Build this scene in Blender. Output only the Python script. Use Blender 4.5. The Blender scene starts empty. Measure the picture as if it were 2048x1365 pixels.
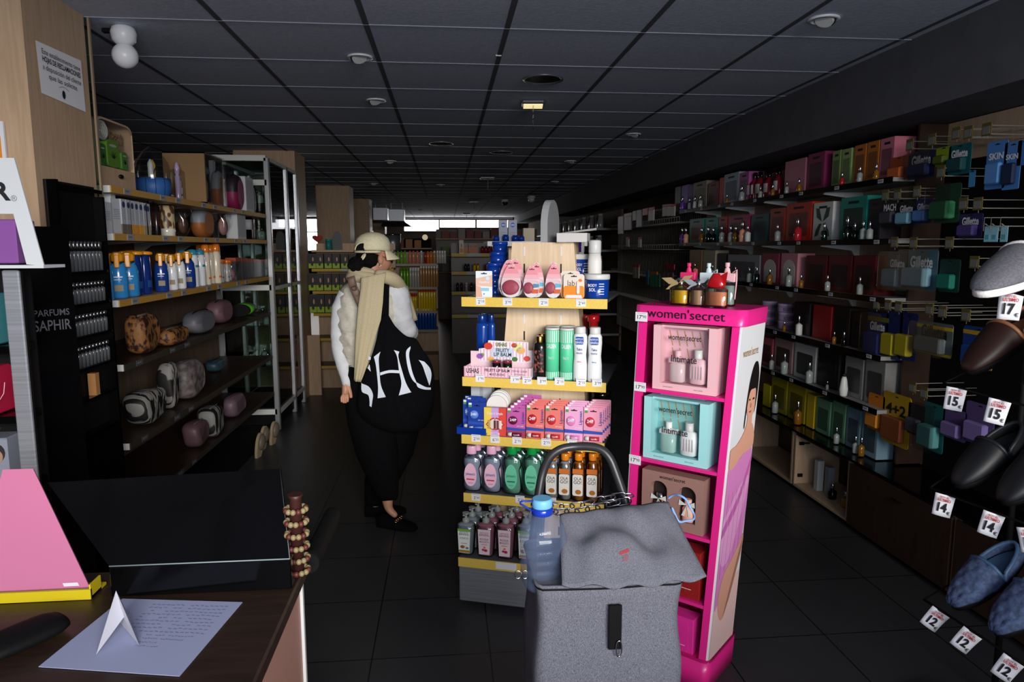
import bpy, math, random
from mathutils import Matrix, Vector
from math import sin, cos, pi, radians as rad
random.seed(7)
SC = bpy.context.scene
COL = SC.collection
# ------------------------------------------------------------------ camera
FPX, YAW, PITCH, ROLL, EYE = 1400.0, .0938, .1325, -.0013, 1.55
def cam_axes():
    f = Vector((sin(YAW)*cos(PITCH), cos(YAW)*cos(PITCH), -sin(PITCH)))
    r = Vector((cos(YAW), -sin(YAW), 0)); u = r.cross(f)
    return cos(ROLL)*r+sin(ROLL)*u, -sin(ROLL)*r+cos(ROLL)*u, f
RX, UX, FX = cam_axes()
cd = bpy.data.cameras.new('camera'); cam = bpy.data.objects.new('camera', cd); COL.objects.link(cam)
cam.matrix_world = Matrix(((RX.x, UX.x, -FX.x, 0), (RX.y, UX.y, -FX.y, 0), (RX.z, UX.z, -FX.z, EYE), (0, 0, 0, 1)))
cd.sensor_width = 36; cd.lens = FPX/2048*36; cd.clip_start = .05; cd.clip_end = 100
SC.camera = cam
# ------------------------------------------------------------------ world, light, exposure
W = bpy.data.worlds.new('world'); SC.world = W; W.use_nodes = True
W.node_tree.nodes['Background'].inputs[0].default_value = (.62, .72, 1, 1)
W.node_tree.nodes['Background'].inputs[1].default_value = 0.55
def area(name, loc, target, sx, sy, power, col, spread=180):
    l = bpy.data.lights.new(name, 'AREA'); l.shape = 'RECTANGLE'; l.size = sx; l.size_y = sy; l.energy = power; l.color = col
    l.spread = rad(spread)
    o = bpy.data.objects.new(name, l); COL.objects.link(o); o.location = loc
    o.rotation_euler = (Vector(target)-Vector(loc)).to_track_quat('-Z', 'Y').to_euler()
    return o
# daylight falling in through the open shop front behind the photographer, and the high windows of the back wall
area('daylight_street', (1.5, -5.2, 2.75), (.1, 3.0, 1.2), 3.4, 1.9, 760, (1, .95, .89))
area('daylight_doorway', (.3, -.72, 1.35), (.2, 3.0, 1.9), 1.7, 1.7, 32, (.80, .87, 1))
area('daylight_back_windows', (.3, 21.8, 2.2), (0, 12, 1.0), 4.4, .4, 14, (.92, .96, 1))
SC.view_settings.view_transform = 'Standard'; SC.view_settings.look = 'None'
SC.view_settings.exposure = 0.0; SC.view_settings.gamma = 1.0; SC.view_settings.use_curve_mapping = False
SC.cycles.max_bounces = 7; SC.cycles.transparent_max_bounces = 16; SC.cycles.transmission_bounces = 6; SC.cycles.glossy_bounces = 3; SC.cycles.diffuse_bounces = 3
SC.cycles.caustics_refractive = False; SC.cycles.caustics_reflective = False
SC.cycles.sample_clamp_indirect = 3.0; SC.cycles.use_denoising = True

def ray(px, py): return FX+RX*((px-1024)/FPX)-UX*((py-682.5)/FPX)
EYEV = Vector((0, 0, EYE))
def onx(px, py, X): d = ray(px, py); return EYEV+d*(X/d.x)
def ony(px, py, Y): d = ray(px, py); return EYEV+d*(Y/d.y)
def onz(px, py, Z): d = ray(px, py); return EYEV+d*((Z-EYE)/d.z)

# ------------------------------------------------------------------ materials
MATS = {}
def srgb(h):
    if isinstance(h, str):
        h = h.lstrip('#'); c = [int(h[i:i+2], 16)/255 for i in (0, 2, 4)]
        return tuple(x/12.92 if x <= .04045 else ((x+.055)/1.055)**2.4 for x in c)+(1,)
    return tuple(h)+(1,)
def mat(name, col, rough=.5, metal=0, trans=0, ior=1.45, alpha=1, spec=.5, emit=None, es=0, coat=0):
    m = bpy.data.materials.new(name); m.use_nodes = True
    b = m.node_tree.nodes['Principled BSDF']
    b.inputs['Base Color'].default_value = srgb(col)
    b.inputs['Roughness'].default_value = rough; b.inputs['Metallic'].default_value = metal
    b.inputs['Transmission Weight'].default_value = trans; b.inputs['IOR'].default_value = ior
    b.inputs['Alpha'].default_value = alpha; b.inputs['Specular IOR Level'].default_value = spec
    b.inputs['Coat Weight'].default_value = coat
    if emit: b.inputs['Emission Color'].default_value = srgb(emit); b.inputs['Emission Strength'].default_value = es
    MATS[name] = m; return m
def nodes(m): nt = m.node_tree; return nt.nodes, nt.links, nt.nodes['Principled BSDF']
def noisy(name, c1, c2, scale=(20, 20, 20), detail=4, rough=.6, bump=0, lo=.35, hi=.65, **k):
    """two-colour noise surface; scale is per axis so grain and weave can be stretched"""
    m = mat(name, c1, rough, **k); N, L, b = nodes(m)
    tc = N.new('ShaderNodeTexCoord'); mp = N.new('ShaderNodeMapping'); mp.inputs['Scale'].default_value = scale
    nz = N.new('ShaderNodeTexNoise'); nz.inputs['Scale'].default_value = 1; nz.inputs['Detail'].default_value = detail
    cr = N.new('ShaderNodeValToRGB'); cr.color_ramp.elements[0].position = lo; cr.color_ramp.elements[1].position = hi
    cr.color_ramp.elements[0].color = srgb(c1); cr.color_ramp.elements[1].color = srgb(c2)
    L.new(tc.outputs['Object'], mp.inputs[0]); L.new(mp.outputs[0], nz.inputs['Vector']); L.new(nz.outputs['Fac'], cr.inputs[0]); L.new(cr.outputs[0], b.inputs['Base Color'])
    if bump:
        bp = N.new('ShaderNodeBump'); bp.inputs['Strength'].default_value = bump; bp.inputs['Distance'].default_value = .004
        L.new(nz.outputs['Fac'], bp.inputs['Height']); L.new(bp.outputs[0], b.inputs['Normal'])
    return m
def striped(name, c1, c2, axis=0, period=.02, duty=.5, rough=.5):
    m = mat(name, c1, rough); N, L, b = nodes(m)
    tc = N.new('ShaderNodeTexCoord'); sp = N.new('ShaderNodeSeparateXYZ'); L.new(tc.outputs['Object'], sp.inputs[0])
    d = N.new('ShaderNodeMath'); d.operation = 'DIVIDE'; d.inputs[1].default_value = period; L.new(sp.outputs[axis], d.inputs[0])
    f = N.new('ShaderNodeMath'); f.operation = 'FRACT'; L.new(d.outputs[0], f.inputs[0])
    g = N.new('ShaderNodeMath'); g.operation = 'GREATER_THAN'; g.inputs[1].default_value = duty; L.new(f.outputs[0], g.inputs[0])
    mx = N.new('ShaderNodeMix'); mx.data_type = 'RGBA'; L.new(g.outputs[0], mx.inputs[0])
    mx.inputs[6].default_value = srgb(c1); mx.inputs[7].default_value = srgb(c2); L.new(mx.outputs[2], b.inputs['Base Color'])
    return m
def pane(name, tint, refl=.25, rough=.02, fres=1.0):
    """thin clear film or pane: mostly see-through with a glossy coat"""
    m = bpy.data.materials.new(name); m.use_nodes = True; nt = m.node_tree; nt.nodes.clear()
    o = nt.nodes.new('ShaderNodeOutputMaterial'); t = nt.nodes.new('ShaderNodeBsdfTransparent'); g = nt.nodes.new('ShaderNodeBsdfGlossy')
    t.inputs[0].default_value = srgb(tint); g.inputs['Roughness'].default_value = rough
    fr = nt.nodes.new('ShaderNodeFresnel'); fr.inputs[0].default_value = 1.45
    a = nt.nodes.new('ShaderNodeMath'); a.operation = 'MULTIPLY_ADD'; a.inputs[1].default_value = fres; a.inputs[2].default_value = refl*.2
    mx = nt.nodes.new('ShaderNodeMixShader')
    nt.links.new(fr.outputs[0], a.inputs[0]); nt.links.new(a.outputs[0], mx.inputs[0]); nt.links.new(t.outputs[0], mx.inputs[1]); nt.links.new(g.outputs[0], mx.inputs[2]); nt.links.new(mx.outputs[0], o.inputs[0])
    MATS[name] = m; return m
def M(n):
    """material by name; '#rrggbb' makes a plain satin paint or print, '#rrggbb/g' glossy, '/m' metallic, '/c' clear coloured plastic"""
    if n in MATS: return MATS[n]
    if n[0] == '#':
        k = n.split('/'); nm = {'': 'satin_', 'g': 'gloss_', 'm': 'metal_', 'c': 'clear_', 'p': 'paper_'}[k[1] if len(k) > 1 else '']+k[0][1:]
        f = k[1] if len(k) > 1 else ''
        if f == 'c': m = pane(nm, k[0], .5)
        else: m = mat(nm, k[0], {'': .5, 'g': .18, 'm': .25, 'p': .8}[f], 1 if f == 'm' else 0, coat=.3 if f == 'g' else 0)
        MATS[n] = m; return m
    raise KeyError(n)

# ------------------------------------------------------------------ mesh builder
TEXTS = {}
def text_geo(s, bold=0.0, sx=1.0):
    key = (s, bold)
    if key not in TEXTS:
        c = bpy.data.curves.new('t', 'FONT'); c.body = s; c.size = 1; c.resolution_u = 3; c.offset = bold; c.align_x = 'CENTER'; c.align_y = 'CENTER'
        o = bpy.data.objects.new('t', c); me = bpy.data.meshes.new_from_object(o)
        vs = [tuple(v.co) for v in me.vertices]; fs = [tuple(p.vertices) for p in me.polygons]
        w = max((v[0] for v in vs), default=.5)-min((v[0] for v in vs), default=-.5)
        TEXTS[key] = (vs, fs, w); bpy.data.objects.remove(o); bpy.data.curves.remove(c); bpy.data.meshes.remove(me)
    return TEXTS[key]
class MB:
    def __init__(s): s.v = []; s.f = []; s.m = []; s.sm = []; s.ms = []
    def mi(s, m):
        if m not in s.ms: s.ms.append(m)
        return s.ms.index(m)
    def add(s, vs, fs, m, sm=False):
        o = len(s.v); s.v += [tuple(v) for v in vs]; i = s.mi(m)
        for f in fs: s.f.append(tuple(o+k for k in f)); s.m.append(i); s.sm.append(sm)
        return s
    def box(s, x0, x1, y0, y1, z0, z1, m, bev=0):
        if bev <= 0:
            return s.add([(x, y, z) for z in (z0, z1) for y in (y0, y1) for x in (x0, x1)], [(0, 2, 3, 1), (4, 5, 7, 6), (0, 1, 5, 4), (2, 6, 7, 3), (0, 4, 6, 2), (1, 3, 7, 5)], m)
        b = min(bev, abs(x1-x0)/2.01, abs(y1-y0)/2.01); c = [(x0+b, y0), (x1-b, y0), (x1, y0+b), (x1, y1-b), (x1-b, y1), (x0+b, y1), (x0, y1-b), (x0, y0+b)]
        bz = min(bev, abs(z1-z0)/2.01)
        def ins(q):
            cx, cy = (x0+x1)/2, (y0+y1)/2; kx = 1-b/abs(x1-x0)*2; ky = 1-b/abs(y1-y0)*2
            return (cx+(q[0]-cx)*kx, cy+(q[1]-cy)*ky)
        r = [[ins(q)+(z0,) for q in c], [q+(z0+bz,) for q in c], [q+(z1-bz,) for q in c], [ins(q)+(z1,) for q in c]]
        vs = sum(r, []); fs = [tuple(range(7, -1, -1)), tuple(range(24, 32))]
        for k in range(3):
            for i in range(8): fs.append((k*8+i, k*8+(i+1) % 8, k*8+8+(i+1) % 8, k*8+8+i))
        return s.add(vs, fs, m)
    def cb(s, cx, cy, cz, sx, sy, sz, m, bev=0): return s.box(cx-sx/2, cx+sx/2, cy-sy/2, cy+sy/2, cz-sz/2, cz+sz/2, m, bev)
    def rings(s, rs, m, cap=True, sm=True, closed=False):
        """loft through rings of equal length; m may be a list, one per band"""
        n = len(rs[0]); vs = [p for r in rs for p in r]; o = len(s.v); s.v += [tuple(p) for p in vs]
        K = len(rs)
        for k in range(K if closed else K-1):
            mm = s.mi(m[min(k, len(m)-1)] if isinstance(m, (list, tuple)) else m); k2 = (k+1) % K
            for i in range(n):
                s.f.append((o+k*n+i, o+k*n+(i+1) % n, o+k2*n+(i+1) % n, o+k2*n+i)); s.m.append(mm); s.sm.append(sm)
        if cap and not closed:
            a = s.mi(m[0] if isinstance(m, (list, tuple)) else m); b = s.mi(m[-1] if isinstance(m, (list, tuple)) else m)
            s.f.append(tuple(o+i for i in range(n-1, -1, -1))); s.m.append(a); s.sm.append(False)
            s.f.append(tuple(o+(K-1)*n+i for i in range(n))); s.m.append(b); s.sm.append(False)
        return s
    def lathe(s, prof, m, n=16, c=(0, 0, 0), sx=1, sy=1, sq=2.0, cap=True, sm=True):
        """profile of (radius, z) turned about a vertical axis; sq > 2 squares the section off"""
        rs = []
        for r, z in prof:
            ring = []
            for i in range(n):
                a = 2*pi*(i+.5)/n; ca, sa = cos(a), sin(a); k = (abs(ca)**sq+abs(sa)**sq)**(-1/sq)
                ring.append((c[0]+r*k*ca*sx, c[1]+r*k*sa*sy, c[2]+z))
            rs.append(ring)
        return s.rings(rs, m, cap, sm)
    def tube(s, path, r, m, n=8, cap=True, closed=False):
        P = [Vector(p) for p in path]; K = len(P); rs = []; up = None
        for i in range(K):
            if closed: t = P[(i+1) % K]-P[i-1]
            else: t = P[min(i+1, K-1)]-P[max(i-1, 0)]
            t.normalize()
            if up is None: up = t.orthogonal().normalized()
            up = (up-t*up.dot(t)); up = up.normalized() if up.length > 1e-6 else t.orthogonal().normalized()
            bn = t.cross(up); rr = r[i] if isinstance(r, (list, tuple)) else r
            rs.append([tuple(P[i]+(up*cos(2*pi*k/n)+bn*sin(2*pi*k/n))*rr) for k in range(n)])
        return s.rings(rs, m, cap, True, closed)
    def prism(s, pts, d0, d1, m, axis='y', bm=None, sm=False):
        """2-D outline (counter-clockwise) pushed from d0 to d1 along an axis"""
        def q(p, d): return {'y': (p[0], d, p[1]), 'z': (p[0], p[1], d), 'x': (d, p[0], p[1])}[axis]
        n = len(pts); vs = [q(p, d0) for p in pts]+[q(p, d1) for p in pts]
        s.add(vs, [tuple(range(n)), tuple(range(2*n-1, n-1, -1))], m)
        return s.add(vs, [(i, n+i, n+(i+1) % n, (i+1) % n) for i in range(n)], bm or m, sm)
    def quad(s, a, b, c, d, m): return s.add([a, b, c, d], [(0, 1, 2, 3)], m)
    def grid(s, fn, nu, nv, m, sm=True):
        vs = [fn(i/nu, j/nv) for j in range(nv+1) for i in range(nu+1)]
        fs = [(j*(nu+1)+i, j*(nu+1)+i+1, (j+1)*(nu+1)+i+1, (j+1)*(nu+1)+i) for j in range(nv) for i in range(nu)]
        return s.add(vs, fs, m, sm)
    def sphere(s, c, r, m, n=12, k=8, sx=1, sy=1, sz=1):
        return s.lathe([(max(r*sin(pi*i/k), r*.02), -r*cos(pi*i/k)*sz) for i in range(k+1)], m, n, c, sx, sy)
    def text(s, t, o, h, m, X=(1, 0, 0), U=(0, 0, 1), w=None, bold=0.0, sp=1.0, bend=None):
        """flat print centred at o, cap height about .7*h; w squeezes it to that width"""
        vs, fs, tw = text_geo(t, bold); X = Vector(X); U = Vector(U); o = Vector(o); kx = (w/tw) if w else h*sp
        P = []
        for v in vs:
            x, y = v[0]*kx, v[1]*h
            if bend: P.append(tuple(o+Vector((bend*sin(x/bend), bend*(1-cos(x/bend)), 0))+U*y))
            else: P.append(tuple(o+X*x+U*y))
        return s.add(P, fs, m)
    def xf(s, mt, start=0): s.v[start:] = [tuple(mt @ Vector(v)) for v in s.v[start:]]; return s
    def merge(s, o, mt=None):
        k = len(s.v); s.v += [tuple(mt @ Vector(v)) for v in o.v] if mt else o.v
        mp = [s.mi(x) for x in o.ms]
        s.f += [tuple(k+i for i in f) for f in o.f]; s.m += [mp[i] for i in o.m]; s.sm += o.sm
        return s
    def mesh(s, name):
        me = bpy.data.meshes.new(name); me.from_pydata(s.v, [], s.f)
        for x in s.ms: me.materials.append(M(x))
        me.polygons.foreach_set('material_index', s.m); me.polygons.foreach_set('use_smooth', s.sm); me.update()
        return me
def tr(x=0, y=0, z=0, rz=0, rx=0, ry=0, s=1): return Matrix.Translation((x, y, z)) @ Matrix.Rotation(rz, 4, 'Z') @ Matrix.Rotation(ry, 4, 'Y') @ Matrix.Rotation(rx, 4, 'X') @ Matrix.Scale(s, 4)

def smooth(pts, n=5, closed=False):
    """Catmull-Rom curve through points of any dimension"""
    K = len(pts); out = []
    for i in range(K if closed else K-1):
        p0, p1, p2, p3 = (pts[(i-1) % K] if closed or i > 0 else pts[0]), pts[i], pts[(i+1) % K], (pts[(i+2) % K] if closed or i+2 < K else pts[-1])
        for k in range(n):
            t = k/n; out.append(tuple(.5*(2*b+(c-a)*t+(2*a-5*b+4*c-d)*t*t+(3*b-a-3*c+d)*t**3) for a, b, c, d in zip(p0, p1, p2, p3)))
    if not closed: out.append(tuple(pts[-1]))
    return out
# ------------------------------------------------------------------ objects
def tag(o, label=None, cat=None, group=None, kind=None):
    for k, v in (('label', label), ('category', cat), ('group', group), ('kind', kind)):
        if v: o[k] = v
    return o
def obj(name, mb, parent=None, label=None, cat=None, group=None, kind=None, mt=None):
    o = bpy.data.objects.new(name, mb if isinstance(mb, bpy.types.Mesh) else mb.mesh(name)); COL.objects.link(o)
    if parent: o.parent = parent
    if mt is not None: o.matrix_basis = mt
    return tag(o, label, cat, group, kind)
def thing(name, label, cat, loc=(0, 0, 0), rz=0, group=None, mt=None):
    o = bpy.data.objects.new(name, None); COL.objects.link(o); o.empty_display_size = .05
    o.location = loc; o.rotation_euler = (0, 0, rz)
    if mt is not None: o.matrix_basis = mt
    return tag(o, label, cat, group)
KIDS = {}
def kids(o):
    return [c for c in list(o.children)]
def dup(o, loc, rz=0, label=None, group=None, scale=None, rot=None):
    r = o.copy(); COL.objects.link(r); r.location = loc; r.rotation_euler = rot or (0, 0, rz)
    if scale: r.scale = scale if isinstance(scale, tuple) else (scale,)*3
    if label: r['label'] = label
    if group: r['group'] = group
    for c in kids(o):
        k = c.copy(); COL.objects.link(k); k.parent = r
        for g in kids(c):
            h = g.copy(); COL.objects.link(h); h.parent = k
    return r
def struct(name, mb, label=None): return obj(name, mb, None, label, kind='structure')
ORD = ['first', 'second', 'third', 'fourth', 'fifth', 'sixth', 'seventh', 'eighth', 'ninth', 'tenth', 'eleventh', 'twelfth', 'thirteenth', 'fourteenth', 'fifteenth', 'sixteenth', 'seventeenth', 'eighteenth', 'nineteenth', 'twentieth']+['%dth' % i for i in range(21, 60)]
class Proto:
    """first call places the source itself, later calls copy it"""
    def __init__(s, make): s.make = make; s.src = None
    def __call__(s, loc, rz=0, label=None, group=None, scale=None, rot=None):
        if s.src is None:
            s.src = s.make(); o = s.src; o.location = loc; o.rotation_euler = rot or (0, 0, rz)
            if scale: o.scale = scale if isinstance(scale, tuple) else (scale,)*3
            return tag(o, label, None, group)
        return dup(s.src, loc, rz, label, group, scale or (1, 1, 1), rot)

# shared surfaces
noisy('ceiling_tile', '#bcc2d0', '#c8cedc', (60, 60, 60), 5, .85, .25, spec=.2)
mat('ceiling_groove', '#5a5a60', .8, spec=.2); mat('ceiling_bar', '#a2a6b2', .6)
noisy('wood_light', '#b79c82', '#c3a88e', (60, 60, 5), 4, .5, .05, spec=.3)
noisy('wood_side', '#b3977b', '#bfa387', (70, 70, 6), 4, .5, .05, spec=.3)
noisy('wood_birch', '#e6c9a6', '#f0d8b8', (90, 90, 6), 3, .5)
noisy('wood_dark', '#2a1d16', '#35251c', (8, 60, 8), 4, .4)
noisy('soffit_paint', '#5c5c60', '#626266', (8, 8, 8), 3, .9, 0, spec=.1)
noisy('wall_dark', '#4a4038', '#52473e', (5, 5, 5), 3, .9, 0, spec=.1)
noisy('yellow_strip', '#e4c050', '#eecc62', (300, 300, 300), 2, .45, .08)
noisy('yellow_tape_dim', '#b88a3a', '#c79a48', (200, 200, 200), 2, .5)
noisy('heather_grey', '#494a52', '#83848e', (900, 900, 330), 4, .95, .3, .3, .7, spec=.1)
noisy('metal_brushed', '#a9adb6', '#bcc0c8', (3, 3, 180), 3, .38, .03, metal=.7)
mat('shelf_white', '#d9dbd8', .4); mat('shelf_grey', '#6f7076', .35, .4); mat('black_gloss', '#060607', .12); mat('black_matt', '#0b0b0c', .7, spec=.2)
mat('chrome', '#d6d8dc', .15, 1); mat('gold', '#c79a4a', .25, 1); mat('brushed_alu', '#dfe2e6', .3, .8)
pane('glass_clear', '#e9f2ee', .3); pane('film', '#f8f8f8', .35, .12, .22); pane('film_soft', '#ffffff', .15, .15, .2); pane('film_thin', '#ffffff', .0, .1, .3)
pane('amber_liquid', '#ffb030', .5); pane('pink_liquid', '#ffb0a0', .5); pane('red_liquid', '#f04040', .5); pane('pale_liquid', '#dff0e8', .5)
mat('paper_white', '#e8e9ee', .8, spec=.2); mat('ink', '#101014', .6); mat('ink_grey', '#6c6c74', .7)
mat('liq_amber', '#ffb828', .1); mat('liq_peach', '#e8a888', .1); mat('liq_red', '#b0202c', .1); mat('liq_coral', '#f89068', .1); mat('liq_clear', '#b4beba', .08, trans=.3); mat('gift_glass', '#e8cdd0', .12, trans=.1); mat('gift_glass_mint', '#a8d4cc', .12, trans=.1)
# ================================================================== THE ROOM
CH = 2.49; CX = -1.455; WR = 2.56
def floor_mat():
    m = mat('floor_tile', '#3a3a3d', .36, spec=.25); N, L, b = nodes(m)
    tc = N.new('ShaderNodeTexCoord'); sp = N.new('ShaderNodeSeparateXYZ'); L.new(tc.outputs['Object'], sp.inputs[0])
    outs = []
    for ax, off in ((0, .2994), (1, -2.515)):
        a = N.new('ShaderNodeMath'); a.operation = 'ADD'; a.inputs[1].default_value = off+45; L.new(sp.outputs[ax], a.inputs[0])
        d = N.new('ShaderNodeMath'); d.operation = 'DIVIDE'; d.inputs[1].default_value = .45; L.new(a.outputs[0], d.inputs[0])
        p = N.new('ShaderNodeMath'); p.operation = 'PINGPONG'; p.inputs[1].default_value = .5; L.new(d.outputs[0], p.inputs[0])
        g = N.new('ShaderNodeMath'); g.operation = 'LESS_THAN'; g.inputs[1].default_value = .0055; L.new(p.outputs[0], g.inputs[0]); outs.append(g)
    mxm = N.new('ShaderNodeMath'); mxm.operation = 'MAXIMUM'; L.new(outs[0].outputs[0], mxm.inputs[0]); L.new(outs[1].outputs[0], mxm.inputs[1])
    nz = N.new('ShaderNodeTexNoise'); nz.inputs['Scale'].default_value = 3; nz.inputs['Detail'].default_value = 6; L.new(tc.outputs['Object'], nz.inputs[0])
    cr = N.new('ShaderNodeValToRGB'); cr.color_ramp.elements[0].color = srgb('#353537'); cr.color_ramp.elements[1].color = srgb('#404042'); L.new(nz.outputs[0], cr.inputs[0])
    mx = N.new('ShaderNodeMix'); mx.data_type = 'RGBA'; L.new(mxm.outputs[0], mx.inputs[0]); L.new(cr.outputs[0], mx.inputs[6]); mx.inputs[7].default_value = srgb('#101010')
    L.new(mx.outputs[2], b.inputs['Base Color'])
floor_mat()
struct('floor', MB().box(-5.2, WR+.2, -.95, 22.1, -.1, 0, 'floor_tile'), 'dark grey square floor tiles with thin joints')
c = MB().box(-5.2, WR+.2, -.95, 22.1, CH, CH+.12, 'ceiling_tile')
for i in range(-8, 5):
    x = -.322+.6*i; c.box(x-.012, x+.012, -.95, 22, CH-.002, CH+.01, 'ceiling_groove')
for j in range(-6, 33):
    y = 2.563+.6*j; c.box(-5.2, 2.13, y-.003, y+.003, CH-.003, CH+.01, 'ceiling_bar'); c.box(-5.2, 2.13, y+.003, y+.008, CH-.001, CH+.01, 'ceiling_groove')
struct('ceiling', c, 'suspended ceiling of square grey tiles with dark grooves')
struct('wall_right', MB().box(WR, WR+.15, -.95, 22.1, 0, CH, 'wall_dark'))
struct('wall_left', MB().box(-5.2, -5.05, -.95, 22.1, 0, CH, 'wall_dark'))
# street wall behind the photographer: open above an added sill blocking low light
w = MB().box(-5.2, -1.9, -.95, -.8, 0, CH, 'wall_dark').box(2.05, WR+.2, -.95, -.8, 0, CH, 'wall_dark').box(-1.9, 2.05, -.95, -.8, 2.38, CH, 'wall_dark').box(-1.9, 2.05, -.95, -.8, 0, 1.32, 'wall_dark')
struct('wall_front', w)
struct('trim_1', MB().box(2.13, WR, -.8, 14, 2.165, CH, 'soffit_paint'), 'dark grey boxed-in soffit running above the right-hand shelves')
struct('trim_2', MB().box(2.13, WR, 14, 22, 2.3, CH, 'soffit_paint'), 'pale far end of the soffit')
# back wall with a band of high daylight windows
mat('daylight', '#ffffff', 1, emit='#fff6f2', es=9.0); mat('window_frame', '#7a6f66', .6)
b = MB(); zt, zb = 2.42, 2.07
wins = [(-1.25, -.20, 2.07, 2.40), (-.16, .93, 2.18, 2.40), (.98, 2.1, 2.18, 2.40), (-4.35, -3.78, 1.48, 2.42)]
b.box(-5.2, -4.35, 22, 22.15, 0, CH, 'wall_dark').box(-4.35, -3.78, 22, 22.15, 0, 1.48, 'wall_dark').box(-4.35, -3.78, 22, 22.15, 2.42, CH, 'wall_dark')
b.box(-3.78, -1.25, 22, 22.15, 0, CH, 'wall_dark').box(-1.25, 2.1, 22, 22.15, 2.40, CH, 'shelf_white').box(-1.25, -.2, 22, 22.15, 0, 2.07, 'wall_dark')
b.box(-.2, 2.1, 22, 22.15, 0, 2.18, 'wall_dark').box(2.1, WR+.2, 22, 22.15, 0, CH, 'wall_dark').box(-.2, -.16, 22, 22.15, 2.18, 2.4, 'wall_dark').box(.93, .98, 22, 22.15, 2.18, 2.4, 'wall_dark')
struct('wall_back', b)
for i, (x0, x1, z0, z1) in enumerate(wins):
    wf = struct('window_%d' % (i+1), MB().box(x0, x1, 22.1, 22.12, z0, z1, 'daylight'), 'bright high window in the back wall')
    f = MB().box(x0, x1, 21.97, 22.0, z0-.03, z0, 'window_frame').box(x0, x1, 21.97, 22.0, z1, z1+.03, 'window_frame').box(x1, x1+.03, 21.97, 22.0, z0-.03, z1+.03, 'window_frame').box(x0-.03, x0, 21.97, 22.0, z0-.03, z1+.03, 'window_frame')
    if i == 3: f.box(x0, x1, 21.97, 22, 2.02, 2.05, 'window_frame')
    obj('window_frame', f, wf)
for (px, py, y0, wd, dp) in ((109, 0, 2.71, .62, .44), (590, 302, 7.18, .58, .5), (696, 372, 11.08, .5, .5), (740, 398, 13.95, .5, .5), (779, 415, 17.4, .45, .5)):
    struct('column', MB().box(CX-wd, CX, y0, y0+dp, 0, CH, 'wood_side'), 'square column clad in light wood laminate')
# ------------------------------------------------------------------ on the ceiling
mat('lamp_white', '#e6e8ec', .3); mat('lamp_dark', '#26272b', .4)
def downlight():
    t = thing('ceiling_downlight', '', 'ceiling light')
    obj('ring', MB().lathe([(.062, 0), (.064, -.006), (.048, -.009), (.046, 0), (.046, .03)], 'lamp_white', 24, cap=False), t)
    b = MB().lathe([(.045, -.002), (.044, .02)], 'lamp_dark', 20).xf(tr()); b.lathe([(.036, -.012), (.04, .0), (.03, .02)], 'shelf_white', 20).xf(tr(.006, 0, 0, ry=.5))
    obj('swivel_lamp', b, t); return t
DL = Proto(downlight)
for i, (px, py, w) in enumerate([(720, 113, 'above the left aisle, nearest of its row'), (752, 200, 'second one above the aisle where the woman walks'), (1648, 37, 'beside the soffit, nearest the camera'), (1267, 268, 'second one along the soffit'), (1141, 322, 'third one along the soffit'),
        (781, 322, 'third one above the left aisle'), (748, 367, 'small far one in front of the second column'), (881, 369, 'small far one in the middle of the ceiling'), (1110, 363, 'fourth one along the soffit'), (841, 419, 'farthest of the left aisle row')]):
    p = onz(px, py, CH); DL((p.x, p.y, CH-.001), [2.2, 2.3, .6, .4, .5, 2, 2, 1, .5, 2][i], 'round white swivel downlight '+w, 'ceiling downlights')
def bigring():
    t = thing('ceiling_speaker', '', 'ceiling speaker')
    obj('rim', MB().lathe([(.112, 0), (.115, -.008), (.1, -.008), (.1, .01)], 'shelf_grey', 32, cap=False), t)
    obj('grille', MB().lathe([(.1, -.003), (.1, .006)], 'lamp_dark', 32), t); return t
BR = Proto(bigring)
for px, py, w in ((1086, 157, 'in front of the lit emergency lamp'), (882, 286, 'above the left aisle'), (1003, 304, 'behind the lit emergency lamp')):
    p = onz(px, py, CH); BR((p.x, p.y, CH-.001), 0, 'large round recessed ceiling disc '+w, 'large round ceiling discs')
mat('emergency_glow', '#fff3c8', .5, emit='#ffe9a8', es=.9)
pane('acrylic', '#dfe8dc', .8)
def emerg():
    t = thing('emergency_light', '', 'emergency light')
    obj('housing', MB().box(-.075, .075, -.075, .075, -.028, 0, 'shelf_grey', .01), t)
    obj('diffuser', MB().box(-.062, .062, -.062, .062, -.034, -.028, 'emergency_glow'), t, 'warm glowing diffuser')
    obj('sign_blade', MB().box(-.004, .004, -.055, .055, -.17, -.034, 'acrylic'), t, 'clear hanging sign blade'); return t
p = onz(1066, 203, CH); EM = Proto(emerg); EM((p.x, p.y, CH), -.1, 'square emergency lamp glowing warm yellow with a clear hanging blade')
mat('emergency_off', '#6c6a62', .5)
def emerg_off():
    t = thing('emergency_light', '', 'emergency light')
    obj('housing', MB().box(-.1, .1, -.06, .06, -.03, 0, 'shelf_grey', .01), t); obj('sign_blade', MB().box(-.006, .006, -.05, .05, -.16, -.03, 'acrylic').box(.0, .006, -.05, .05, -.16, -.03, 'emergency_off'), t); return t
EO = Proto(emerg_off)
for px, py, w in ((975, 354, 'nearest of the three dark ones down the ceiling'), (948, 402, 'middle of the three dark ones down the ceiling'), (933, 427, 'just in front of the back windows')):
    p = onz(px, py, CH); EO((p.x, p.y, CH), 0, 'unlit hanging emergency sign '+w, 'unlit emergency signs')
p = onz(246, 52, CH); t = thing('globe_lamp', 'white double-globe plastic lamp hanging from the ceiling by the pillar', 'lamp', p)
obj('upper_globe', MB().lathe([(.03, 0), (.045, -.008), (.052, -.03), (.046, -.062), (.03, -.078)], 'lamp_white', 24), t)
obj('lower_globe', MB().sphere((0, 0, -.122), .052, 'lamp_white', 24, 14), t)
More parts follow.
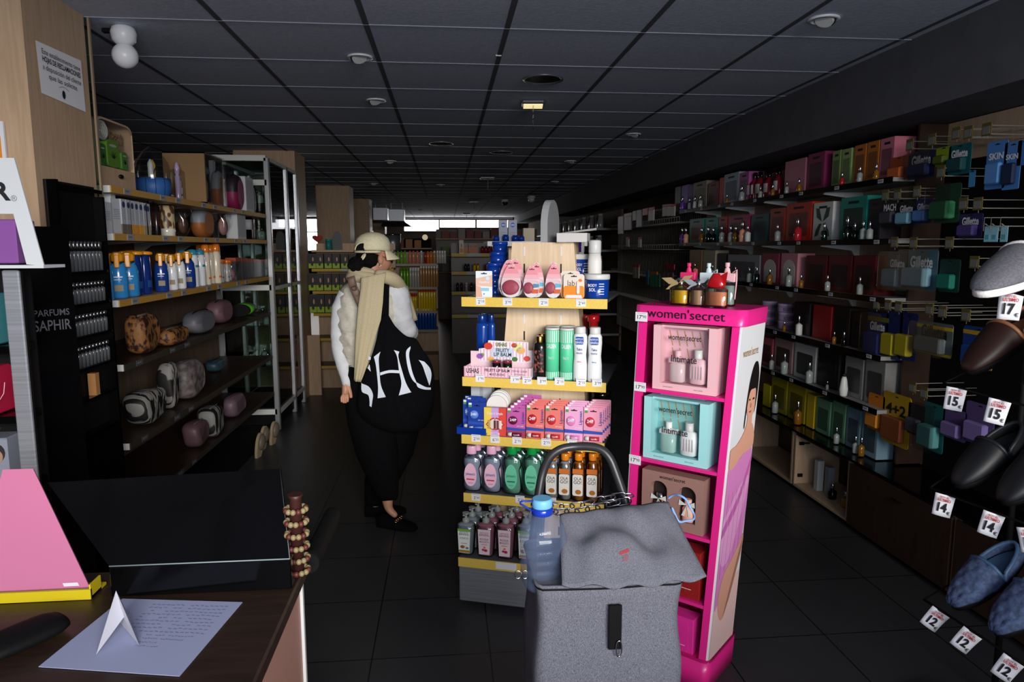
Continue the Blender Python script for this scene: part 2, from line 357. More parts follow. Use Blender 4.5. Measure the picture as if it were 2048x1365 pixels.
obj('clip', MB().box(-.085, -.03, -.012, .012, -.03, -.012, 'black_matt', .003), t, 'small black side clip')
for px, py, w in ((1010, 405, 'left of the grey arch sign'), (1063, 398, 'just left of the soffit')):
    p = onz(px, py-6, CH); t = thing('dome_camera', 'small ceiling dome camera '+w, 'camera', p, group='dome cameras')
    obj('base', MB().lathe([(.07, 0), (.07, -.05)], 'lamp_white', 16), t); obj('dome', MB().sphere((0, 0, -.06), .06, 'lamp_dark' if px < 1050 else 'lamp_white', 14, 8), t)
p = onz(997, 110, CH); tag(obj('ceiling_clip', MB().box(-.014, .014, -.006, .006, -.006, 0, 'lamp_white'), mt=tr(p.x, p.y, CH)), 'tiny white clip on the dark ceiling groove', 'clip')
# suspended duct boxes near the back
for (x0, x1, y0, y1, Y, w) in ((745, 775, 415, 441, 15.5, 'left'), (777, 808, 418, 443, 14.9, 'right')):
    a = ony(x0, y0, Y); c2 = ony(x1, y1, Y)
    t = thing('ventilation_box', 'pale grey box under the far ceiling, %s of the two' % w, 'ventilation box', ((a.x+c2.x)/2, Y, c2.z), group='grey ceiling boxes')
    hw = (c2.x-a.x)/2; h = a.z-c2.z
    obj('housing', MB().box(-hw, hw, 0, .5, 0, h, 'metal_brushed', .01), t); obj('hanger', MB().box(-hw*.8, -hw*.7, .2, .22, h, CH-c2.z, 'shelf_grey').box(hw*.7, hw*.8, .2, .22, h, CH-c2.z, 'shelf_grey'), t)
    if w == 'right': obj('hood', MB().add([(-hw-.1, -.05, 0), (hw, -.05, 0), (hw, .5, 0), (-hw-.1, .5, 0), (-hw-.15, -.2, -.1), (hw+.15, -.2, -.1), (hw+.15, .5, -.1), (-hw-.15, .5, -.1)], [(0, 1, 2, 3), (7, 6, 5, 4), (0, 4, 5, 1), (1, 5, 6, 2), (2, 6, 7, 3), (3, 7, 4, 0)], 'lamp_dark'), t)
# ------------------------------------------------------------------ pillar: notice, glass edge, black perfume cabinet
t = obj('notice', None or MB().quad((CX+.003, 2.775, 2.29), (CX+.003, 3.095, 2.30), (CX+.004, 3.10, 2.10), (CX+.003, 2.785, 2.11), 'paper_white'))
tag(t, 'white paper notice about complaint forms taped to the wooden pillar', 'notice')
g = MB()
for s, z, h, bo in (('Este establecimiento tiene', 2.262, .026, 0), ('HOJAS DE RECLAMACIONES', 2.236, .027, .02), ('a disposición del cliente', 2.207, .026, 0), ('que las solicite', 2.18, .026, 0)):
    g.text(s, (CX+.006, 2.94, z), h, 'ink', (0, 1, 0), (0, 0, 1), bold=bo, w=min(.27, len(s)*.0125))
g.lathe([(.001, -.001), (.014, 0), (.001, .001)], 'ink', 12).xf(Matrix.Identity(4)) if False else None
g.prism([(2.935+.011*cos(a), 2.134+.016*sin(a)) for a in [i*pi/5 for i in range(10)]], CX+.006, CX+.0065, 'ink', 'x')
g.tube([(CX+.006, 2.905+.07*i/8, 2.155+.008*sin(pi*i/8)) for i in range(9)], .0006, 'ink_grey', 4)
obj('printed_text', g, t)
t = thing('glass_partition', 'narrow clear glass partition edge beside the wooden pillar', 'glass partition', (CX+.01, 3.165, 0))
obj('pane', MB().box(-.30, .0, 0, .006, .02, CH, 'glass_clear'), t); obj('edge_strip', MB().box(-.004, .004, -.003, .009, .02, CH, '#8d7a63'), t)
t = thing('perfume_cabinet', 'tall black perfume cabinet with small bottles against the wooden pillar', 'cabinet', (0, 0, 0))
K = 'black_gloss'
obj('body', MB().box(CX+.005, CX+.012, 2.74, 3.10, 0, 1.80, 'black_matt').box(CX+.012, CX+.05, 2.74, 2.755, 0, 1.80, K).box(CX+.012, CX+.05, 3.085, 3.10, 0, 1.76, K).box(CX+.012, CX+.05, 2.755, 3.085, 1.77, 1.785, K).box(CX+.012, CX+.05, 2.755, 3.085, 0, .80, K), t)
SH = [1.46, 1.335, 1.21, 1.085, .96, .82]
s = MB()
for z in SH: s.box(CX+.012, CX+.048, 2.755, 3.085, z-.008, z, 'black_gloss')
obj('shelf', s, t)
g = MB().text('PARFUMS', (.032, -.003, .06), .032, 'ink_grey', w=.115, bold=.01).text('SAPHIR', (.032, -.003, .015), .052, 'ink_grey', w=.12, bold=.01)
g.box(-.11, .11, 0, .02, -1.0, .36, 'black_gloss')
o = obj('front_panel', g, t, 'black front panel with grey lettering', mt=Matrix.Translation(onx(84, 645, -1.40)-Vector((0, 0, .03))) @ Matrix.Rotation(.9, 4, 'Z'))
def tubeb(): 
    t = thing('perfume_vial', '', 'perfume vial')
    obj('vial', MB().lathe([(.011, 0), (.0115, .07), (.009, .078)], '#5c6064/g', 10), t); obj('cap', MB().lathe([(.0095, .078), (.0095, .115), (.006, .118)], '#8c8e90/m', 10), t); return t
PV = Proto(tubeb)
for r, z in enumerate(SH[:4]):
    for i in range(11):
        PV((CX+.032, 2.775+i*.0285, z+.001), 0, '%s perfume vial from the pillar corner, %s shelf of the black cabinet' % (ORD[i], ('top', 'second', 'third', 'fourth')[r]), 'vials in the black perfume cabinet', (1, 1, 1.0 if r == 0 else .72))
t = thing('perfume_carton', 'small upright orange carton low in the black perfume cabinet', 'carton', (CX+.032, 2.93, .961)); obj('carton_box', MB().box(-.015, .015, -.015, .015, 0, .09, '#b98450'), t)
# ================================================================== FRAMES: a place's own axes (u along its front, v backwards, z up)
class Frame:
    def __init__(s, o, ang): s.o = Vector((o[0], o[1], 0)); s.a = ang; s.d = Vector((cos(ang), sin(ang), 0)); s.n = Vector((-sin(ang), cos(ang), 0))
    def loc(s, u, v, z): return s.o+s.d*u+s.n*v+Vector((0, 0, z))
    def hit(s, px, py, v):
        r = ray(px, py); p0 = s.o+s.n*v; t = (p0-EYEV).dot(s.n)/r.dot(s.n); p = EYEV+r*t
        return (p-s.o).dot(s.d), p.z
def fit(F, v, z, x0, x1, yt, w0, h0, d=None):
    """where and how big a thing is whose front stands at depth v on a board of height z"""
    u0, _ = F.hit(x0, yt+20, v); u1, zt = F.hit(x1, yt, v); _, zt = F.hit((x0+x1)/2, yt, v)
    k = (u1-u0)/w0
    return F.loc((u0+u1)/2, v, z+.0012), (k, d or k, (zt-z)/h0)

# ------------------------------------------------------------------ packs and bottles (fronts look along -y, feet at z = 0)
def T0(n, c): return thing(n, '', c)
def rrect(w, h, r, n=4, cx=0, cz=0):
    pts = []
    for qx, qz, a0 in ((w/2-r, r, -pi/2), (w/2-r, h-r, 0), (-w/2+r, h-r, pi/2), (-w/2+r, r, pi)):
        for i in range(n+1): a = a0+i*pi/2/n; pts.append((cx+qx+r*cos(a), cz+qz+r*sin(a)))
    return pts
def card(w, h, m, y0=0, y1=.0015, r=.003): return MB().prism(rrect(w, h, r), y0, y1, m)
def euro(g, y, z, m='ink'): g.prism(rrect(.026, .004, .0019, 3, 0, z-.002), y-.0004, y, m); g.prism([(.004*cos(a), z+.002+.003*sin(a)) for a in [i*pi/4 for i in range(8)]], y-.0004, y, m)
def balm_pack(c1, c2, ball, hole=True):
    def f():
        t = T0('lip_balm_pack', 'lip balm'); w, h = .076, .13
        obj('backing_card', card(w, h, c1), t)
        g = MB(); g.quad((-w/2, -.0005, .030), (w/2, -.0005, .030), (w/2, -.0005, .040), (-w/2, -.0005, .044), '#2a4fb0')
        g.quad((-w/2, -.0005, .0), (w/2, -.0005, .0), (w/2, -.0005, .030), (-w/2, -.0005, .030), c2)
        g.quad((-w/2+.003, -.0006, .108), (-w/2+.016, -.0006, .108), (-w/2+.016, -.0006, .118), (-w/2+.003, -.0006, .118), '#4f9a4a')
        g.quad((-w/2+.003, -.0006, .118), (-w/2+.016, -.0006, .118), (-w/2+.016, -.0006, .127), (-w/2+.003, -.0006, .127), 'paper_white')
        euro(g, -.0005, .115)
        g.text('Liposan', (.028, -.0008, .088), .017, '#1c2f8c', (0, 0, 1), (-1, 0, 0), bold=.02)
        g.text('24h', (-.012, -.0092, .078), .016, 'paper_white', bold=.02); g.text('LIP CARE', (.018, -.0008, .05), .007, 'paper_white')
        obj('print', g, t)
        obj('flavour_ball', MB().sphere((-.012, -.002, .075), .019, ball, 14, 8, 1, .32), t)
        b = MB().tube([(-.03, -.006, .014), (-.014, -.006, .014)], .0085, 'shelf_white', 10); b.tube([(-.014, -.006, .014), (.026, -.006, .014)], .0085, ball, 10)
        b.text('Liposan', (.006, -.0148, .014), .008, 'paper_white', bold=.01)
        obj('balm_stick', b, t); return t
    return f
def pear(w, h, n=22):
    pts = []
    for i in range(n):
        a = -pi/2+2*pi*i/n; z = (sin(a)+1)/2; k = 1.0-.45*z**1.6
        c = cos(a); pts.append((w/2*k*(abs(c)**.75)*(1 if c > 0 else -1), h*z))
    return pts
def band_outline(g, pts, y, cols, h):
    """fill an outline with horizontal colour bands"""
    n = 14
    def span(z):
        xs = []
        for i in range(len(pts)):
            (x0, z0), (x1, z1) = pts[i], pts[(i+1) % len(pts)]
            if (z0-z)*(z1-z) <= 0 and abs(z1-z0) > 1e-9: xs.append(x0+(x1-x0)*(z-z0)/(z1-z0))
        return (min(xs), max(xs)) if xs else (0, 0)
    for i in range(n):
        za, zb = h*(i+.02)/n, h*(i+.98)/n if i == n-1 else h*(i+1.02)/n
        a, b = span(za), span(zb); g.quad((a[0], y, za), (a[1], y, za), (b[1], y, zb), (b[0], y, zb), cols[min(int(i/n*len(cols)), len(cols)-1)])
def sponge_pack(w, h, big):
    def f():
        t = T0('sponge_pack', 'sponge pack'); P = pear(w, h)
        g = MB().prism(P, 0, .0018, '#f2eef0'); band_outline(g, P, -.0006, ['#f3eff2', '#f1ecf0', '#efe6ea', '#f2d4da', '#f3b4be', '#f09aa6', '#f0a4ae'], h)
        obj('backing_card', g, t)
        g = MB().text('CALLUNA', (0, -.001, h*.60), .016, '#e6c4cc', w=w*.55); euro(g, -.0008, h*.88, '#8a3b48'); obj('print', g, t)
        r = w*.37 if big else w*.26; cx = 0 if big else -w*.14
        g = MB().rings([[(cx+rr*cos(a), y, h*.30+rr*sin(a)) for a in [i*2*pi/24 for i in range(24)]] for rr, y in ((r, -.001), (r*1.02, -.008), (r*.9, -.012), (r*.3, -.0125))], '#a8465a', True)
        obj('sponge', g, t, 'dark rose round sponge')
        if not big:
            obj('small_sponge', MB().prism([(w*.08, h*.14), (w*.36, h*.14), (w*.4, h*.26), (w*.06, h*.26)], -.012, 0, '#e8622a').prism([(w*.02, h*.30), (w*.42, h*.33), (w*.42, h*.42), (w*.1, h*.44)], -.001, 0, '#6fc0e4'), t, 'orange block with blue flash')
        obj('clear_blister', MB().prism(rrect(w*.86, h*.5, w*.2, 4, 0, h*.04), -.016, -.001, 'film_soft'), t)
        return t
    return f
def lab_pack():
    t = T0('lip_stick_pack', 'lip balm'); w, h = .09, .095
    obj('backing_card', MB().prism(rrect(w, h, .012), 0, .004, '#ecdfd2'), t)
    g = MB().prism(rrect(w*.98, h*.52, .01), -.001, 0, '#ee8f1e').quad((-w*.42, -.0014, .002), (w*.42, -.0014, .002), (w*.36, -.0014, .014), (-w*.36, -.0014, .014), 'paper_white')
    g.text('lab', (-.012, -.0012, h*.62), .03, '#55504c'); g.prism([(w*.3+.008*cos(a), h*.74+.006*sin(a)) for a in [i*pi/5 for i in range(10)]], -.0012, 0, '#ee7a1e'); euro(g, -.001, h*.9)
    obj('print', g, t); obj('balm_stick', MB().cb(w*.2, -.004, h*.45, .014, .008, .05, '#f3e6da', .003), t, 'pale stick in the window'); return t
def tub(lbl=('#0f3f9e', 'shelf_white')):
    def f():
        t = T0('cream_tub', 'tub'); r = .045
        obj('body', MB().lathe([(r*.92, 0), (r*.95, .004), (r, .06)], '%s/g' % lbl[0], 28), t)
        obj('lid', MB().lathe([(r*1.02, .060), (r*1.05, .063), (r*1.05, .074), (r*1.0, .077)], 'shelf_white', 28), t)
        g = MB()
        for i in range(5): g.quad((.012, -r*.985, .048-i*.008), (.030, -r*.86, .048-i*.008), (.030, -r*.86, .0455-i*.008), (.012, -r*.985, .0455-i*.008), 'paper_white')
        g.text('BODY', (-.012, -r*1.0, .042), .012, 'paper_white', bold=.02).text('SOL', (-.012, -r*1.0, .028), .014, 'paper_white', bold=.02)
        obj('print', g, t); return t
    return f
def bottle(name, cat, prof, body, cap, sx=1, sy=1, sq=2, label=None, n=20, capprof=None, capn=None, words=None, extra=None):
    """prof: body (r,z) list; cap profile; label (z0,z1,colour)"""
    def f():
        t = T0(name, cat)
        obj('body', MB().lathe(prof, body, n, (0, 0, 0), sx, sy, sq), t)
        if capprof: obj('cap', MB().lathe(capprof, cap, capn or n), t)
        if label or words:
            g = MB()
            if label:
                z0, z1, col = label; rr = max(r for r, z in prof)+.0006
                k = []
                for z in (z0, z1):
                    ring = []
                    for i in range(9):
                        a = -pi*.75+i*pi*.5/8; ca, sa = cos(a), sin(a); q = (abs(ca)**sq+abs(sa)**sq)**(-1/sq); ring.append((rr*q*ca*sx, rr*q*sa*sy, z))
                    k.append(ring)
                g.add(k[0]+k[1], [(i, i+1, i+10, i+9) for i in range(8)], col, True)
            for wd in (words or []):
                s, z, h, col = wd[:4]; rr = max(r for r, _ in prof)*sy+.0012
                g.text(s, (wd[4] if len(wd) > 4 else 0, -rr, z), h, col, bold=.015)
            obj('label', g, t)
        if extra: extra(t)
        return t
    return f
# ================================================================== THE GONDOLA of small goods in the middle
GA = -.332; G = Frame((.066, 2.97), GA); GW = .615
GZ = [1.341, .998, .749, .48, .22]; GV = [0, 0, -.02, -.0, -.085]; GD = [.5, .5, .54, .56, .68]
gd = thing('display_gondola', 'free-standing wooden tower of five shelves with yellow price strips', 'shelf unit', G.o, GA)
g = MB()
def trap(w0, w1, z0, z1, v): return [(GW/2-w0/2, z0), (GW/2+w0/2, z0), (GW/2+w1/2, z1), (GW/2-w1/2, z1)]
def tw(z): return .27+(1.60-z)*.165
tb = [(x, y) for x, y in ()]
def towerring(z, k=1): w = tw(z)*k; cy = .25; return [(GW/2-w/2, .205, z), (GW/2+w/2, .205, z), (GW/2+w/2, .335, z), (GW/2-w/2, .335, z)]
g.rings([towerring(.20), towerring(1.573)], 'wood_birch', True, False); obj('tower', g, gd, 'tapering birch-faced tower')
g = MB()
for s in (-1, 1):
    for z in [i*.075+.24 for i in range(18)]:
        w = tw(z); x = GW/2+s*.082; y = .205-.0012
        if z < 1.52: g.box(x-.003, x+.003, y-.0006+0, y+.004, z, z+.04, 'ink' if int(z/.075) % 2 else 'paper_white')
obj('slotted_rail', g, gd, 'slotted shelf rail, black and white')
for i, z in enumerate(GZ):
    v = GV[i]; sh = obj('shelf', MB().box(0, GW, v, v+GD[i], z-.012, z, 'shelf_grey').box(0, GW, v-.001, v+.002, z-.034, z, 'shelf_grey'), gd)
    obj('price_strip', MB().box(0, GW, v-.005, v-.001, z-.037, z+.003, 'yellow_strip'), sh, 'yellow price strip')
obj('base_panel', MB().box(0, GW, -.083, .55, .022, .183, 'metal_brushed', .004), gd, 'grey metal plinth panel')
for u, v in ((.13, 0), (GW-.13, 0), (.13, .45), (GW-.13, .45)):
    obj('caster', MB().rings([[(u+y, v+.012+.026*cos(a), .027+.026*sin(a)) for a in [k*pi/8 for k in range(16)]] for y in (-.01, .01)], '#8d8a7c', True), gd)
def price(F, parent, x, y, v, s, h=.016, w=.040, hh=.032):
    u, z = F.hit(x, y, v)
    g = MB().box(u-w/2, u+w/2, v-.0016, v, z-hh/2, z+hh/2, 'paper_white')
    a, b = (s.split("'")+[''])[:2]
    g.text(a+"'", (u-w*.10, v-.002, z-.003), h*1.25, 'ink').text(b, (u+w*.26, v-.002, z-.001), h*.85, 'ink').box(u-w*.42, u+w*.42, v-.0019, v-.0016, z+hh*.36, z+hh*.40, 'ink_grey')
    obj('price_label', g, parent, 'white price label reading '+s)
for i, L in enumerate([[(961, 603, "2'19"), (1015, 604, "3'95"), (1087, 605, "2'35"), (1162, 606, "2'60")],
        [(960, 757, "1'95"), (1030, 759, "1'99"), (1054, 761, "2'29"), (1084, 762, "3'99"), (1119, 763, "2'15"), (1162, 765, "2'15"), (1194, 766, "3'99")],
        [(952, 877, "2'65"), (990, 879, "6'25"), (1034, 882, "2'75"), (1092, 885, "2'75"), (1144, 887, "2'65")],
        [(952, 995, "3'65"), (1040, 999, "3'55"), (1103, 1003, "3'70")], []]):
    for x, y, s in L: price(G, gd, x, y, GV[i]-.0052, s)
u, z = G.hit(1012, 1133, -.091); obj('price_label', MB().box(u-.045, u+.045, -.0925, -.0905, z-.016, z+.014, 'paper_white'), gd)
# --- shelf one
g1 = 'pink sponge packs on the top shelf'
c = Proto(sponge_pack(.092, .155, True))
for v, dx, dy, l in ((.035, 0, 0, 'large pink oval sponge pack standing in front'), (.06, -5, -9, 'large pink oval sponge pack leaning behind, to the left'), (.09, 7, -11, 'large pink oval sponge pack rearmost, leaning right')):
    lo, sc = fit(G, v, GZ[0], 999+dx, 1044+dx, 529+dy, .092, .155); c(lo, GA, l, g1, sc, (rad(-6), 0, GA))
c = Proto(sponge_pack(.085, .125, False))
for v, x0, x1, yt, l in ((.035, 1044, 1081, 532, 'small pink sponge pack with orange block, middle, front one'), (.06, 1053, 1090, 526, 'small pink sponge pack behind, tilted right'), (.035, 1088, 1125, 530, 'small pink sponge pack with orange block beside the orange lip pack'), (.055, 1089, 1121, 525, 'small pink sponge pack, second of the right-hand ones'), (.07, 1092, 1124, 526, 'small pink sponge pack, rearmost of the right-hand ones')):
    lo, sc = fit(G, v, GZ[0], x0, x1, yt, .085, .125); c(lo, GA, l, g1, sc, (rad(-6), 0, GA))
c = Proto(lab_pack)
for v, x0, x1, yt, l in ((.025, 1127, 1169, 549, 'orange and white lip stick pack in front'), (.05, 1122, 1160, 543, 'orange and white lip stick pack half hidden behind its twin')):
    lo, sc = fit(G, v, GZ[0], x0, x1, yt, .09, .095); c(lo, GA, l, 'orange lip stick packs', sc)
def vas():
    t = T0('lip_care_card', 'lip balm'); w, h = .07, .105; obj('backing_card', card(w, h, '#e9f0f4'), t)
    g = MB().quad((-w/2, -.0006, h*.45), (w/2, -.0006, h*.4), (w/2, -.0006, h*.85), (-w/2, -.0006, h*.72), '#eac0a8').quad((-w/2, -.0006, h*.02), (-w*.1, -.0006, h*.02), (-w*.2, -.0006, h*.4), (-w/2, -.0006, h*.45), '#e8b49a')
    g.quad((-w*.2, -.0007, h*.24), (w*.3, -.0007, h*.24), (w*.3, -.0007, h*.36), (-w*.2, -.0007, h*.36), '#8fd0e0'); euro(g, -.0006, h*.9, '#1a2a5a'); g.text('Vaseline', (-.0, -.001, h*.58), .014, 'paper_white', w=w*.66, bold=.02)
    g.prism([(w*.22+.008*cos(a), h*.72+.008*sin(a)) for a in [i*pi/5 for i in range(10)]], -.001, -.0006, '#cfe6f2'); g.prism([(-.004, .016), (0, .008), (.004, .016)], -.001, -.0006, '#3a9ad0')
    obj('print', g, t); return t
lo, sc = fit(G, .02, GZ[0], 952, 984, 543, .07, .105); c = vas(); c.location = lo; c.scale = sc; c.rotation_euler = (0, 0, GA+.12); tag(c, 'small white and peach lip care card at the left end of the top shelf')
T1 = Proto(tub())
for v, x0, x1, yt, zz, l in ((.06, 1170, 1219, 549, GZ[0], 'blue cream tub with white lid at the right end of the top shelf'), (.26, 1147, 1184, 509, 1.4165, 'blue cream tub with white lid standing higher behind the orange packs')):
    lo, sc = fit(G, v+.02, zz, x0, x1, yt, .09, .077); T1(lo, GA, l, 'blue tubs with white lids', sc)
t = thing('riser_box', 'low white riser under the rear cream tub', 'riser', G.loc(.50, .28, GZ[0]+.001), GA); obj('box', MB().box(-.03, .06, -.04, .04, 0, 1.415-GZ[0], 'shelf_white'), t)
wb = Proto(bottle('white_bottle', 'bottle', [(.019, 0), (.02, .01), (.02, .12), (.017, .15)], '#e7e5df', 'shelf_white', sy=.7, capprof=[(.017, .15), (.018, .152), (.018, .19), (.015, .195)]))
for v, x0, x1, yt, l in ((.16, 1176, 1204, 481, 'tall white bottle standing behind the right-hand blue tub'), (.37, 1146, 1170, 482, 'white bottle with white cap behind the rear blue tub'), (.36, 1135, 1152, 482, 'white bottle with purple cap behind the rear blue tub')):
    lo, sc = fit(G, v, GZ[0], x0, x1, yt, .04, .195); wb(lo, GA, l, None, sc)
pc = thing('purple_cap_tin', 'dark purple tin beside the white bottles', 'tin', G.loc(.44, .36, 1.53), GA); obj('tin', MB().lathe([(.02, 0), (.02, .05), (.018, .055)], '#4a2a78/g', 16), pc)
BJ = Proto(bottle('blue_jar', 'jar', [(.033, 0), (.035, .004), (.035, .03)], '#0e3a98/g', '#0e3a98/g', capprof=[(.037, .03), (.037, .045), (.034, .047)], capn=24))
x, z, k = 0, GZ[0], 0
for col, (px, v) in enumerate(((985, .20), (991, .30), (996, .38))):
    u, _ = G.hit(px, 560, v)
    for i in range((3, 4, 5)[col]): BJ(G.loc(u+.01, v, GZ[0]+.001+i*.0475), GA, 'dark blue cream jar in the %s stack left of the tower, %s from the bottom' % (ORD[col], ORD[i]), 'stacked blue cream jars')
# top of the tower
t = thing('arch_sign', 'narrow grey arch-topped sign panel on top of the shelf tower', 'sign', G.loc(GW/2+.015, .30, 1.574), 0)
pts = [(-.10, 0), (.10, 0)]+[(.10*cos(a), .10+.16*sin(a)) for a in [i*pi/14 for i in range(15)]]
o = obj('panel', MB().prism([(p[0]*.8, p[1]*.72) for p in pts], -.016, .016, '#8f9193', 'y', '#a9abad'), t); o.rotation_euler = (0, 0, rad(62))
t = thing('white_carton', 'white carton lying on top of the shelf tower', 'carton', G.loc(GW/2+.135, .16, 1.574), GA); obj('box', MB().box(-.065, .065, 0, .1, 0, .038, '#d8d4d2'), t)
# --- shelf two
def header_box():
    t = T0('lip_balm_tray', 'display box'); w = .27
    obj('tray', MB().box(-w/2, w/2, 0, .002, 0, .042, '#f2d2dc').box(-w/2, w/2, .10, .102, 0, .09, '#f2d2dc').box(-w/2, -w/2+.002, 0, .1, 0, .04, '#f2d2dc').box(w/2-.002, w/2, 0, .1, 0, .04, '#f6e8ee').box(-w/2, w/2, 0, .1, 0, .003, '#f2d2dc'), t)
    g = MB().prism([(-w/2+.035, .05), (w/2-.0, .05), (w/2, .098), (w/2-.03, .1), (w/2-.03, .132), (-w/2+.075, .135), (-w/2+.07, .105), (-w/2+.035, .10)], .098, .1, '#f7eef2')
    for i in range(17):
        x = -w/2+.04+i*.0135
        if x < w/2-.03: g.quad((x, .0975, .052), (x+.006, .0975, .052), (x+.006, .0975, .13 if x > -w/2+.075 else .1), (x, .0975, .13 if x > -w/2+.075 else .1), '#e2b4ca')
    g.box(-.045, .042, .094, .097, .068, .106, '#c9d8ea').text('FRUITY', (0, .0935, .096), .021, 'ink', w=.055, bold=.02).text('LIP BALM', (0, .0935, .079), .021, 'ink', w=.072, bold=.02).text('USHAS', (-.005, .0935, .119), .02, '#5a8a3a', w=.045, bold=.03)
    for x, z, r, m in ((-.06, .112, .018, '#d8402e'), (.048, .118, .012, '#d8402e'), (.075, .098, .018, '#f0b070'), (.062, .11, .02, '#e8e2a0'), (-.095, .07, .014, '#9a5ab8'), (-.085, .076, .009, '#7ab04a'), (.10, .066, .014, '#d8524a'), (.05, .062, .012, '#3f7a3e'), (-.05, .06, .012, '#f0b858')):
        g.prism([(x+r*cos(a), z+r*.8*sin(a)) for a in [i*pi/6 for i in range(12)]], .0955, .097, m)
    obj('header_card', g, t, 'striped header card with fruit')
    g = MB()
    for i in range(20):
        x = -w/2+i*w/20; g.quad((x, -.0005, 0), (x+w/40, -.0005, 0), (x+w/40, -.0005, .042), (x, -.0005, .042), '#e2a9c4')
    g.text('USHAS', (-w*.37, -.001, .024), .026, 'ink', w=.052, bold=.02).text('FRUITY LIP BALM', (0, -.001, .029), .016, 'ink', w=.1, bold=.02).text('MOISTURIZING', (.0, -.001, .013), .012, 'ink', w=.06, bold=.01).text('ITEM NO. LG0250', (w*.33, -.001, .029), .011, 'ink', w=.06).text('QTY.24 PCS', (w*.33, -.001, .016), .01, 'ink', w=.04)
    obj('print', g, t); return t
lo, sc = fit(G, .012, GZ[1], 928, 1062, 714, .27, .042); t = header_box(); t.location = lo; t.scale = (sc[0], 1.0, sc[0]); t.rotation_euler = (0, 0, GA); tag(t, 'pink striped display tray of fruity lip balms with fruit header card')
JB = Proto(bottle('balm_jar', 'jar', [(.018, 0), (.02, .003), (.02, .022)], 'red_liquid', '#b8323a/g', capprof=[(.0195, .022), (.0195, .032), (.018, .034)]))
JP = Proto(bottle('balm_jar', 'jar', [(.019, 0), (.02, .003), (.02, .026)], '#6a3a86/c', '#8a2a3a/g', capprof=[(.0195, .026), (.0195, .036), (.018, .038)]))
JG = Proto(bottle('balm_jar', 'jar', [(.019, 0), (.02, .003), (.02, .026)], '#2f9a52/c', '#8a2a3a/g', capprof=[(.0195, .026), (.0195, .036), (.018, .038)]))
u, z = G.hit(992, 720, .04); JP(G.loc(u, .05, GZ[1]+.035), GA, 'purple fruity balm jar stacked in the pink tray'); u, z = G.hit(1014, 720, .04); JG(G.loc(u, .05, GZ[1]+.035), GA, 'green fruity balm jar stacked in the pink tray')
for i, px in enumerate((951, 975, 996, 1018, 1041)):
    u, z = G.hit(px, 730, .05); JB(G.loc(u, .05, GZ[1]+.003), GA, 'red-lidded balm jar, %s from the left in the pink tray' % ORD[i], 'red-lidded balm jars')
noisy('rose_print', '#141214', '#a8584a', (90, 90, 90), 3, .35, 0, .5, .62)
BL = Proto(bottle('black_bottle', 'bottle', [(.026, 0), (.029, .004), (.030, .012), (.030, .09), (.026, .104), (.016, .108)], '#141214/g', 'gold', sy=.8, sq=2.6, label=(.02, .085, 'rose_print'), capprof=[(.018, .106), (.0185, .108), (.0185, .124), (.017, .126)]))
for i, (v, dx, dy) in enumerate(((.05, 0, 0), (.12, 4, -5), (.165, 8, -7))):
    lo, sc = fit(G, v, GZ[1], 1064+dx, 1088+dx, 673+dy, .06, .126); BL(lo+G.d*.008, GA, 'black rose-printed bottle with gold cap, %s in its row from the front' % ORD[i], 'black bottles with gold caps', sc)
striped('calben_stripe', '#4fc99a', '#cdeede', 0, .009, .5)
def canister():
    t = T0('mint_canister', 'canister'); obj('body', MB().lathe([(.034, 0), (.034, .196)], ['#58d0a0'], 28).lathe([(.0345, .004), (.0345, .03)], 'calben_stripe', 28, cap=False).lathe([(.0345, .145), (.0345, .19)], 'calben_stripe', 28, cap=False), t)
    obj('rim', MB().lathe([(.035, .192), (.0355, .198), (.034, .2)], 'shelf_white', 28), t)
    obj('print', MB().text('CALBEN', (0, -.0352, .13), .022, 'paper_white', w=.05, bold=.03, bend=.0352).text('TALCO', (0, -.0352, .085), .012, 'paper_white', w=.03), t); return t
CN = Proto(canister)
for i, (v, x0, x1, yt) in enumerate(((.05, 1091, 1119, 656), (.05, 1120, 1149, 657), (.13, 1092, 1119, 652), (.13, 1121, 1150, 652))):
    lo, sc = fit(G, v, GZ[1], x0, x1, yt, .07, .2); CN(lo, GA, 'mint green striped canister, %s one in the %s row' % (('left', 'right')[i % 2], ('front', 'rear')[i//2]), 'mint green striped canisters', sc)
def tal(t): obj('cap', MB().lathe([(.023, .148), (.0235, .15), (.0235, .166), (.02, .169)], 'shelf_white', 20), t)
def talc(col):
    return bottle('talc_bottle', 'bottle', [(.029, 0), (.031, .004), (.031, .05), (.027, .08), (.031, .12), (.03, .14), (.022, .15)], '#eef0f2', None, sy=.7, words=[('INSTITUTO', .131, .008, 'paper_white'), ('ESPAÑOL', .121, .009, 'paper_white'), ('Talco', .1, .011, '#2a4a9a'), ('POLVOS', .088, .007, '#2a4a9a'), ('dermo', .062, .007, col)],
        extra=lambda t: (tal(t), obj('logo_patch', MB().prism(rrect(.036, .024, .006, 3, 0, .115), -.0225, -.018, '#1c50a8'), t)))
for i, (x0, x1, yt, col) in enumerate(((1147, 1175, 654, '#e87a9a'), (1176, 1205, 655, '#3a8ad0'))):
    lo, sc = fit(G, .03, GZ[1], x0, x1, yt, .062, .169); t = talc(col)(); t.location = lo; t.scale = sc; t.rotation_euler = (0, 0, GA); tag(t, 'white talc bottle with blue badge, %s of the pair' % ('left', 'right')[i], group='white talc bottles')
def cone(t): pass
CB = Proto(bottle('white_spray', 'spray bottle', [(.045, 0), (.047, .01), (.035, .08), (.018, .13), (.014, .15)], '#e6e6ea', '#b3181c/g', sy=.7, capprof=[(.02, .15), (.022, .155), (.022, .175), (.03, .178), (.03, .195), (.02, .2)]))
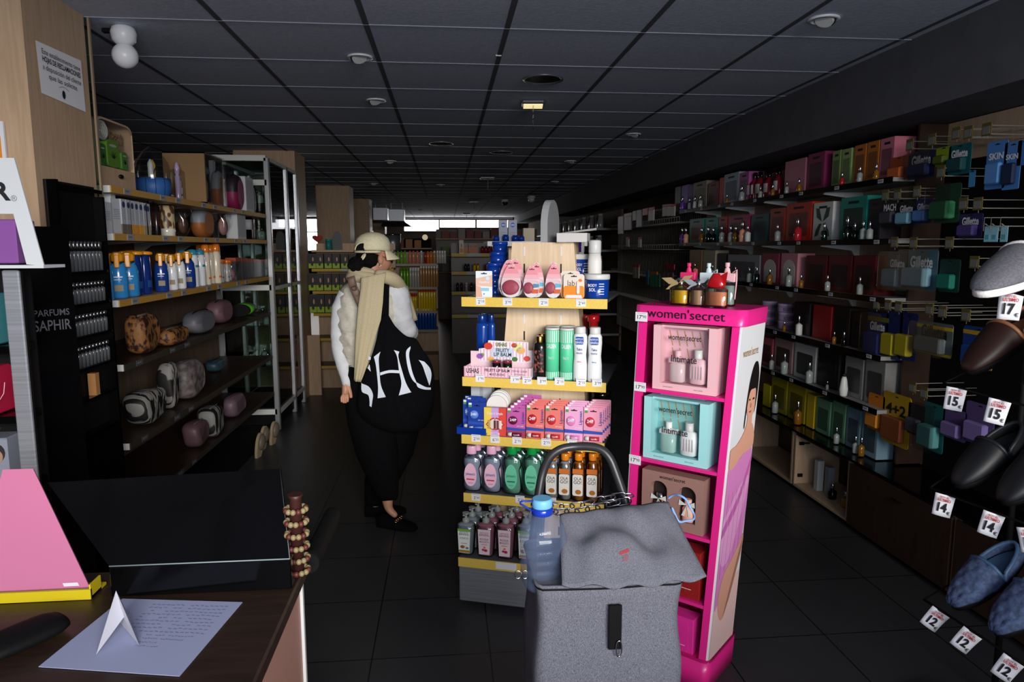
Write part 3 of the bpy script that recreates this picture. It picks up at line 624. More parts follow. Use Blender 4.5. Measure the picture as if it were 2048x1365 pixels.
for i, (v, x0, x1, yt) in enumerate(((.20, 1168, 1206, 630), (.33, 1161, 1182, 630), (.36, 1175, 1205, 628))):
    lo, sc = fit(G, v, GZ[1], x0, x1, yt, .094, .2); CB(lo, GA, 'white conical spray bottle with red head, %s from the front' % ORD[i], 'white sprays with red heads', sc)
BB = Proto(bottle('blue_lotion_bottle', 'bottle', [(.028, 0), (.03, .004), (.03, .14), (.026, .155)], '#12409a/g', '#0e3280/g', sy=.65, capprof=[(.02, .155), (.022, .157), (.022, .18), (.019, .183)]))
for i, (v, x0, x1, yt) in enumerate(((.22, 953, 975, 630), (.22, 976, 990, 630), (.34, 960, 980, 628))):
    lo, sc = fit(G, v, GZ[1], x0, x1, yt, .06, .183); BB(lo, GA, 'dark blue lotion bottle behind the pink tray, %s one' % ('left', 'right', 'rear')[i], 'dark blue lotion bottles', sc)
# --- shelf three
def blue_pack():
    t = balm_pack('#123a9c', '#123a9c', '#5a86d8')(); return t
BP = Proto(blue_pack)
for i, (v, x0, x1, yt) in enumerate(((.02, 936, 972, 806), (.05, 926, 958, 800), (.08, 934, 972, 796), (.11, 930, 966, 793))):
    lo, sc = fit(G, v-.02, GZ[2]+.014, x0, x1, yt, .076, .13); BP(lo, GA, 'dark blue lip balm pack, %s from the front' % ORD[i], 'dark blue lip balm packs', sc)
t = thing('blue_tray', 'blue plastic tray overhanging the left end of the third shelf', 'tray', G.loc(-.02, -.023, GZ[2]+.0045), GA); obj('tray', MB().box(0, .13, 0, .14, .0, .008, '#123a9c/g').box(0, .13, -.002, .0, 0, .03, '#123a9c/g').box(-.002, 0, 0, .14, 0, .03, '#123a9c/g'), t)
def kiss():
    t = T0('lip_kit_box', 'box'); w, h = .085, .11
    g = MB().box(-w/2, -w/6, 0, .02, 0, h, '#f0cf52').box(-w/6, w/6, 0, .02, 0, h, '#c9a4dc').box(w/6, w/2, 0, .02, 0, h, '#e04a3e'); obj('box', g, t)
    ls = [(-w*.42, h*.40), (-w*.2, h*.24), (0, h*.2), (w*.2, h*.24), (w*.42, h*.42), (w*.2, h*.62), (w*.06, h*.66), (0, h*.6), (-w*.06, h*.66), (-w*.2, h*.6)]
    g = MB().prism(ls, -.001, 0, '#c3282e').prism([(x*.86, h*.42+(z-h*.42)*.8) for x, z in ls], -.0014, -.001, '#efe0d0'); obj('lip_window', g, t, 'red lip-shaped window')
    g = MB()
    for i, m in enumerate(('#c9a44a', '#ded8d2', '#5a2a34', '#7a3a44', '#e8e0dc')): g.box(-.026+i*.011, -.018+i*.011, -.004, -.0014, h*.26, h*.56, m)
    obj('lip_pencil', g, t); obj('print', MB().text('Keep it Simple', (0, -.001, h*.8), .014, 'paper_white', w=w*.7, bold=.01).box(-w*.2, w*.2, -.001, 0, h*.03, h*.12, '#e9d6f0').text('CATRICE', (0, -.0015, h*.075), .01, '#6a2a8a', w=w*.3), t); return t
lo, sc = fit(G, -.008, GZ[2], 968, 1012, 817, .085, .11); t = kiss(); t.location = lo; t.scale = sc; t.rotation_euler = (0, 0, GA); tag(t, 'yellow, lilac and red lip kit box with lip-shaped window')
DC = Proto(lambda: (lambda t: (obj('disc', MB().rings([[(r*cos(a), y, .045+r*sin(a)) for a in [k*pi/12 for k in range(24)]] for r, y in ((.045, 0), (.046, .005), (.02, .006))], '#e9e7e4', True), t), t)[1])(T0('cotton_disc', 'cotton disc')))
for i, (v, px, py) in enumerate(((.04, 993, 812), (.055, 997, 806), (.07, 999, 802), (.085, 1001, 800))):
    u, z = G.hit(px, py, v); DC(G.loc(u, v, z-.045), GA, 'round white cotton disc upright behind the lip kit box, %s from the front' % ORD[i], 'white cotton discs')
BPs = [(1013, 1050, 818, '#c25aa8', '#6a1a3e', 6, 'purple berry'), (1052, 1088, 812, '#e8766e', '#b8222a', 4, 'coral strawberry'), (1090, 1127, 813, '#e87a70', '#c8323a', 4, 'peach pink'), (1129, 1166, 815, '#e9a9d2', '#e088c0', 4, 'pale pink'), (1167, 1206, 817, '#ee9cb8', '#c8384c', 5, 'rose pink')]
for x0, x1, yt, c1, ball, n, nm in BPs:
    P_ = Proto(balm_pack(c1, '#a83a58' if n == 6 else c1, ball+'/g'))
    for i in range(n):
        lo, sc = fit(G, -.012, GZ[2], x0, x1, yt, .076, .13); lo = lo+G.n*(.019*i)+Vector((0, 0, .0045*i if nm != 'purple berry' else .008*i))+G.d*(.006*i if nm != 'purple berry' else .010*i)
        P_(lo, GA, '%s lip balm pack on the third shelf, %s from the front' % (nm, ORD[i]), nm+' lip balm packs', sc, (rad(-4), 0, GA))
t = thing('candle_jar', 'yellow candle in a glass jar at the right rear of the third shelf', 'candle', G.loc(.575, .22, GZ[2]+.001), GA)
obj('wax', MB().lathe([(.042, 0), (.045, .01), (.045, .12)], '#e6da8e', 24), t); obj('glass_jar', MB().lathe([(.047, 0), (.049, .01), (.049, .13), (.04, .14)], 'glass_clear', 24), t); obj('lid', MB().lathe([(.045, .14), (.045, .165), (.04, .17)], '#b8b09a/c', 24), t)
CW = Proto(lambda: (lambda t: (obj('carton_box', MB().box(-.028, .028, 0, .05, 0, .2, '#b9bec6'), t), t)[1])(T0('grey_carton', 'carton')))
for i, px in enumerate((956, 973)):
    u, z = G.hit(px, 790, .16); CW(G.loc(u, .145, GZ[2]+.001), GA, 'tall pale grey carton behind the blue packs, %s one' % ('left', 'right')[i], 'tall pale cartons')
# --- shelf four: oils
OILP = [(.024, 0), (.031, .004), (.034, .02), (.032, .05), (.027, .085), (.034, .105), (.03, .125), (.016, .14), (.012, .146)]
def oil(liq, cap, lab, txt, c2):
    return bottle('baby_oil_bottle', 'bottle', OILP, liq, cap, sy=.62, label=None, capprof=[(.0165, .144), (.0175, .146), (.0165, .172), (.015, .175)],
        extra=lambda t: (obj('label', MB().prism([(.022*cos(a), .062+.042*sin(a)*(1.15 if sin(a) > 0 else 1)) for a in [i*pi/10 for i in range(20)]], -.0222, -.0216, lab).text(txt, (0, -.0226, .068), .014, c2, w=.034, bold=.02).box(-.014, .014, -.0226, -.0222, .045, .05, '#c83a5a' if c2 != '#2a7a5a' else '#2a7a5a').text('aceite', (0, -.0226, .034), .007, c2), t),
                         obj('oil', MB().lathe([(r*.92, z+.002) for r, z in OILP[:-2]], 'shine_'+('p' if 'f' in cap[:2] else 'g'), 16, sy=.62), t)))
mat('shine_p', '#c2c8da', .15, trans=.15); mat('shine_g', '#8cc0b4', .15, trans=.15); mat('shine_o', '#c8741e', .12, trans=.5); mat('shine_c', '#9ea6ae', .15, trans=.25); mat('shine_r', '#a86678', .15, trans=.2)
OP = Proto(oil('#e9eef4/c', '#f0b9d6/g', '#f6c4da', "Johnson's", '#2a4aa0')); OG = Proto(oil('#e4f4ec/c', '#149a4a/g', '#6fd0a8', "Johnson's", '#2a7a5a'))
for P_, nm, xs in ((OP, 'pink-capped', (924, 964)), (OG, 'green-capped', (1005, 1045))):
    for i, x in enumerate(xs):
        for k in range(3):
            lo, sc = fit(G, .045, GZ[3], x, x+38, 892, .068, .175, .9); P_(lo+G.n*(.055*k)+G.d*(.006*k), GA, '%s clear baby oil bottle, %s file, %s from the front' % (nm, ('left', 'right')[i], ORD[k]), nm+' baby oil bottles', sc)
SHP = [(.019, 0), (.021, .003), (.022, .015), (.0215, .1), (.018, .12), (.011, .128), (.011, .134)]
OO = [Proto(bottle('shower_oil_bottle', 'bottle', SHP, '#f0efe8/c', '#f08a1e/g', sy=.8, capprof=[(.0125, .133), (.013, .135), (.013, .153), (.011, .156)],
     extra=lambda t, cc=cc: (obj('oil', MB().lathe([(r*.9, z+.002) for r, z in SHP[:-1]], cc, 16, sy=.8), t), obj('label', MB().prism(rrect(.034, .07, .006, 3, 0, .02), -.0196, -.0188, '#ebe9e2').box(-.017, .017, -.0199, -.0196, .092, .108, '#d8742a').text('OLA', (0, -.02, .076), .013, '#44403c', bold=.01).text('GO!', (0, -.02, .064), .015, '#44403c', bold=.01).prism([(.002+.010*cos(a), .033+.008*sin(a)) for a in [i*pi/6 for i in range(12)]], -.0202, -.0199, '#b8702a'), t)))) for cc in ('shine_c', 'shine_o')]
for i, x in enumerate((1091, 1117, 1144, 1172)):
    for k in range(3):
        lo, sc = fit(G, .03, GZ[3], x, x+27, 907 if k else 907, .044, .156); OO[i//2](lo+G.n*(.05*k)+G.d*(.004*k), GA, 'orange-capped shower oil bottle, %s file from the left, %s from the front' % (ORD[i], ORD[k]), 'orange-capped shower oil bottles', sc)
# --- shelf five: pump bottles
PP = [(.026, 0), (.03, .004), (.032, .012), (.038, .115), (.034, .128), (.016, .136), (.013, .14)]
def pump(liq, lab, lines, fruit):
    def ex(t):
        obj('gel', MB().lathe([(r*.9, z+.002) for r, z in PP[:-1]], liq, 16, sy=.7, sq=3), t)
        obj('pump_head', MB().lathe([(.013, .138), (.014, .14), (.013, .155), (.005, .158), (.005, .172), (.013, .174), (.013, .18)], 'liq_clear', 14).box(-.004, .004, -.026, 0, .174, .18, 'liq_clear'), t)
        g = MB().prism([(-.021, .014), (.021, .014), (.025, .118), (-.025, .118)], -.0278, -.0268, lab)
        g.text('INSTITUTO', (0, -.028, .104), .009, lines[2], w=.034, bold=.01).text('ESPAÑOL', (0, -.028, .095), .011, lines[2], w=.04, bold=.02).text(lines[0], (0, -.028, .078), .011, lines[3], w=.034, bold=.01)
        if lines[1]: g.text(lines[1], (0, -.028, .067), .011, lines[3], w=.036, bold=.01)
        g.box(-.012, .012, -.028, -.0278, .055, .057, '#c84a4a')
        for x, z, r, m in fruit: g.prism([(x+r*cos(a), z+r*.8*sin(a)) for a in [i*pi/6 for i in range(12)]], -.0283, -.0279, m)
        if lab == '#eef2ee': g.box(-.025, .025, -.028, -.0276, .108, .118, '#7ab83a').box(-.021, .021, -.028, -.0276, .016, .022, '#d8742a').box(-.021, .021, -.028, -.0276, .022, .026, '#5a9a3a')
        obj('label', g, t)
    return bottle('pump_bottle', 'pump bottle', PP, '#eef2f4/c', None, sy=.7, sq=3, extra=ex)
PC = Proto(pump('shine_c', '#eef2ee', ('COCO', '', '#4a3a30', '#2a3a4a'), [(-.006, .04, .009, '#a8602e'), (.004, .042, .008, '#e9e4da'), (.012, .036, .006, '#6a8a4a')]))
PR = Proto(pump('shine_r', '#ecd9e0', ('ROSA', 'MOSQUETA', '#a83a6a', '#8a3a5a'), [(-.004, .034, .006, '#c8286a'), (.006, .032, .007, '#b8185a'), (.001, .044, .005, '#e07a2a')]))
for i, (x0, x1, P_) in enumerate(((913, 951, PC), (953, 991, PR), (993, 1031, PR), (1033, 1071, PC))):
    for k in range(3):
        lo, sc = fit(G, -.035, GZ[4], x0, x1, 1026, .076, .18); P_(lo+G.n*(.07*k)+G.d*(.007*k), GA, '%s pump bottle, bottom shelf, %s file from left, %s from front' % (('clear coconut', 'pink rosehip')[P_ is PR], ORD[i], ORD[k]), 'pump bottles on the bottom shelf', sc)
# ================================================================== THE PINK PERFUME DISPLAY
DO, DA = (.639, 2.453), -.759
D = Frame(DO, DA)
def dt(z): return (z-.1)/1.18
def dring(z, inset=0, r=.03, n=4):
    t = dt(z); W, dep = .353+.038*t, .253-.03*t; u0 = -.019*t+.021*t; v0 = .089*t
    pts = []
    for qx, qy, a0 in ((W-r-inset, r+inset, -pi/2), (W-r-inset, dep-r-inset, 0), (r+inset, dep-r-inset, pi/2), (r+inset, r+inset, pi)):
        for i in range(n+1): a = a0+i*pi/2/n; pts.append((u0+qx+r*cos(a), v0+qy+r*sin(a), z))
    return pts
def dv(z): return .089*dt(z)
def dw(z): t = dt(z); return .002*t, .353+.038*t+.002*t
mat('hot_pink', '#ea2a8c', .35, coat=.2); mat('deep_pink', '#c4186e', .4)
mat('display_side', '#e6e8ec', .35)
ds = thing('perfume_display', 'tall hot pink cardboard display of boxed perfume sets with a black-lettered crown', 'display stand', (DO[0], DO[1], 0), DA)
# carcass: two posts, two sides, back, shelves
def dquad(g, u0a, u1a, va, vb, z0, z1, m):
    """a slab that leans with the display: u from left edge (negative counts from the right edge)"""
    vs = []
    for z in (z0, z1):
        l, w = dw(z)
        f = lambda u: l+u if u >= 0 else w+u+1e-9
        o = dv(z)
        vs += [(f(u0a), va+o, z), (f(u1a) if u1a != 0 else w, va+o, z), (f(u1a) if u1a != 0 else w, vb+o, z), (f(u0a), vb+o, z)]
    g.add(vs, [(3, 2, 1, 0), (4, 5, 6, 7), (0, 1, 5, 4), (1, 2, 6, 5), (2, 3, 7, 6), (3, 0, 4, 7)], m)
ZT = 1.286
g = MB(); dquad(g, .006, .030, .0, .022, .1, ZT, 'hot_pink'); dquad(g, -.034, -.008, .0, .022, .1, ZT, 'hot_pink'); obj('front_post', g, ds)
g = MB(); dquad(g, .0, .006, .004, .235, .1, ZT, 'display_side'); obj('side_panel', g, ds, 'white left side panel')
g = MB(); dquad(g, -.008, 0, .003, .235, .1, ZT, 'display_side')
# picture of a woman in pink tulle printed on the right side: P(s,z) s across 0..1
def sp(s, z, e=.0012): l, w = dw(z); return (w+e, dv(z)+.004+s*.228, z)
def flat(g, pts, m, e=.0012):
    pts = smooth(pts, 4, True) if m.startswith(('skin', 'hair', 'tulle')) and len(pts) > 5 else pts; P = [sp(max(0, min(1, s)), z, e) for s, z in pts]; g.add(P, [tuple(range(len(P)))], m)
mat('tulle', '#d884c4', .6); mat('tulle_light', '#e6a2d6', .6); mat('tulle_deep', '#c463ac', .6); mat('skin_print', '#d9a088', .6); mat('skin_print_dark', '#a8705c', .6); mat('hair_print', '#15100f', .5); mat('blush_print', '#e8c4c0', .6)
obj('side_panel', g, ds, 'white right side panel')
g = MB()
flat(g, [(0, .10), (1, .10), (1, .36), (0, .33)], 'blush_print')
flat(g, [(0, .33), (.12, .30), (.35, .34), (.8, .42), (.98, .55), (1, .74), (.92, .84), (.62, .82), (.3, .80), (0, .78)], 'tulle', .0016)
flat(g, [(.05, .46), (.4, .45), (.8, .60), (.95, .72), (.55, .70), (.2, .64), (0, .60)], 'tulle_light', .0019)
flat(g, [(.0, .58), (.25, .62), (.6, .68), (.97, .79), (.97, .76), (.6, .64), (.2, .575), (0, .55)], 'tulle_deep', .0021)
for k in range(10): s = .08+k*.085; flat(g, [(s, .40+k*.008), (s+.012, .40+k*.008), (s+.05, .70), (s+.04, .70)], 'tulle_light' if k % 2 else 'tulle_deep', .0023)
flat(g, [(.0, .86), (.25, .87), (.5, .90), (.62, .93), (.85, .92), (1, .87), (.97, .83), (.55, .82), (.2, .79), (0, .80)], 'skin_print', .0025)
flat(g, [(.58, .90), (.82, .90), (.80, 1.0), (.62, 1.0)], 'skin_print', .0027)
flat(g, [(.55, .97), (.62, .955), (.75, .94), (.83, .955), (.9, 1.0), (.88, 1.07), (.58, 1.07), (.52, 1.02)], 'skin_print', .0029)
flat(g, [(.88, .955), (.94, 1.03), (.93, 1.10), (.82, 1.145), (.68, 1.14), (.56, 1.09), (.50, 1.02), (.47, .93), (.50, .92), (.53, 1.0), (.60, 1.045), (.74, 1.05), (.86, 1.04)], 'hair_print', .0032)
flat(g, [(.58, 1.012), (.64, 1.012), (.64, 1.018), (.58, 1.018)], 'hair_print', .0034); flat(g, [(.74, 1.010), (.82, 1.010), (.82, 1.017), (.74, 1.017)], 'hair_print', .0034); flat(g, [(.62, .972), (.75, .972), (.68, .965)], '#8a4048', .0034); flat(g, [(.66, 1.0), (.70, 1.0), (.71, .985), (.66, .984)], 'skin_print_dark', .0034)
flat(g, [(.12, .33), (.2, .26), (.38, .225), (.6, .28), (.95, .43), (.98, .50), (.8, .47), (.5, .43), (.25, .40)], 'skin_print', .0026); flat(g, [(.38, .225), (.6, .28), (.95, .43), (.98, .50), (.6, .33)], 'skin_print_dark', .0028)
m_ = MB().text("women'secret", (0, 0, 0), .042, '#b08a5a', (0, 1, 0), (0, 0, 1), w=.15)
l, w = dw(1.19); g.merge(m_, Matrix.Translation((w+.0016, dv(1.19)+.11, 1.19)))
obj('side_print', g, ds, 'printed side picture of a woman in pink tulle')
g = MB(); dquad(g, .006, -.008, .222, .23, .1, ZT, 'deep_pink'); obj('back_panel', g, ds)
g = MB(); dquad(g, .0061, .010, .022, .225, .1, ZT, 'deep_pink'); dquad(g, -.012, -.0085, .022, .225, .1, ZT, 'deep_pink'); obj('inner_lining', g, ds)
DZ = [D.hit(1436, 797, dv(1.0))[1], D.hit(1423, 945, dv(.75))[1], D.hit(1410, 1080, dv(.5))[1], D.hit(1399, 1211, dv(.3))[1], .10]
for z in DZ[:4]:
    g = MB(); dquad(g, .006, -.008, .002, .225, z-.012, z, 'hot_pink'); obj('shelf', g, ds)
g = MB().rings([dring(z, -.012) for z in (ZT, ZT+.002, ZT+.056)], ['hot_pink'], True, True); g.rings([dring(ZT+.056, -.011), dring(ZT+.0565, -.011)], 'deep_pink', True)
obj('crown', g, ds, 'hot pink crown band with rounded corners')
u0, z0 = D.hit(1295, 625, dv(ZT)-.012); u1, z1 = D.hit(1451, 635, dv(ZT)-.012)
obj('crown_lettering', MB().text("women'secret", ((u0+u1)/2, dv(ZT)-.0135, ZT+.029), .046, 'ink', w=u1-u0, bold=0), ds, "black women'secret lettering")
g = MB().rings([dring(z, -.008) for z in (0.0, .10)], 'hot_pink', True, True); g.rings([dring(.1, -.007), dring(.112, -.009)], 'deep_pink', False); g.tube([(.05, -.0082, .015), (.05, -.0082, .06), (.06, -.0082, .07), (.28, -.0082, .07)], .0012, 'ink', 5)
obj('base', g, ds)
for x, y in ((1283, 634), (1280, 774), (1270, 920)):
    vz = .06
    for _ in range(3): u, z = D.hit(x, y, vz-.003); vz = dv(z)-(.013 if y < 700 else .002)
    g = MB().box(u-.024, u+.024, vz-.0045, vz-.003, z-.017, z+.017, 'paper_white').text("17'", (u-.007, vz-.005, z-.002), .021, 'ink', bold=.01).text('90', (u+.013, vz-.005, z), .015, 'ink').box(u-.018, u+.018, vz-.0049, vz-.0046, z+.012, z+.0128, 'ink_grey')
    obj('price_label', g, ds, "white price label reading 17'90")
def giftset(c, inner, lot, gl, glit=False):
    def f():
        t = T0('perfume_gift_box', 'gift box'); w, h, d = .25, .23, .055; bx = .032; bt = .025
        g = MB().box(-w/2, -w/2+bx, 0, d, 0, h, c).box(w/2-bx, w/2, 0, d, 0, h, c).box(-w/2+bx, w/2-bx, 0, d, 0, bt, c).box(-w/2+bx, w/2-bx, .012, d, h-.008, h, c).box(-w/2+bx, w/2-bx, d-.004, d, bt, h-.008, inner); obj('box', g, t)
        g = MB()
        for i in range(6):
            for j in range(3):
                x = -w/2+bx+.008+i*.03+j*.012; z = h-.02-j*.062
                if x < w/2-bx-.014: g.quad((x, d-.005, z), (x+.004, d-.005, z), (x+.018, d-.005, z-.055), (x+.014, d-.005, z-.055), '#b89a6a')
        obj('liner_pattern', g, t)
        b = MB().lathe([(.026, .03), (.029, .034), (.029, .095), (.02, .1)], gl, 16, (-.035, .026, 0), 1, .7, 4).box(-.066, -.004, .008, .044, .098, .115, lot, .002).lathe([(.011, .115), (.012, .118), (.012, .142)], lot, 14, (-.035, .026, 0)); obj('perfume_bottle', b, t)
        b = MB().lathe([(.024, .03), (.031, .035), (.033, .09), (.029, .115), (.013, .12)], lot, 16, (.045, .026, 0), 1, .6, 3).lathe([(.015, .12), (.0155, .122), (.0155, .15)], 'shelf_white', 16, (.045, .026, 0))
        for k in range(5): x = .024+k*.0105; b.quad((x, .004, .05), (x+.004, .0045, .05), (x+.002, .0035, .095), (x, .0035, .095), '#c9bcc0')
        obj('lotion_bottle', b, t)
        obj('window_film', MB().box(-w/2+bx, w/2-bx, -.0012, -.0004, bt, h, 'film_thin'), t)
        g = MB().text("women'secret", (0, -.002, h*.83), .028, 'ink', w=.13, bold=.01).text('Intimate', (.0, -.002, h*.5), .034, 'ink', w=.1, bold=.005).text('EAU DE TOILETTE', (-.06, -.0015, .012), .005, 'ink_grey').text('BODY LOTION', (.06, -.0015, .012), .005, 'ink_grey'); obj('print', g, t); return t
    return f
lab = ['pale pink perfume gift box, top level of pink display', 'mint blue perfume gift box, second level of pink display']
for j, (x0, x1, yt, c, inner, lot, gl) in enumerate(((1307, 1436, 655, '#eebcc4', '#e8bcc6', '#f0c4cc', 'gift_glass'), (1288, 1418, 802, '#a4e0e2', '#8ac6c4', '#f2f6f6', 'gift_glass_mint'))):
    P_ = Proto(giftset(c, inner, lot, gl)); z = DZ[j]
    for k in range(2):
        lo, sc = fit(D, dv(z)+.012, z, x0, x1, yt, .25, .23); lo = lo+D.n*(.06*k)
        P_(lo, DA, lab[j]+(', hidden behind its twin' if k else ''), None if k == 0 else None, sc)
noisy('glitter_rose', '#8a625c', '#b08a80', (600, 600, 600), 2, .4); noisy('glitter_red', '#7a1a1e', '#b02a2a', (600, 600, 600), 2, .35)
def arched():
    t = T0('perfume_gift_box', 'gift box'); w, h, d = .25, .235, .055
    g = MB().box(-w/2, w/2, .03, d, 0, h, 'glitter_rose')
    # front board with two arched openings
    for x0, x1 in ((-w/2, -.09), (-.02, .025), (.095, w/2)): g.box(x0, x1, 0, .03, 0, h, 'glitter_rose')
    for cx in (-.055, .06):
        pts = [(cx-.035, .16)]+[(cx+.035*cos(a), .16+.035*sin(a)) for a in [pi-i*pi/10 for i in range(11)]]+[(cx+.035, h), (cx-.035, h)]
        g.prism(pts[::-1], 0, .03, 'glitter_rose'); g.box(cx-.035, cx+.035, 0, .03, 0, .04, 'glitter_rose'); g.box(cx-.0349, cx+.0349, .029, .03, .04, .195, '#2c2220')
    obj('box', g, t)
    for nm, cx, m in (('perfume_bottle', -.055, 'amber_liquid'), ('lotion_bottle', .06, '#e8a890')):
        b = MB().lathe([(.02, .042), (.023, .046), (.023, .1), (.014, .11)], m, 14, (cx, .014, 0), 1, .55).lathe([(.013, .11), (.014, .112), (.014, .14)], 'chrome' if nm[0] == 'p' else '#e9b0a0', 14, (cx, .014, 0), 1, .7); obj(nm, b, t)
        r = MB()
        for s in (-1, 1): r.prism([(cx, .118), (cx+s*.03, .135), (cx+s*.032, .112)], -.001, .001, 'shelf_white').prism([(cx, .118), (cx+s*.02, .07), (cx+s*.008, .068)], -.001, .001, 'shelf_white')
        obj('ribbon_bow', r, t)
    obj('print', MB().text("women'secret", (0, -.001, h*.915), .022, 'ink', w=.105, bold=.01), t); return t
z = DZ[2]; lo, sc = fit(D, dv(z)+.012, z, 1284, 1409, 951, .25, .235); t = arched(); t.location = lo; t.scale = sc; t.rotation_euler = (0, 0, DA); tag(t, 'rose glitter gift box with two arched windows and white bows')
def plainbox(c, name='perfume_gift_box'):
    def f():
        t = T0(name, 'gift box'); w, h, d = .25, .2, .055; obj('box', MB().box(-w/2, w/2, 0, d, 0, h, c, .002), t); obj('lid_panel', MB().box(-w*.42, w*.42, -.001, 0, h*.12, h*.9, c).box(-w*.38, w*.38, -.0015, -.001, h*.2, h*.21, 'paper_white'), t); return t
    return f
for j, (x0, x1, yt, c, l, dep) in enumerate(((1268, 1402, 1092, 'glitter_red', 'dark red glitter gift box on the fourth level behind the trolley', 1.5), (1262, 1388, 1222, '#e8309a', 'bright magenta gift box on the bottom level of the pink display', 1.2))):
    z = DZ[3+j]; lo, sc = fit(D, dv(z)+.016, z, x0, x1, yt, .25, .2); t = plainbox(c)(); t.location = lo; t.scale = (sc[0], dep, sc[2]); t.rotation_euler = (0, 0, DA); tag(t, l)
# testers on the crown
TZ = ZT+.0565
def tester(liq, w, h, capf):
    def f():
        t = T0('perfume_tester', 'perfume bottle'); obj('glass', MB().lathe([(w*.48, 0), (w*.5, .002), (w*.5, h), (w*.3, h+.004), (.006, h+.006)], 'glass_clear', 16, sq=3.2), t)
        obj('perfume', MB().lathe([(w*.45, .003), (w*.46, .004), (w*.46, h*.88)], liq, 16, sq=3.2), t); capf(t, w, h); return t
    return f
def flat_cap(c):
    def f(t, w, h): obj('cap', MB().box(-w*.52, w*.52, -w*.3, w*.3, h+.001, h+.016, c, .001).lathe([(w*.2, h+.016), (w*.14, h+.024), (w*.07, h+.026), (.004, h+.027), (.004, h+.034)], c, 12), t); obj('ribbon_loop', MB().tube([(w*.3, 0, h+.017), (w*.55, 0, h+.022), (w*.6, -.005, h+.004), (w*.55, -.008, h*.3)], .0012, c, 5), t)
    return f
def leaf_cap(c):
    def f(t, w, h):
        obj('cap', MB().lathe([(.007, h), (.007, h+.012), (.004, h+.016)], 'chrome', 10), t)
        g = MB()
        for a, L in ((2.9, .03), (.5, .026), (3.6, .024)): g.prism([(0, 0), (L*.5, L*.2), (L, 0), (L*.5, -L*.16)], -.001, .001, c).xf(Matrix.Translation((0, -.006, h+.008)) @ Matrix.Rotation(-a, 4, 'Y'), len(g.v)) if False else g.merge(MB().prism([(0, 0), (L*.5, L*.2), (L, 0), (L*.5, -L*.16)], -.001, .001, c), Matrix.Translation((0, -.006, h+.008)) @ Matrix.Rotation(-a, 4, 'Y'))
        obj('leaf_ornament', g, t)
    return f
def red_cap(t, w, h): obj('cap', MB().lathe([(w*.34, h+.001), (w*.4, h+.006), (w*.3, h+.012), (.004, h+.02)], '#a8141c/g', 14).prism([(.0, h+.014), (.014, h+.022), (.012, h+.006)], -.002, .002, '#a8141c/g'), t)
for x0, x1, yt, v, liq, cap, l, hh in ((1341, 1377, 577, .06, 'liq_amber', leaf_cap('#a89468'), 'amber perfume tester with bronze leaf ornament', .055), (1381, 1411, 577, .05, 'liq_peach', leaf_cap('#9aa0a8'), 'peach perfume tester with silver leaf ornament', .055), (1408, 1455, 580, .03, 'liq_coral', red_cap, 'wide coral perfume tester with red sculpted cap', .055),
        (1362, 1391, 562, .14, 'liq_red', flat_cap('#e0306e'), 'red perfume tester with bright pink square cap', .075), (1401, 1431, 563, .13, 'liq_clear', flat_cap('#cfe4ea'), 'clear perfume tester with pale blue square cap', .075), (1436, 1470, 566, .12, 'liq_clear', flat_cap('#e8b4bc'), 'clear perfume tester with pale pink square cap', .075)):
    vz = dv(TZ)+v; u0, _ = D.hit(x0, 590, vz); u1, _ = D.hit(x1, 590, vz); _, zt = D.hit((x0+x1)/2, yt, vz); k = (u1-u0)/.03
    t = tester(liq, .03, (zt-TZ)/k, cap)(); t.location = D.loc((u0+u1)/2, vz, TZ+.001); t.rotation_euler = (0, 0, DA); t.scale = (k, min(k, 1.3), k); tag(t, l+' on the pink display', group='perfume testers on the pink display')
# ================================================================== SHOPPING TROLLEY
def sheet(fn, nu, nv, th, m):
    """a cloth sheet with real thickness: fn(u,v) -> Vector"""
    g = MB(); A = [[Vector(fn(i/nu, j/nv)) for i in range(nu+1)] for j in range(nv+1)]; N_ = []
    for j in range(nv+1):
        row = []
        for i in range(nu+1):
            a = A[j][min(i+1, nu)]-A[j][max(i-1, 0)]; b = A[min(j+1, nv)][i]-A[max(j-1, 0)][i]; n = a.cross(b); row.append(n.normalized() if n.length > 1e-9 else Vector((0, 0, 1)))
        N_.append(row)
    top = [tuple(A[j][i]+N_[j][i]*th/2) for j in range(nv+1) for i in range(nu+1)]; bot = [tuple(A[j][i]-N_[j][i]*th/2) for j in range(nv+1) for i in range(nu+1)]
    K = nu+1; off = len(top); fs = []
    for j in range(nv):
        for i in range(nu): a = j*K+i; fs += [(a, a+1, a+K+1, a+K), (off+a+K, off+a+K+1, off+a+1, off+a)]
    for i in range(nu): fs += [(i, off+i, off+i+1, i+1), (nv*K+i+1, off+nv*K+i+1, off+nv*K+i, nv*K+i)]
    for j in range(nv): fs += [(j*K, (j+1)*K, off+(j+1)*K, off+j*K), (j*K+nu, off+j*K+nu, off+(j+1)*K+nu, (j+1)*K+nu)]
    return g.add(top+bot, fs, m, True)
TZ0 = .845
tA = onz(1074, 1180, TZ0); tB = onz(1373, 1165, TZ0)
TR = thing('shopping_trolley', 'grey heather fabric shopping trolley with a black tube handle', 'shopping trolley', (0, 0, 0))
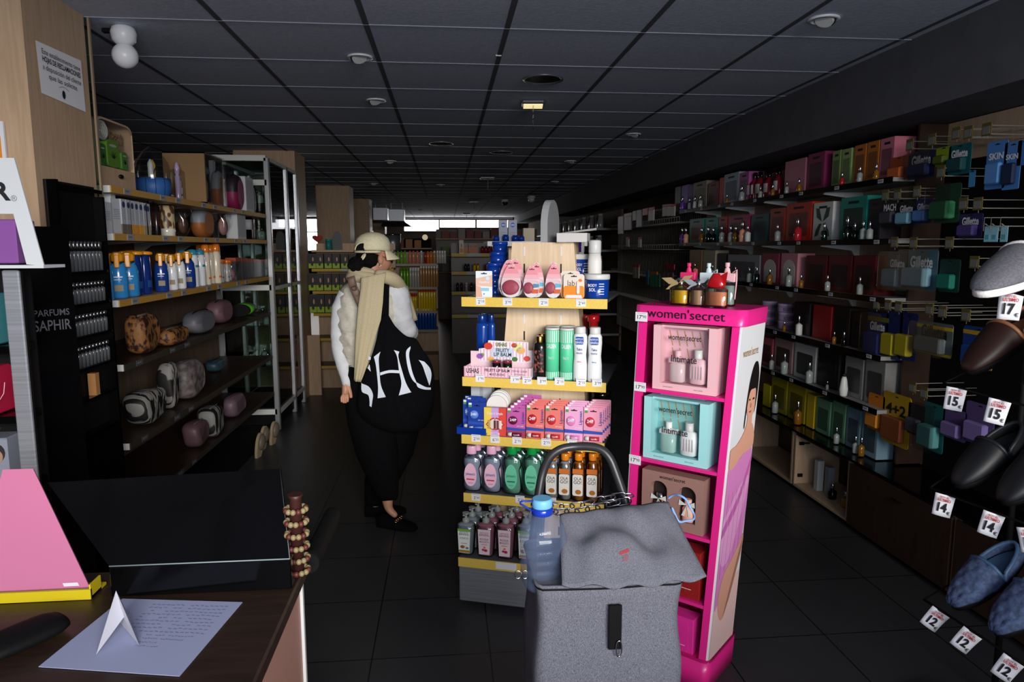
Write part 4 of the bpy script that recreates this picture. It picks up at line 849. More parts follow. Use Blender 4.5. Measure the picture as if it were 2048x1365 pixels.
def trring(z, k=0.0):
    b = (tB-tA); b.z = 0; d = b.normalized(); n = Vector((-d.y, d.x, 0)); W_ = b.length; t = (TZ0-z); sh = -.02*t
    bl = math.sin(z*14)*.004+math.sin(z*31)*.0025; r = .025; pts = []
    w0, w1, d0, d1 = -bl, W_-.012*t+bl+.0, -bl*1.2, .24
    for qx, qy, a0 in ((w1-r, d0+r, -pi/2), (w1-r, d1-r, 0), (w0+r, d1-r, pi/2), (w0+r, d0+r, pi)):
        for i in range(4): a = a0+i*pi/2/3; pts.append(qx+0 if 0 else (qx+r*cos(a), qy+r*sin(a)))
    out = []
    for j in range(len(pts)):
        p, q = pts[j], pts[(j+1) % len(pts)]; n_ = 5 if math.dist(p, q) > .1 else 1
        for s in range(n_): f = s/n_; x = p[0]+(q[0]-p[0])*f; y = p[1]+(q[1]-p[1])*f; rip = .003*sin(23*x+9*z)*(1 if n_ > 1 else 0); out.append(tuple(Vector((tA.x, tA.y, z))+d*x+n*(y+rip)))
    return out
obj('bag_body', MB().rings([trring(z) for z in [.10+(TZ0-.10)*i/28 for i in range(29)]], 'heather_grey', True, True), TR)
b = MB(); ringtop = trring(TZ0+.002); b.tube(ringtop, .004, 'heather_grey', 6, closed=True); b.tube([Vector(p)+Vector((0, 0, -.001)) for p in trring(TZ0-.003)], .0025, 'black_matt', 5, closed=True); obj('rim_piping', b, TR)
P00, P10, P01, P11 = onx(1119, 1030, onz(1119, 1030, .955).x), onz(1336, 1004, .965), onz(1124, 1172, .862), onz(1413, 1157, .862)
P00 = onz(1119, 1030, .955)
def flapfn(u, v):
    p = P00*(1-u)*(1-v)+P10*u*(1-v)+P01*(1-u)*v+P11*u*v
    e = sin(pi*u)**.7*sin(pi*min(v*1.0, 1))**.8
    p = p+Vector((0, 0, 1))*(.022*e+.008*sin(9*u+6*v+1)*e+.009*sin(4*u-9*v)*e+.004*sin(17*u-11*v)*e+.005*sin(23*u+3*v)*(.3+.7*v)) - Vector((0, 1, 0))*.01*sin(pi*u)*v
    if v > .8: p = p+Vector((0, 0, -.03*(v-.8)*(1-abs(2*u-1))))
    return p
obj('flap', sheet(flapfn, 34, 22, .004, 'heather_grey'), TR, 'slack fabric lid flap')
def over(u, v, e=.0045):
    a = flapfn(u+.01, v)-flapfn(u-.01, v); b_ = flapfn(u, v+.01)-flapfn(u, v-.01); return flapfn(u, v)+b_.cross(a).normalized()*-e if a.cross(b_).z > 0 else flapfn(u, v)+a.cross(b_).normalized()*e
def flapmark(u0, u1, v0, v1, m):
    n = a = 6; vs = []
    for j in range(2):
        for i in range(n+1): u = u0+(u1-u0)*i/n; v = (v0, v1)[j]; q = flapfn(u, v); nn = (flapfn(u+.01, v)-flapfn(u-.01, v)).cross(flapfn(u, v+.01)-flapfn(u, v-.01)).normalized(); nn = nn if nn.z > 0 else -nn; vs.append(tuple(q+nn*.003))
    return vs, [(i, i+1, n+2+i, n+1+i) for i in range(n)]
g = MB(); vs, fs = flapmark(.42, .49, .72, .745, '#8a3038'); g.add(vs, fs, '#9a3038'); vs, fs = flapmark(.44, .475, .76, .80, '#8a3038'); g.add(vs, fs, '#7a5058'); obj('red_logo', g, TR, 'small red logo mark')
fd = (tB-tA); fd.z = 0; fd.normalize(); TF = Frame((tA.x, tA.y), math.atan2(fd.y, fd.x))
g = MB(); u0, z1 = TF.hit(1217, 1210, -.004); u1, z0 = TF.hit(1241, 1296, -.004); g.box(u0, u1, -.011, -.004, z0, z1, 'black_matt', .001)
obj('velcro_strap', g.xf(Matrix.Translation(TF.o) @ Matrix.Rotation(TF.a, 4, 'Z')), TR, 'black velcro strap')
u, z = TF.hit(1237, 1297, -.012); obj('metal_ring', MB().tube([(u+.006*cos(a), -.015, z+.018*sin(a)*1.0) for a in [i*pi/8 for i in range(16)]], .0017, 'chrome', 6, closed=True).xf(Matrix.Translation(TF.o) @ Matrix.Rotation(TF.a, 4, 'Z')), TR, 'chrome oval ring')
hp = [V3 for V3 in smooth([tuple(ony(x, y, Y)) for x, y, Y in ((1064, 1100, 1.64), (1072, 1030, 1.66), (1078, 985, 1.67), (1086, 945, 1.68), (1100, 915, 1.68), (1122, 899, 1.68), (1150, 894, 1.68), (1180, 894, 1.67), (1203, 900, 1.66), (1220, 918, 1.65), (1233, 950, 1.64), (1245, 985, 1.63), (1254, 1020, 1.62), (1262, 1080, 1.61))], 4)]
obj('handle', MB().tube(hp, .0108, 'black_tube', 14) if False else MB().tube(hp, .0108, 'handle_black', 14) if 'handle_black' in MATS else (mat('handle_black', '#2b2b2e', .35), MB().tube(hp, .0108, 'handle_black', 14))[1], TR, 'bent black tube handle')
for s in (-1, 1):
    c_ = TF.loc(.5*(tB-tA).length+s*.15, .22, .07); obj('wheel', MB().rings([[(c_.x+x, c_.y+.07*cos(a), c_.z+.07*sin(a)) for a in [k*pi/10 for k in range(20)]] for x in (-.015, .015)], 'black_matt', True), TR)
obj('axle', MB().tube([TF.loc(.5*(tB-tA).length-.15, .22, .07), TF.loc(.5*(tB-tA).length+.15, .22, .07)], .006, 'chrome', 8).tube([TF.loc(.04, .23, .07), TF.loc(.04, .245, .9)], .007, 'handle_black', 8).tube([TF.loc(.28, .23, .07), TF.loc(.28, .245, .9)], .007, 'handle_black', 8), TR)
# chain looped round the handle
CHN = thing('chain', 'silver steel link chain looped around the trolley handle', 'chain', (0, 0, 0))
def link(c0, c1, roll):
    t = (c1-c0); L = t.length; t.normalize(); s = t.cross(Vector((0, 0, 1))).normalized(); w = s*cos(roll)+t.cross(s)*sin(roll)
    hl, r = L*.70, L*.34; pts = []
    for i in range(14): a = 2*pi*i/14; pts.append((c0+c1)/2+t*((hl-r)*(1 if cos(a) > 0 else -1)+r*cos(a))+w*r*sin(a))
    return MB().tube(pts, .0018, 'chrome', 6, closed=True)
for path in ([(1066, 1012, 1.66), (1085, 1010, 1.64), (1120, 1014, 1.63), (1160, 1012, 1.63), (1200, 1000, 1.62), (1235, 994, 1.61), (1262, 989, 1.60), (1269, 998, 1.62)], [(1070, 1018, 1.63), (1105, 1024, 1.62), (1150, 1024, 1.62), (1195, 1016, 1.62), (1235, 1006, 1.61), (1266, 1001, 1.60)]):
    P_ = [ony(*p[:2], p[2]) for p in path]; seg = []; step = .026
    tot = [0]
    for i in range(1, len(P_)): tot.append(tot[-1]+(P_[i]-P_[i-1]).length)
    def at(s):
        for i in range(1, len(P_)):
            if s <= tot[i] or i == len(P_)-1: return P_[i-1]+(P_[i]-P_[i-1])*((s-tot[i-1])/(tot[i]-tot[i-1]))
    n = int(tot[-1]/step)
    for i in range(n): obj('link', link(at(i*step), at((i+1)*step), 0.3 if i % 2 else 1.7), CHN)
# water bottle standing in the bag
mat('bottle_plastic', '#dfe8f4', .08, trans=.97, ior=1.12); mat('bottle_skin', '#6c7c9c', .06, alpha=.30)
bt = ony(1100, 1150, 1.45); wb_ = thing('water_bottle', 'large empty clear water bottle with blue cap sticking out of the trolley', 'water bottle', (bt.x-.004, bt.y+.0, TZ0-.01), 0, mt=Matrix.Translation((bt.x-.012, bt.y, TZ0-.03)) @ Matrix.Rotation(rad(-2), 4, 'Y') @ Matrix.Rotation(rad(8), 4, 'Z') @ Matrix.Diagonal((1.0, 1.0, 1, 1)))
pr = [(.044, 0), (.048, .006)]
for i in range(5): z = .012+i*.022; pr += [(.050, z), (.050, z+.013), (.047, z+.017)]
pr += [(.047, .125), (.04, .145), (.022, .16), (.0185, .163), (.0185, .168)]
obj('body', MB().lathe(pr, 'bottle_skin', 28, sq=3.2, cap=False).lathe([(.001, .001), (.044, 0)], 'bottle_skin', 28, sq=3.2, cap=False), wb_)
obj('collar', MB().lathe([(.0225, .160), (.024, .163), (.024, .173), (.021, .176)], '#1a36a8/g', 24), wb_, 'dark blue collar')
obj('cap', MB().lathe([(.0215, .176), (.0225, .178), (.0225, .193), (.02, .196)], '#6fb4dc', 24), wb_, 'light blue screw cap')
obj('carry_handle', MB().tube([(-.022, 0, .168), (-.034, 0, .178), (-.048, 0, .188), (-.05, -.004, .194), (-.044, -.006, .196), (-.02, -.004, .193)], .0022, '#1a36a8', 7), wb_, 'dark blue carry handle')
cp = [V3 for V3 in smooth([tuple(ony(x, y, Y)) for x, y, Y in ((1336, 998, 1.58), (1347, 991, 1.57), (1360, 992, 1.55), (1372, 1000, 1.54), (1380, 1015, 1.53), (1388, 1030, 1.52), (1386, 1040, 1.5), (1370, 1043, 1.49), (1358, 1044, 1.48), (1350, 1030, 1.49), (1344, 1016, 1.5))], 4)]
obj('cord_loop', MB().tube(cp, .0028, '#7fa4d8', 7), TR, 'light blue cord loop')
for px, py in ((1036, 1150), (1050, 1150)):
    p = onz(px, py, TZ0+.004); obj('metal_ring', MB().tube([(p.x+.007*cos(a), p.y, p.z+.009*sin(a)) for a in [i*pi/6 for i in range(12)]], .0016, 'chrome', 6, closed=True), TR)
# ================================================================== THE WOMAN WALKING AWAY
PY = 3.85
def pp(x, y, Y=PY): return ony(x, y, Y)
PER = thing('person', 'person seen from behind in cream quilted vest, beige cap and black trousers', 'person', (0, 0, 0))
noisy('skin', '#b98468', '#c48f74', (30, 30, 30), 3, .5)
def skinned(name, chains, m, parent, label=None, sub=2, branch=.5):
    """chains of (point, radius); a chain may start from a point already used so limbs join"""
    vs, es, rs, idx = [], [], [], {}
    for ch in chains:
        prev = None
        for p, r in ch:
            k = tuple(round(c, 4) for c in p)
            if k not in idx: idx[k] = len(vs); vs.append(tuple(p)); rs.append(r)
            if prev is not None: es.append((prev, idx[k]))
            prev = idx[k]
    me = bpy.data.meshes.new(name); me.from_pydata(vs, es, []); me.materials.append(M(m)); o = bpy.data.objects.new(name, me); COL.objects.link(o); o.parent = parent
    md = o.modifiers.new('skin', 'SKIN'); md.use_smooth_shade = True
    for i, r in enumerate(rs):
        me.skin_vertices[0].data[i].radius = (r, r) if not isinstance(r, tuple) else r
    me.skin_vertices[0].data[0].use_root = True
    sb = o.modifiers.new('subdivision', 'SUBSURF'); sb.levels = sub; sb.render_levels = sub
    if label: o['label'] = label
    return o
V = Vector
pel = pp(738, 742, 3.86); wst = pp(738, 700, 3.85); chest = pp(738, 620, 3.85); neck = pp(742, 556, 3.88); nk2 = pp(745, 545, 3.89)
hd = pp(750, 520, 3.91)
lsh, rsh = pp(688, 585, 3.84), pp(793, 578, 3.86)
lel, lwr = pp(681, 690, 3.84), pp(694, 768, 3.80)
rel, rwr = pp(818, 655, 3.92), pp(822, 668, 4.12)
lhip, rhip = pp(722, 762, 3.86), pp(762, 762, 3.87)
lkn, rkn = pp(748, 890, 3.84), pp(790, 890, 3.94)
lan, ran = pp(776, 1002, 3.80), pp(748, 1005, 3.98)
hl = pp(690, 790, 3.79)
fing = []
for k in range(4):
    b0 = lwr+V((-.012+.009*k, 0, -.045)); fing.append([(hl+V((-.012+.009*k, 0, .03)), .012), (hl+V((-.018+.011*k, -.004, -.012-.003*(k in (1, 2)))), .0085), (hl+V((-.016+.010*k, -.016, -.040-.005*(k in (1, 2)))), .007)])
th = [(lwr+V((.0, .0, -.02)), .02), (lwr+V((.02, -.02, -.05)), .010), (lwr+V((.024, -.03, -.075)), .0085)]
palm = (hl+V((0, 0, .03)), .022)
pel = pel+V((0, .03, 0)); wst = wst+V((0, .035, 0)); chest = chest+V((0, .04, 0))
chains = [[(pel, .10), (wst, .085), (chest, .09), (neck, .05), (nk2, .05), (hd, .078), (hd+V((.012, .01, .05)), .078), (hd+V((.01, .005, .095)), .05)],
    [(hd, .078), (hd+V((.065, .045, -.03)), .028), (hd+V((.082, .056, -.05)), .018)], [(hd+V((.012, .01, .05)), .078), (hd+V((.098, .05, .008)), .012)],
    [(chest, .09), (lsh, .048), (lel, .036), (lwr, .024), palm], [(chest, .09), (rsh, .048), (rel, .036), (rwr, .024), (rwr+V((.0, .07, .0)), .02)],
    [(pel, .10), (lhip, .08), (lkn, .052), (lan, .034), (lan+V((.0, -.005, -.045)), .024), (lan+V((.05, -.03, -.085)), .016)],
    [(pel, .10), (rhip, .08), (rkn, .052), (ran, .034), (ran+V((.01, .0, -.05)), .032), (ran+V((.08, -.02, -.07)), .022)]]
for f in fing: chains.append([palm]+f[1:])
chains.append([(lwr, .024), (th[1][0], .010), (th[2][0], .0085)])
skinned('body', chains, 'skin', PER)
# trousers: two wide tapering legs merging at the hips
noisy('black_cloth', '#08080a', '#0d0d10', (200, 200, 200), 3, .95, .1, spec=.1)
def leg(pts, m):
    rs = []
    for (cx, cy, hw, Y) in pts:
        c = pp(cx, cy, Y); s = c-pp(cx-hw, cy, Y); w = s.length
        rs.append([tuple(c+V((w*cos(a), w*.8*sin(a), 0))+V((0, .008*sin(3*a+cy*.05), 0))) for a in [i*2*pi/18 for i in range(18)]])
    return MB().rings(rs, m, True, True)
g = leg([(733, 738, 44, 3.86), (738, 790, 50, 3.86), (745, 850, 50, 3.85), (755, 910, 42, 3.83), (765, 955, 33, 3.81), (775, 990, 22, 3.80), (777, 998, 18, 3.80)], 'black_cloth')
g.merge(leg([(752, 738, 44, 3.88), (775, 790, 50, 3.89), (792, 850, 49, 3.92), (782, 910, 45, 3.95), (764, 960, 35, 3.97), (749, 1000, 20, 3.98), (748, 1010, 17, 3.98)], 'black_cloth'))
g.merge(leg([(728, 722, 38, 3.85), (738, 745, 52, 3.86), (748, 790, 57, 3.87), (752, 830, 56, 3.87)], 'black_cloth'))
obj('trousers', g, PER, 'loose black trousers')
# quilted vest
noisy('vest_cloth', '#cfcabb', '#dad5c6', (40, 40, 90), 4, .7, .35); noisy('sleeve_knit', '#c6c8cd', '#d2d4d8', (25, 25, 25), 3, .9, .3); noisy('scarf_knit', '#b7a988', '#c8bb9a', (330, 330, 330), 3, .95, .35); noisy('cap_cloth', '#d4cba8', '#e0d8b8', (120, 120, 120), 3, .85, .15)
def vest():
    ctl = [(742, 552, 26, .085), (740, 562, 40, .10), (738, 576, 54, .115), (736, 592, 60, .125), (734, 620, 62, .135), (733, 650, 60, .135), (733, 680, 55, .13), (734, 703, 50, .13), (735, 715, 48, .125), (735, 722, 46, .12), (736, 731, 44, .118)]
    rs = []; N_ = 40
    steps = 60
    for s in range(steps+1):
        f = s/steps*(len(ctl)-1); i = min(int(f), len(ctl)-2); t = f-i
        cx, cy, hw, dp = [ctl[i][k]*(1-t)+ctl[i+1][k]*t for k in range(4)]
        c = pp(cx, cy, PY); w = (c-pp(cx-hw, cy, PY)).length; ring = []
        quilt = abs(sin((cy-560)/26*pi))**.45 if cy < 712 else .75+.25*sin(s*3)
        for k in range(N_):
            a = 2*pi*k/N_; puck = .006*sin(k*2.9+cy*.23)*(1 if cy < 712 else 0)+(.004*sin(k*5) if cy > 714 else 0)+.003*sin(k*1.7-cy*.11)
            q = 1+(-.09+.09*quilt); ring.append(tuple(c+V(((w*q+puck)*cos(a), .005+(dp*q+puck)*sin(a)*.98, .004*sin(k*1.3)))))
        rs.append(ring)
    return MB().rings(rs, 'vest_cloth', True, True)
obj('vest', vest(), PER, 'cream quilted vest with elastic hem')
def sleeve(path, m='sleeve_knit'):
    P_ = [V(p) for p, r in path]; rr = [r for p, r in path]; pts, rad_ = [], []
    for i in range(len(P_)-1):
        for k in range(6):
            t = k/6; p = P_[i].lerp(P_[i+1], t); pts.append(p); s = len(pts); rad_.append((rr[i]*(1-t)+rr[i+1]*t)*(1+.018*sin(s*1.9)+.02*sin(s*.83)))
    pts.append(P_[-1]); rad_.append(rr[-1]); return MB().tube(pts, rad_, m, 16)
obj('sleeve', sleeve([(pp(694, 588, 3.84), .046), (pp(681, 615, 3.84), .046), (pp(677, 665, 3.84), .044), (pp(680, 705, 3.83), .042), (pp(688, 735, 3.81), .038), (pp(694, 762, 3.80), .030), (pp(695, 772, 3.80), .027)]), PER, 'pale grey left sleeve')
obj('sleeve', sleeve([(pp(780, 572, 3.85), .060), (pp(793, 588, 3.85), .068), (pp(798, 615, 3.86), .068), (pp(803, 640, 3.88), .064), (pp(812, 660, 3.91), .060), (pp(818, 664, 3.98), .052), (pp(822, 667, 4.06), .042), (pp(822, 668, 4.13), .03)]), PER, 'pale grey bent right sleeve')
# scarf: neck wraps and a long end hanging down the back, a shorter one over the right shoulder
g = MB()
for k, (cy, w, Y, tl) in enumerate(((560, 52, .075, .35), (552, 46, .07, .5), (545, 38, .062, .55))):
    c = pp(746-k, cy, 3.87); ww = w/366*1.0; pts = []
    for i in range(20): a = 2*pi*i/20; pts.append(c+V((ww*.86*cos(a), ww*.80*sin(a), .006*sin(2*a+k)-.030*cos(a)*(.5+.25*k))))
    g.tube(pts, [.026+.004*sin(i*1.7+k) for i in range(20)], 'scarf_knit', 10, closed=True)
L = [(722, 556, 3.68), (722, 575, 3.67), (717, 610, 3.66), (714, 640, 3.66), (711, 690, 3.67), (710, 730, 3.68), (709, 761, 3.69)]
R_ = [(772, 545, 3.70), (768, 570, 3.67), (766, 605, 3.66), (762, 640, 3.66), (749, 680, 3.67), (735, 730, 3.68), (722, 764, 3.69)]
def scf(u, v):
    f = v*(len(L)-1); i = min(int(f), len(L)-2); t = f-i
    a = pp(*L[i]).lerp(pp(*L[i+1]), t); b = pp(*R_[i]).lerp(pp(*R_[i+1]), t); p = a.lerp(b, u)
    return p+V((0, -.014*sin(pi*min(1, u*1.25))-.007*abs(sin(u*pi*1.6+.5*sin(v*2.5)))-.002*sin(u*pi*6+2*v), 0))
g.merge(sheet(scf, 22, 30, .007, 'scarf_knit'))
def scf2(u, v):
    a = pp(775+30*v, 555+38*v, 3.72+.15*v); b = pp(796+40*v, 560+75*v, 3.86+.14*v) if v < .5 else pp(816+22*(v-.5)*2, 597+42*(v-.5)*2, 3.93+.07*v)
    return a.lerp(b, u)+V((0, -.008*sin(u*8), .01*sin(pi*u)))
g2 = [(812, 608, 4.0), (828, 604, 4.02), (834, 640, 4.05), (822, 648, 4.05)]
g.merge(sheet(lambda u, v: pp(800, 575, 3.97).lerp(pp(822, 645, 4.03), v).lerp(pp(814, 572, 4.0).lerp(pp(835, 640, 4.06), v), u), 6, 10, .008, 'scarf_knit'))
g.tube(smooth([tuple(pp(*q)) for q in ((752, 552, 3.75), (772, 554, 3.75), (790, 562, 3.79), (802, 576, 3.87), (812, 600, 3.98))], 4), [.030, .034, .036, .037, .038, .038, .038, .038, .037, .036, .035, .034, .033, .031, .030, .028, .026], 'scarf_knit', 12)
obj('scarf', g, PER, 'long beige knitted scarf')
# hair, bun, cap, glasses, earring
hc = hd+V((.0, .0, .03))
g = (noisy('hair_black', '#060505', '#0f0c0b', (10, 10, 160), 4, .85, .3, spec=.15), MB().sphere(hc+V((-.030, -.018, -.020)), .072, 'hair_black', 18, 12, 1.0, 1.0, 1.05))[1]
bc = pp(713, 528, 3.80); k0 = len(g.v)
g.sphere(bc, .040, 'hair_black', 16, 10, 1.1, 1, 1.0)
for k in range(26): a = k*2.4; b = sin(k*1.7); g.sphere(bc+V((.027*cos(a), .022*b, .027*sin(a)-.003*(k % 3))), .015+.004*sin(k*3.1), 'hair_black', 8, 6, 1.2, 1, .9)
obj('hair', g, PER, 'black hair tied in a low bun')
obj('hair_tie', MB().tube([bc+V((.036, .0, .036))+V((.010*cos(a), .012*sin(a), .012*cos(a)+.008*sin(a))) for a in [i*pi/6 for i in range(12)]], .006, 'cap_cloth', 8, closed=True), PER)
cc = pp(745, 503, 3.905)
def capring(r, z, sh=0): return [tuple(cc+V((sh+r*1.02*cos(a), r*1.08*sin(a), z+(.012*sin(a)*-1 if z < .02 else 0)))) for a in [i*2*pi/32 for i in range(32)]]
g = MB().rings([capring(.094, -.005), capring(.096, .02), capring(.093, .044, .002), capring(.083, .070, .003), capring(.062, .089, .003), capring(.035, .100, .003), capring(.010, .104, .003)], 'cap_cloth', True, True)
g.sphere(cc+V((.003, 0, .105)), .007, 'cap_cloth', 8, 5)
def brim(u, v):
    a = rad(-62)+rad(124)*u+rad(22); r = .092+.050*v*sin(pi*(u*.86+.07)); return cc+V((r*cos(a)*1.04, r*sin(a)*1.08, .002-.040*v-.010*v*abs(2*u-1)))
g.merge(sheet(brim, 16, 6, .004, 'cap_cloth'))
obj('cap', g, PER, 'beige baseball cap')
ctr = cc+V((-.042, -.089, .0)); 
arch = [V((.034*cos(a)*1.1, -.010+.004*sin(a)+.010*cos(a), .006+.040*sin(a))) for a in [pi*i/10 for i in range(11)]]
g = MB(); vs = [tuple(ctr+p) for p in arch]; g.add(vs, [tuple(range(len(vs)))], 'hair_black'); g.tube([ctr+p for p in arch], .003, 'cap_cloth', 6)
obj('cap_opening', g, PER, 'black arched opening at the back of the cap')
st = [cc+V((.098*cos(a), -.108*abs(sin(a))-.002, -.002)) for a in [pi+.35+i*.25 for i in range(8)]]
g = MB().tube(st, .0065, 'cap_cloth', 8); q = st[3]+V((0.02, -.008, .0)); g.box(q.x-.010, q.x+.010, q.y-.003, q.y+.001, q.z-.007, q.z+.007, 'ink'); g.text('USA', (q.x, q.y-.0035, q.z), .012, 'paper_white', w=.016, bold=.02)
obj('cap_strap', g, PER)
er = hd+V((.036, -.068, .004)); obj('ear', MB().sphere(er, .028, 'skin', 12, 8, .55, .5, 1.0).tube([er+V((.006*cos(a), -.014, .016*sin(a))) for a in [i*.6 for i in range(7)]], .0035, 'skin', 6), PER)
obj('earring', MB().tube([er+V((-.002+.004*cos(a), -.016, -.034+.008*sin(a))) for a in [i*pi/5 for i in range(10)]], .0014, 'chrome', 5, closed=True), PER)
gl = pp(783, 520, 3.95)
obj('sunglasses', MB().lathe([(.004, -.003), (.021, 0), (.004, .003)], 'black_gloss', 16, (0, 0, 0)).xf(Matrix.Translation(gl) @ Matrix.Rotation(rad(70), 4, 'Z') @ Matrix.Rotation(rad(90), 4, 'X')).tube([er+V((.0, -.005, .02)), gl+V((-.01, -.02, .012)), gl+V((0, 0, .015))], .0028, 'black_gloss', 6), PER)
# crossbody strap with lettering
L2 = [(694, 556, 3.715), (699, 577, 3.69), (709, 600, 3.675), (718, 621, 3.668), (727, 640, 3.665)]
def stp(u, v):
    f = v*(len(L2)-1); i = min(int(f), len(L2)-2); t = f-i; p = pp(*L2[i]).lerp(pp(*L2[i+1]), t); q = pp(L2[i][0]*(1-t)+L2[i+1][0]*t+15, (L2[i][1]*(1-t)+L2[i+1][1]*t)-5, L2[i][2]-.003); return p.lerp(q, u)
g = sheet(stp, 3, 14, .004, '#6e5648'); 
p0 = stp(.5, .3); p1 = stp(.5, .75); dX = (p1-p0).normalized(); uX = (stp(1, .5)-stp(0, .5)).normalized()
for s, v, h in (('D', .28, .04), ('ior', .47, .02), ('PARIS', .78, .017)): c = stp(.5, v)+V((0, -.005, 0)); g.text(s, c, h, '#2a1e18', dX, uX, bold=.01)
obj('bag_strap', g, PER, 'brown woven crossbody strap with dark lettering')
# shoes
def shoe(an, dirx, name='shoe'):
    g = MB(); d = V(dirx).normalized(); s = V((-d.y, d.x, 0)); rs = []
    for f, w, zt in ((-.055, .022, .052), (-.045, .034, .07), (.0, .040, .064), (.06, .042, .046), (.12, .044, .038), (.165, .036, .028), (.185, .018, .018)):
        c = V((an.x, an.y, 0))+d*f; rs.append([tuple(c+s*(w*x)+V((0, 0, z*zt+.006))) for x, z in ((-1, .0), (-1, .5), (-.75, .9), (0, 1.0), (.75, .9), (1, .5), (1, .0), (0, -.08))])
    g.rings(rs, 'black_cloth', True, True)
    for k in range(4): c = V((an.x, an.y, .048))+d*.075+s*(-.03+.02*k); g.tube([c+V((.007*cos(a), .0, .007*sin(a)+.006)) for a in [i*pi/4 for i in range(8)]], .0025, 'gold', 5, closed=True)
    return g
obj('shoe', shoe(lan+V((-.01, .0, 0)), (.9, -.42, 0)), PER, 'black loafer with gold chain'); obj('shoe', shoe(ran, (.95, .1, 0)), PER, 'black loafer with gold chain')
# ------------------------------------------------------------------ tote bag on her arm
TB = thing('tote_bag', 'large black tote bag with white capital letters hanging from her shoulder', 'tote bag', (0, 0, 0))
BYp = 3.69
outl = [(762, 640), (774, 628), (790, 652), (812, 672), (832, 678), (846, 700), (862, 725), (869, 760), (867, 810), (858, 845), (838, 862), (800, 866), (760, 858), (728, 838), (716, 812), (720, 770), (735, 735), (750, 690)]
def bagface(px, py): 
    # depth of the bulging side of the bag
    nx = (px-795)/80; ny = (py-765)/105; q = max(0, 1-(nx*nx+ny*ny)); return BYp-.045*q**.6
g = MB(); cxy = (795, 760); K_ = 9; rsF = []
def dens(o, n=4):
    r = []
    for i in range(len(o)):
        a, b = o[i], o[(i+1) % len(o)]
        for k in range(n): r.append((a[0]+(b[0]-a[0])*k/n, a[1]+(b[1]-a[1])*k/n))
    return r
od = smooth(outl, 4, True)
rs = []
for k in range(K_+1):
    s = 1-k/K_*.97; rs.append([tuple(pp(cxy[0]+(x-cxy[0])*s, cxy[1]+(y-cxy[1])*s, bagface(cxy[0]+(x-cxy[0])*s, cxy[1]+(y-cxy[1])*s)+.004*sin(x*.15+k))) for x, y in od])
bk = []
for k in range(K_+1):
    s = 1-k/K_*.97; bk.append([tuple(pp(cxy[0]+(x-cxy[0])*s, cxy[1]+(y-cxy[1])*s, BYp+.03+.05*(1-s)**.5)) for x, y in od])
g.rings(bk[::-1]+rs, 'black_cloth', True, True)
obj('bag', g, TB)
obj('strap', sheet(lambda u, v: pp(766+6*u-v*3, 560+v*78, 3.74-.04*v).lerp(pp(778-1*v, 562+v*82, 3.76-.05*v), u), 4, 10, .006, 'black_cloth'), TB)
mat('print_white', '#d8e0ec', .7)
def bagpoly(pts):
    P_ = []
    for i in range(len(pts)):
        a, b = pts[i], pts[(i+1) % len(pts)]
        for k in range(2): P_.append((a[0]+(b[0]-a[0])*k/2, a[1]+(b[1]-a[1])*k/2))
    return [tuple(pp(x, y, bagface(x, y)-.009)) for x, y in P_]
g = MB()
def zp(pts): return [(660+x/5.25, 600+y/5.25) for x, y in pts]
def strip(A, B):
    """letter stroke between two edges"""
    A = smooth(A, 4); B = smooth(B, 4)
    if len(A) != len(B): m_ = min(len(A), len(B)); A = [A[int(i*(len(A)-1)/(m_-1)+.5)] for i in range(m_)]; B = [B[int(i*(len(B)-1)/(m_-1)+.5)] for i in range(m_)]
    n = len(A); vs = [tuple(pp(x, y, bagface(x, y)-.010)) for x, y in zp(A)+zp(B)]; g.add(vs, [(i, i+1, n+i+1, n+i) for i in range(n-1)], 'print_white')
strip([(460, 600), (480, 680), (495, 800), (505, 930), (500, 1035)], [(530, 545), (512, 620), (520, 760), (535, 900), (585, 1020)])
strip([(500, 1035), (505, 1010)], [(585, 1022), (560, 1000)])
strip([(670, 528), (705, 600), (725, 750), (750, 880), (722, 1005)], [(728, 545), (718, 600), (755, 740), (800, 880), (853, 972)])
strip([(525, 765), (580, 748), (640, 738), (725, 742)], [(528, 795), (590, 775), (640, 768), (728, 772)])
strip([(845, 488), (800, 540), (805, 650), (830, 760), (865, 840), (905, 880)], [(845, 510), (830, 580), (850, 700), (875, 790), (905, 860), (915, 880)])
strip([(905, 878), (925, 920), (990, 942), (1058, 945)], [(915, 870), (960, 895), (1010, 918), (1060, 922)])
strip([(930, 632), (970, 690), (1005, 790), (1043, 900)], [(990, 650), (1050, 720), (1066, 800), (1047, 895)])
strip([(330, 870), (335, 965), (400, 1000), (415, 1060), (415, 1115)], [(335, 880), (410, 915), (450, 990), (445, 1060), (435, 1128)])
strip([(405, 590), (400, 630)], [(430, 605), (425, 632)]); strip([(412, 680), (395, 720)], [(416, 684), (428, 755)])
obj('lettering', g, TB, 'white serif letters')
# ================================================================== LEFT SIDE SHELVING
LX = -1.45; LF = Frame((LX, 3.26), pi/2); LL = 2.66
def lfit(v, z, x0, x1, yt, w0, h0, d=None): return fit(LF, v, z, x0, x1, yt, w0, h0, d)
def ofit(v, z, x0, x1, yt, w0, h0, d=None):
    """for round and soft goods: size across the line of sight"""
    u, zt = LF.hit((x0+x1)/2, yt, v+.03); lo = LF.loc(u, v+.03, z+.0012); k = (x1-x0)/FPX*(lo-EYEV).dot(FX)/w0
    return lo, (k, k, (zt-z)/h0) if d is None else (k*1.55, k*1.6, (zt-z)/h0)
LZ = [1.822, 1.615, 1.32, 1.03, .665, .355]
noisy('shelf_back', '#6e5c4c', '#78655a', (30, 30, 4), 3, .8, 0, spec=.1)
un = thing('wall_shelf_unit', 'long left-hand shelf unit of six pale boards with taped price edges', 'shelf unit', LF.o, LF.a)
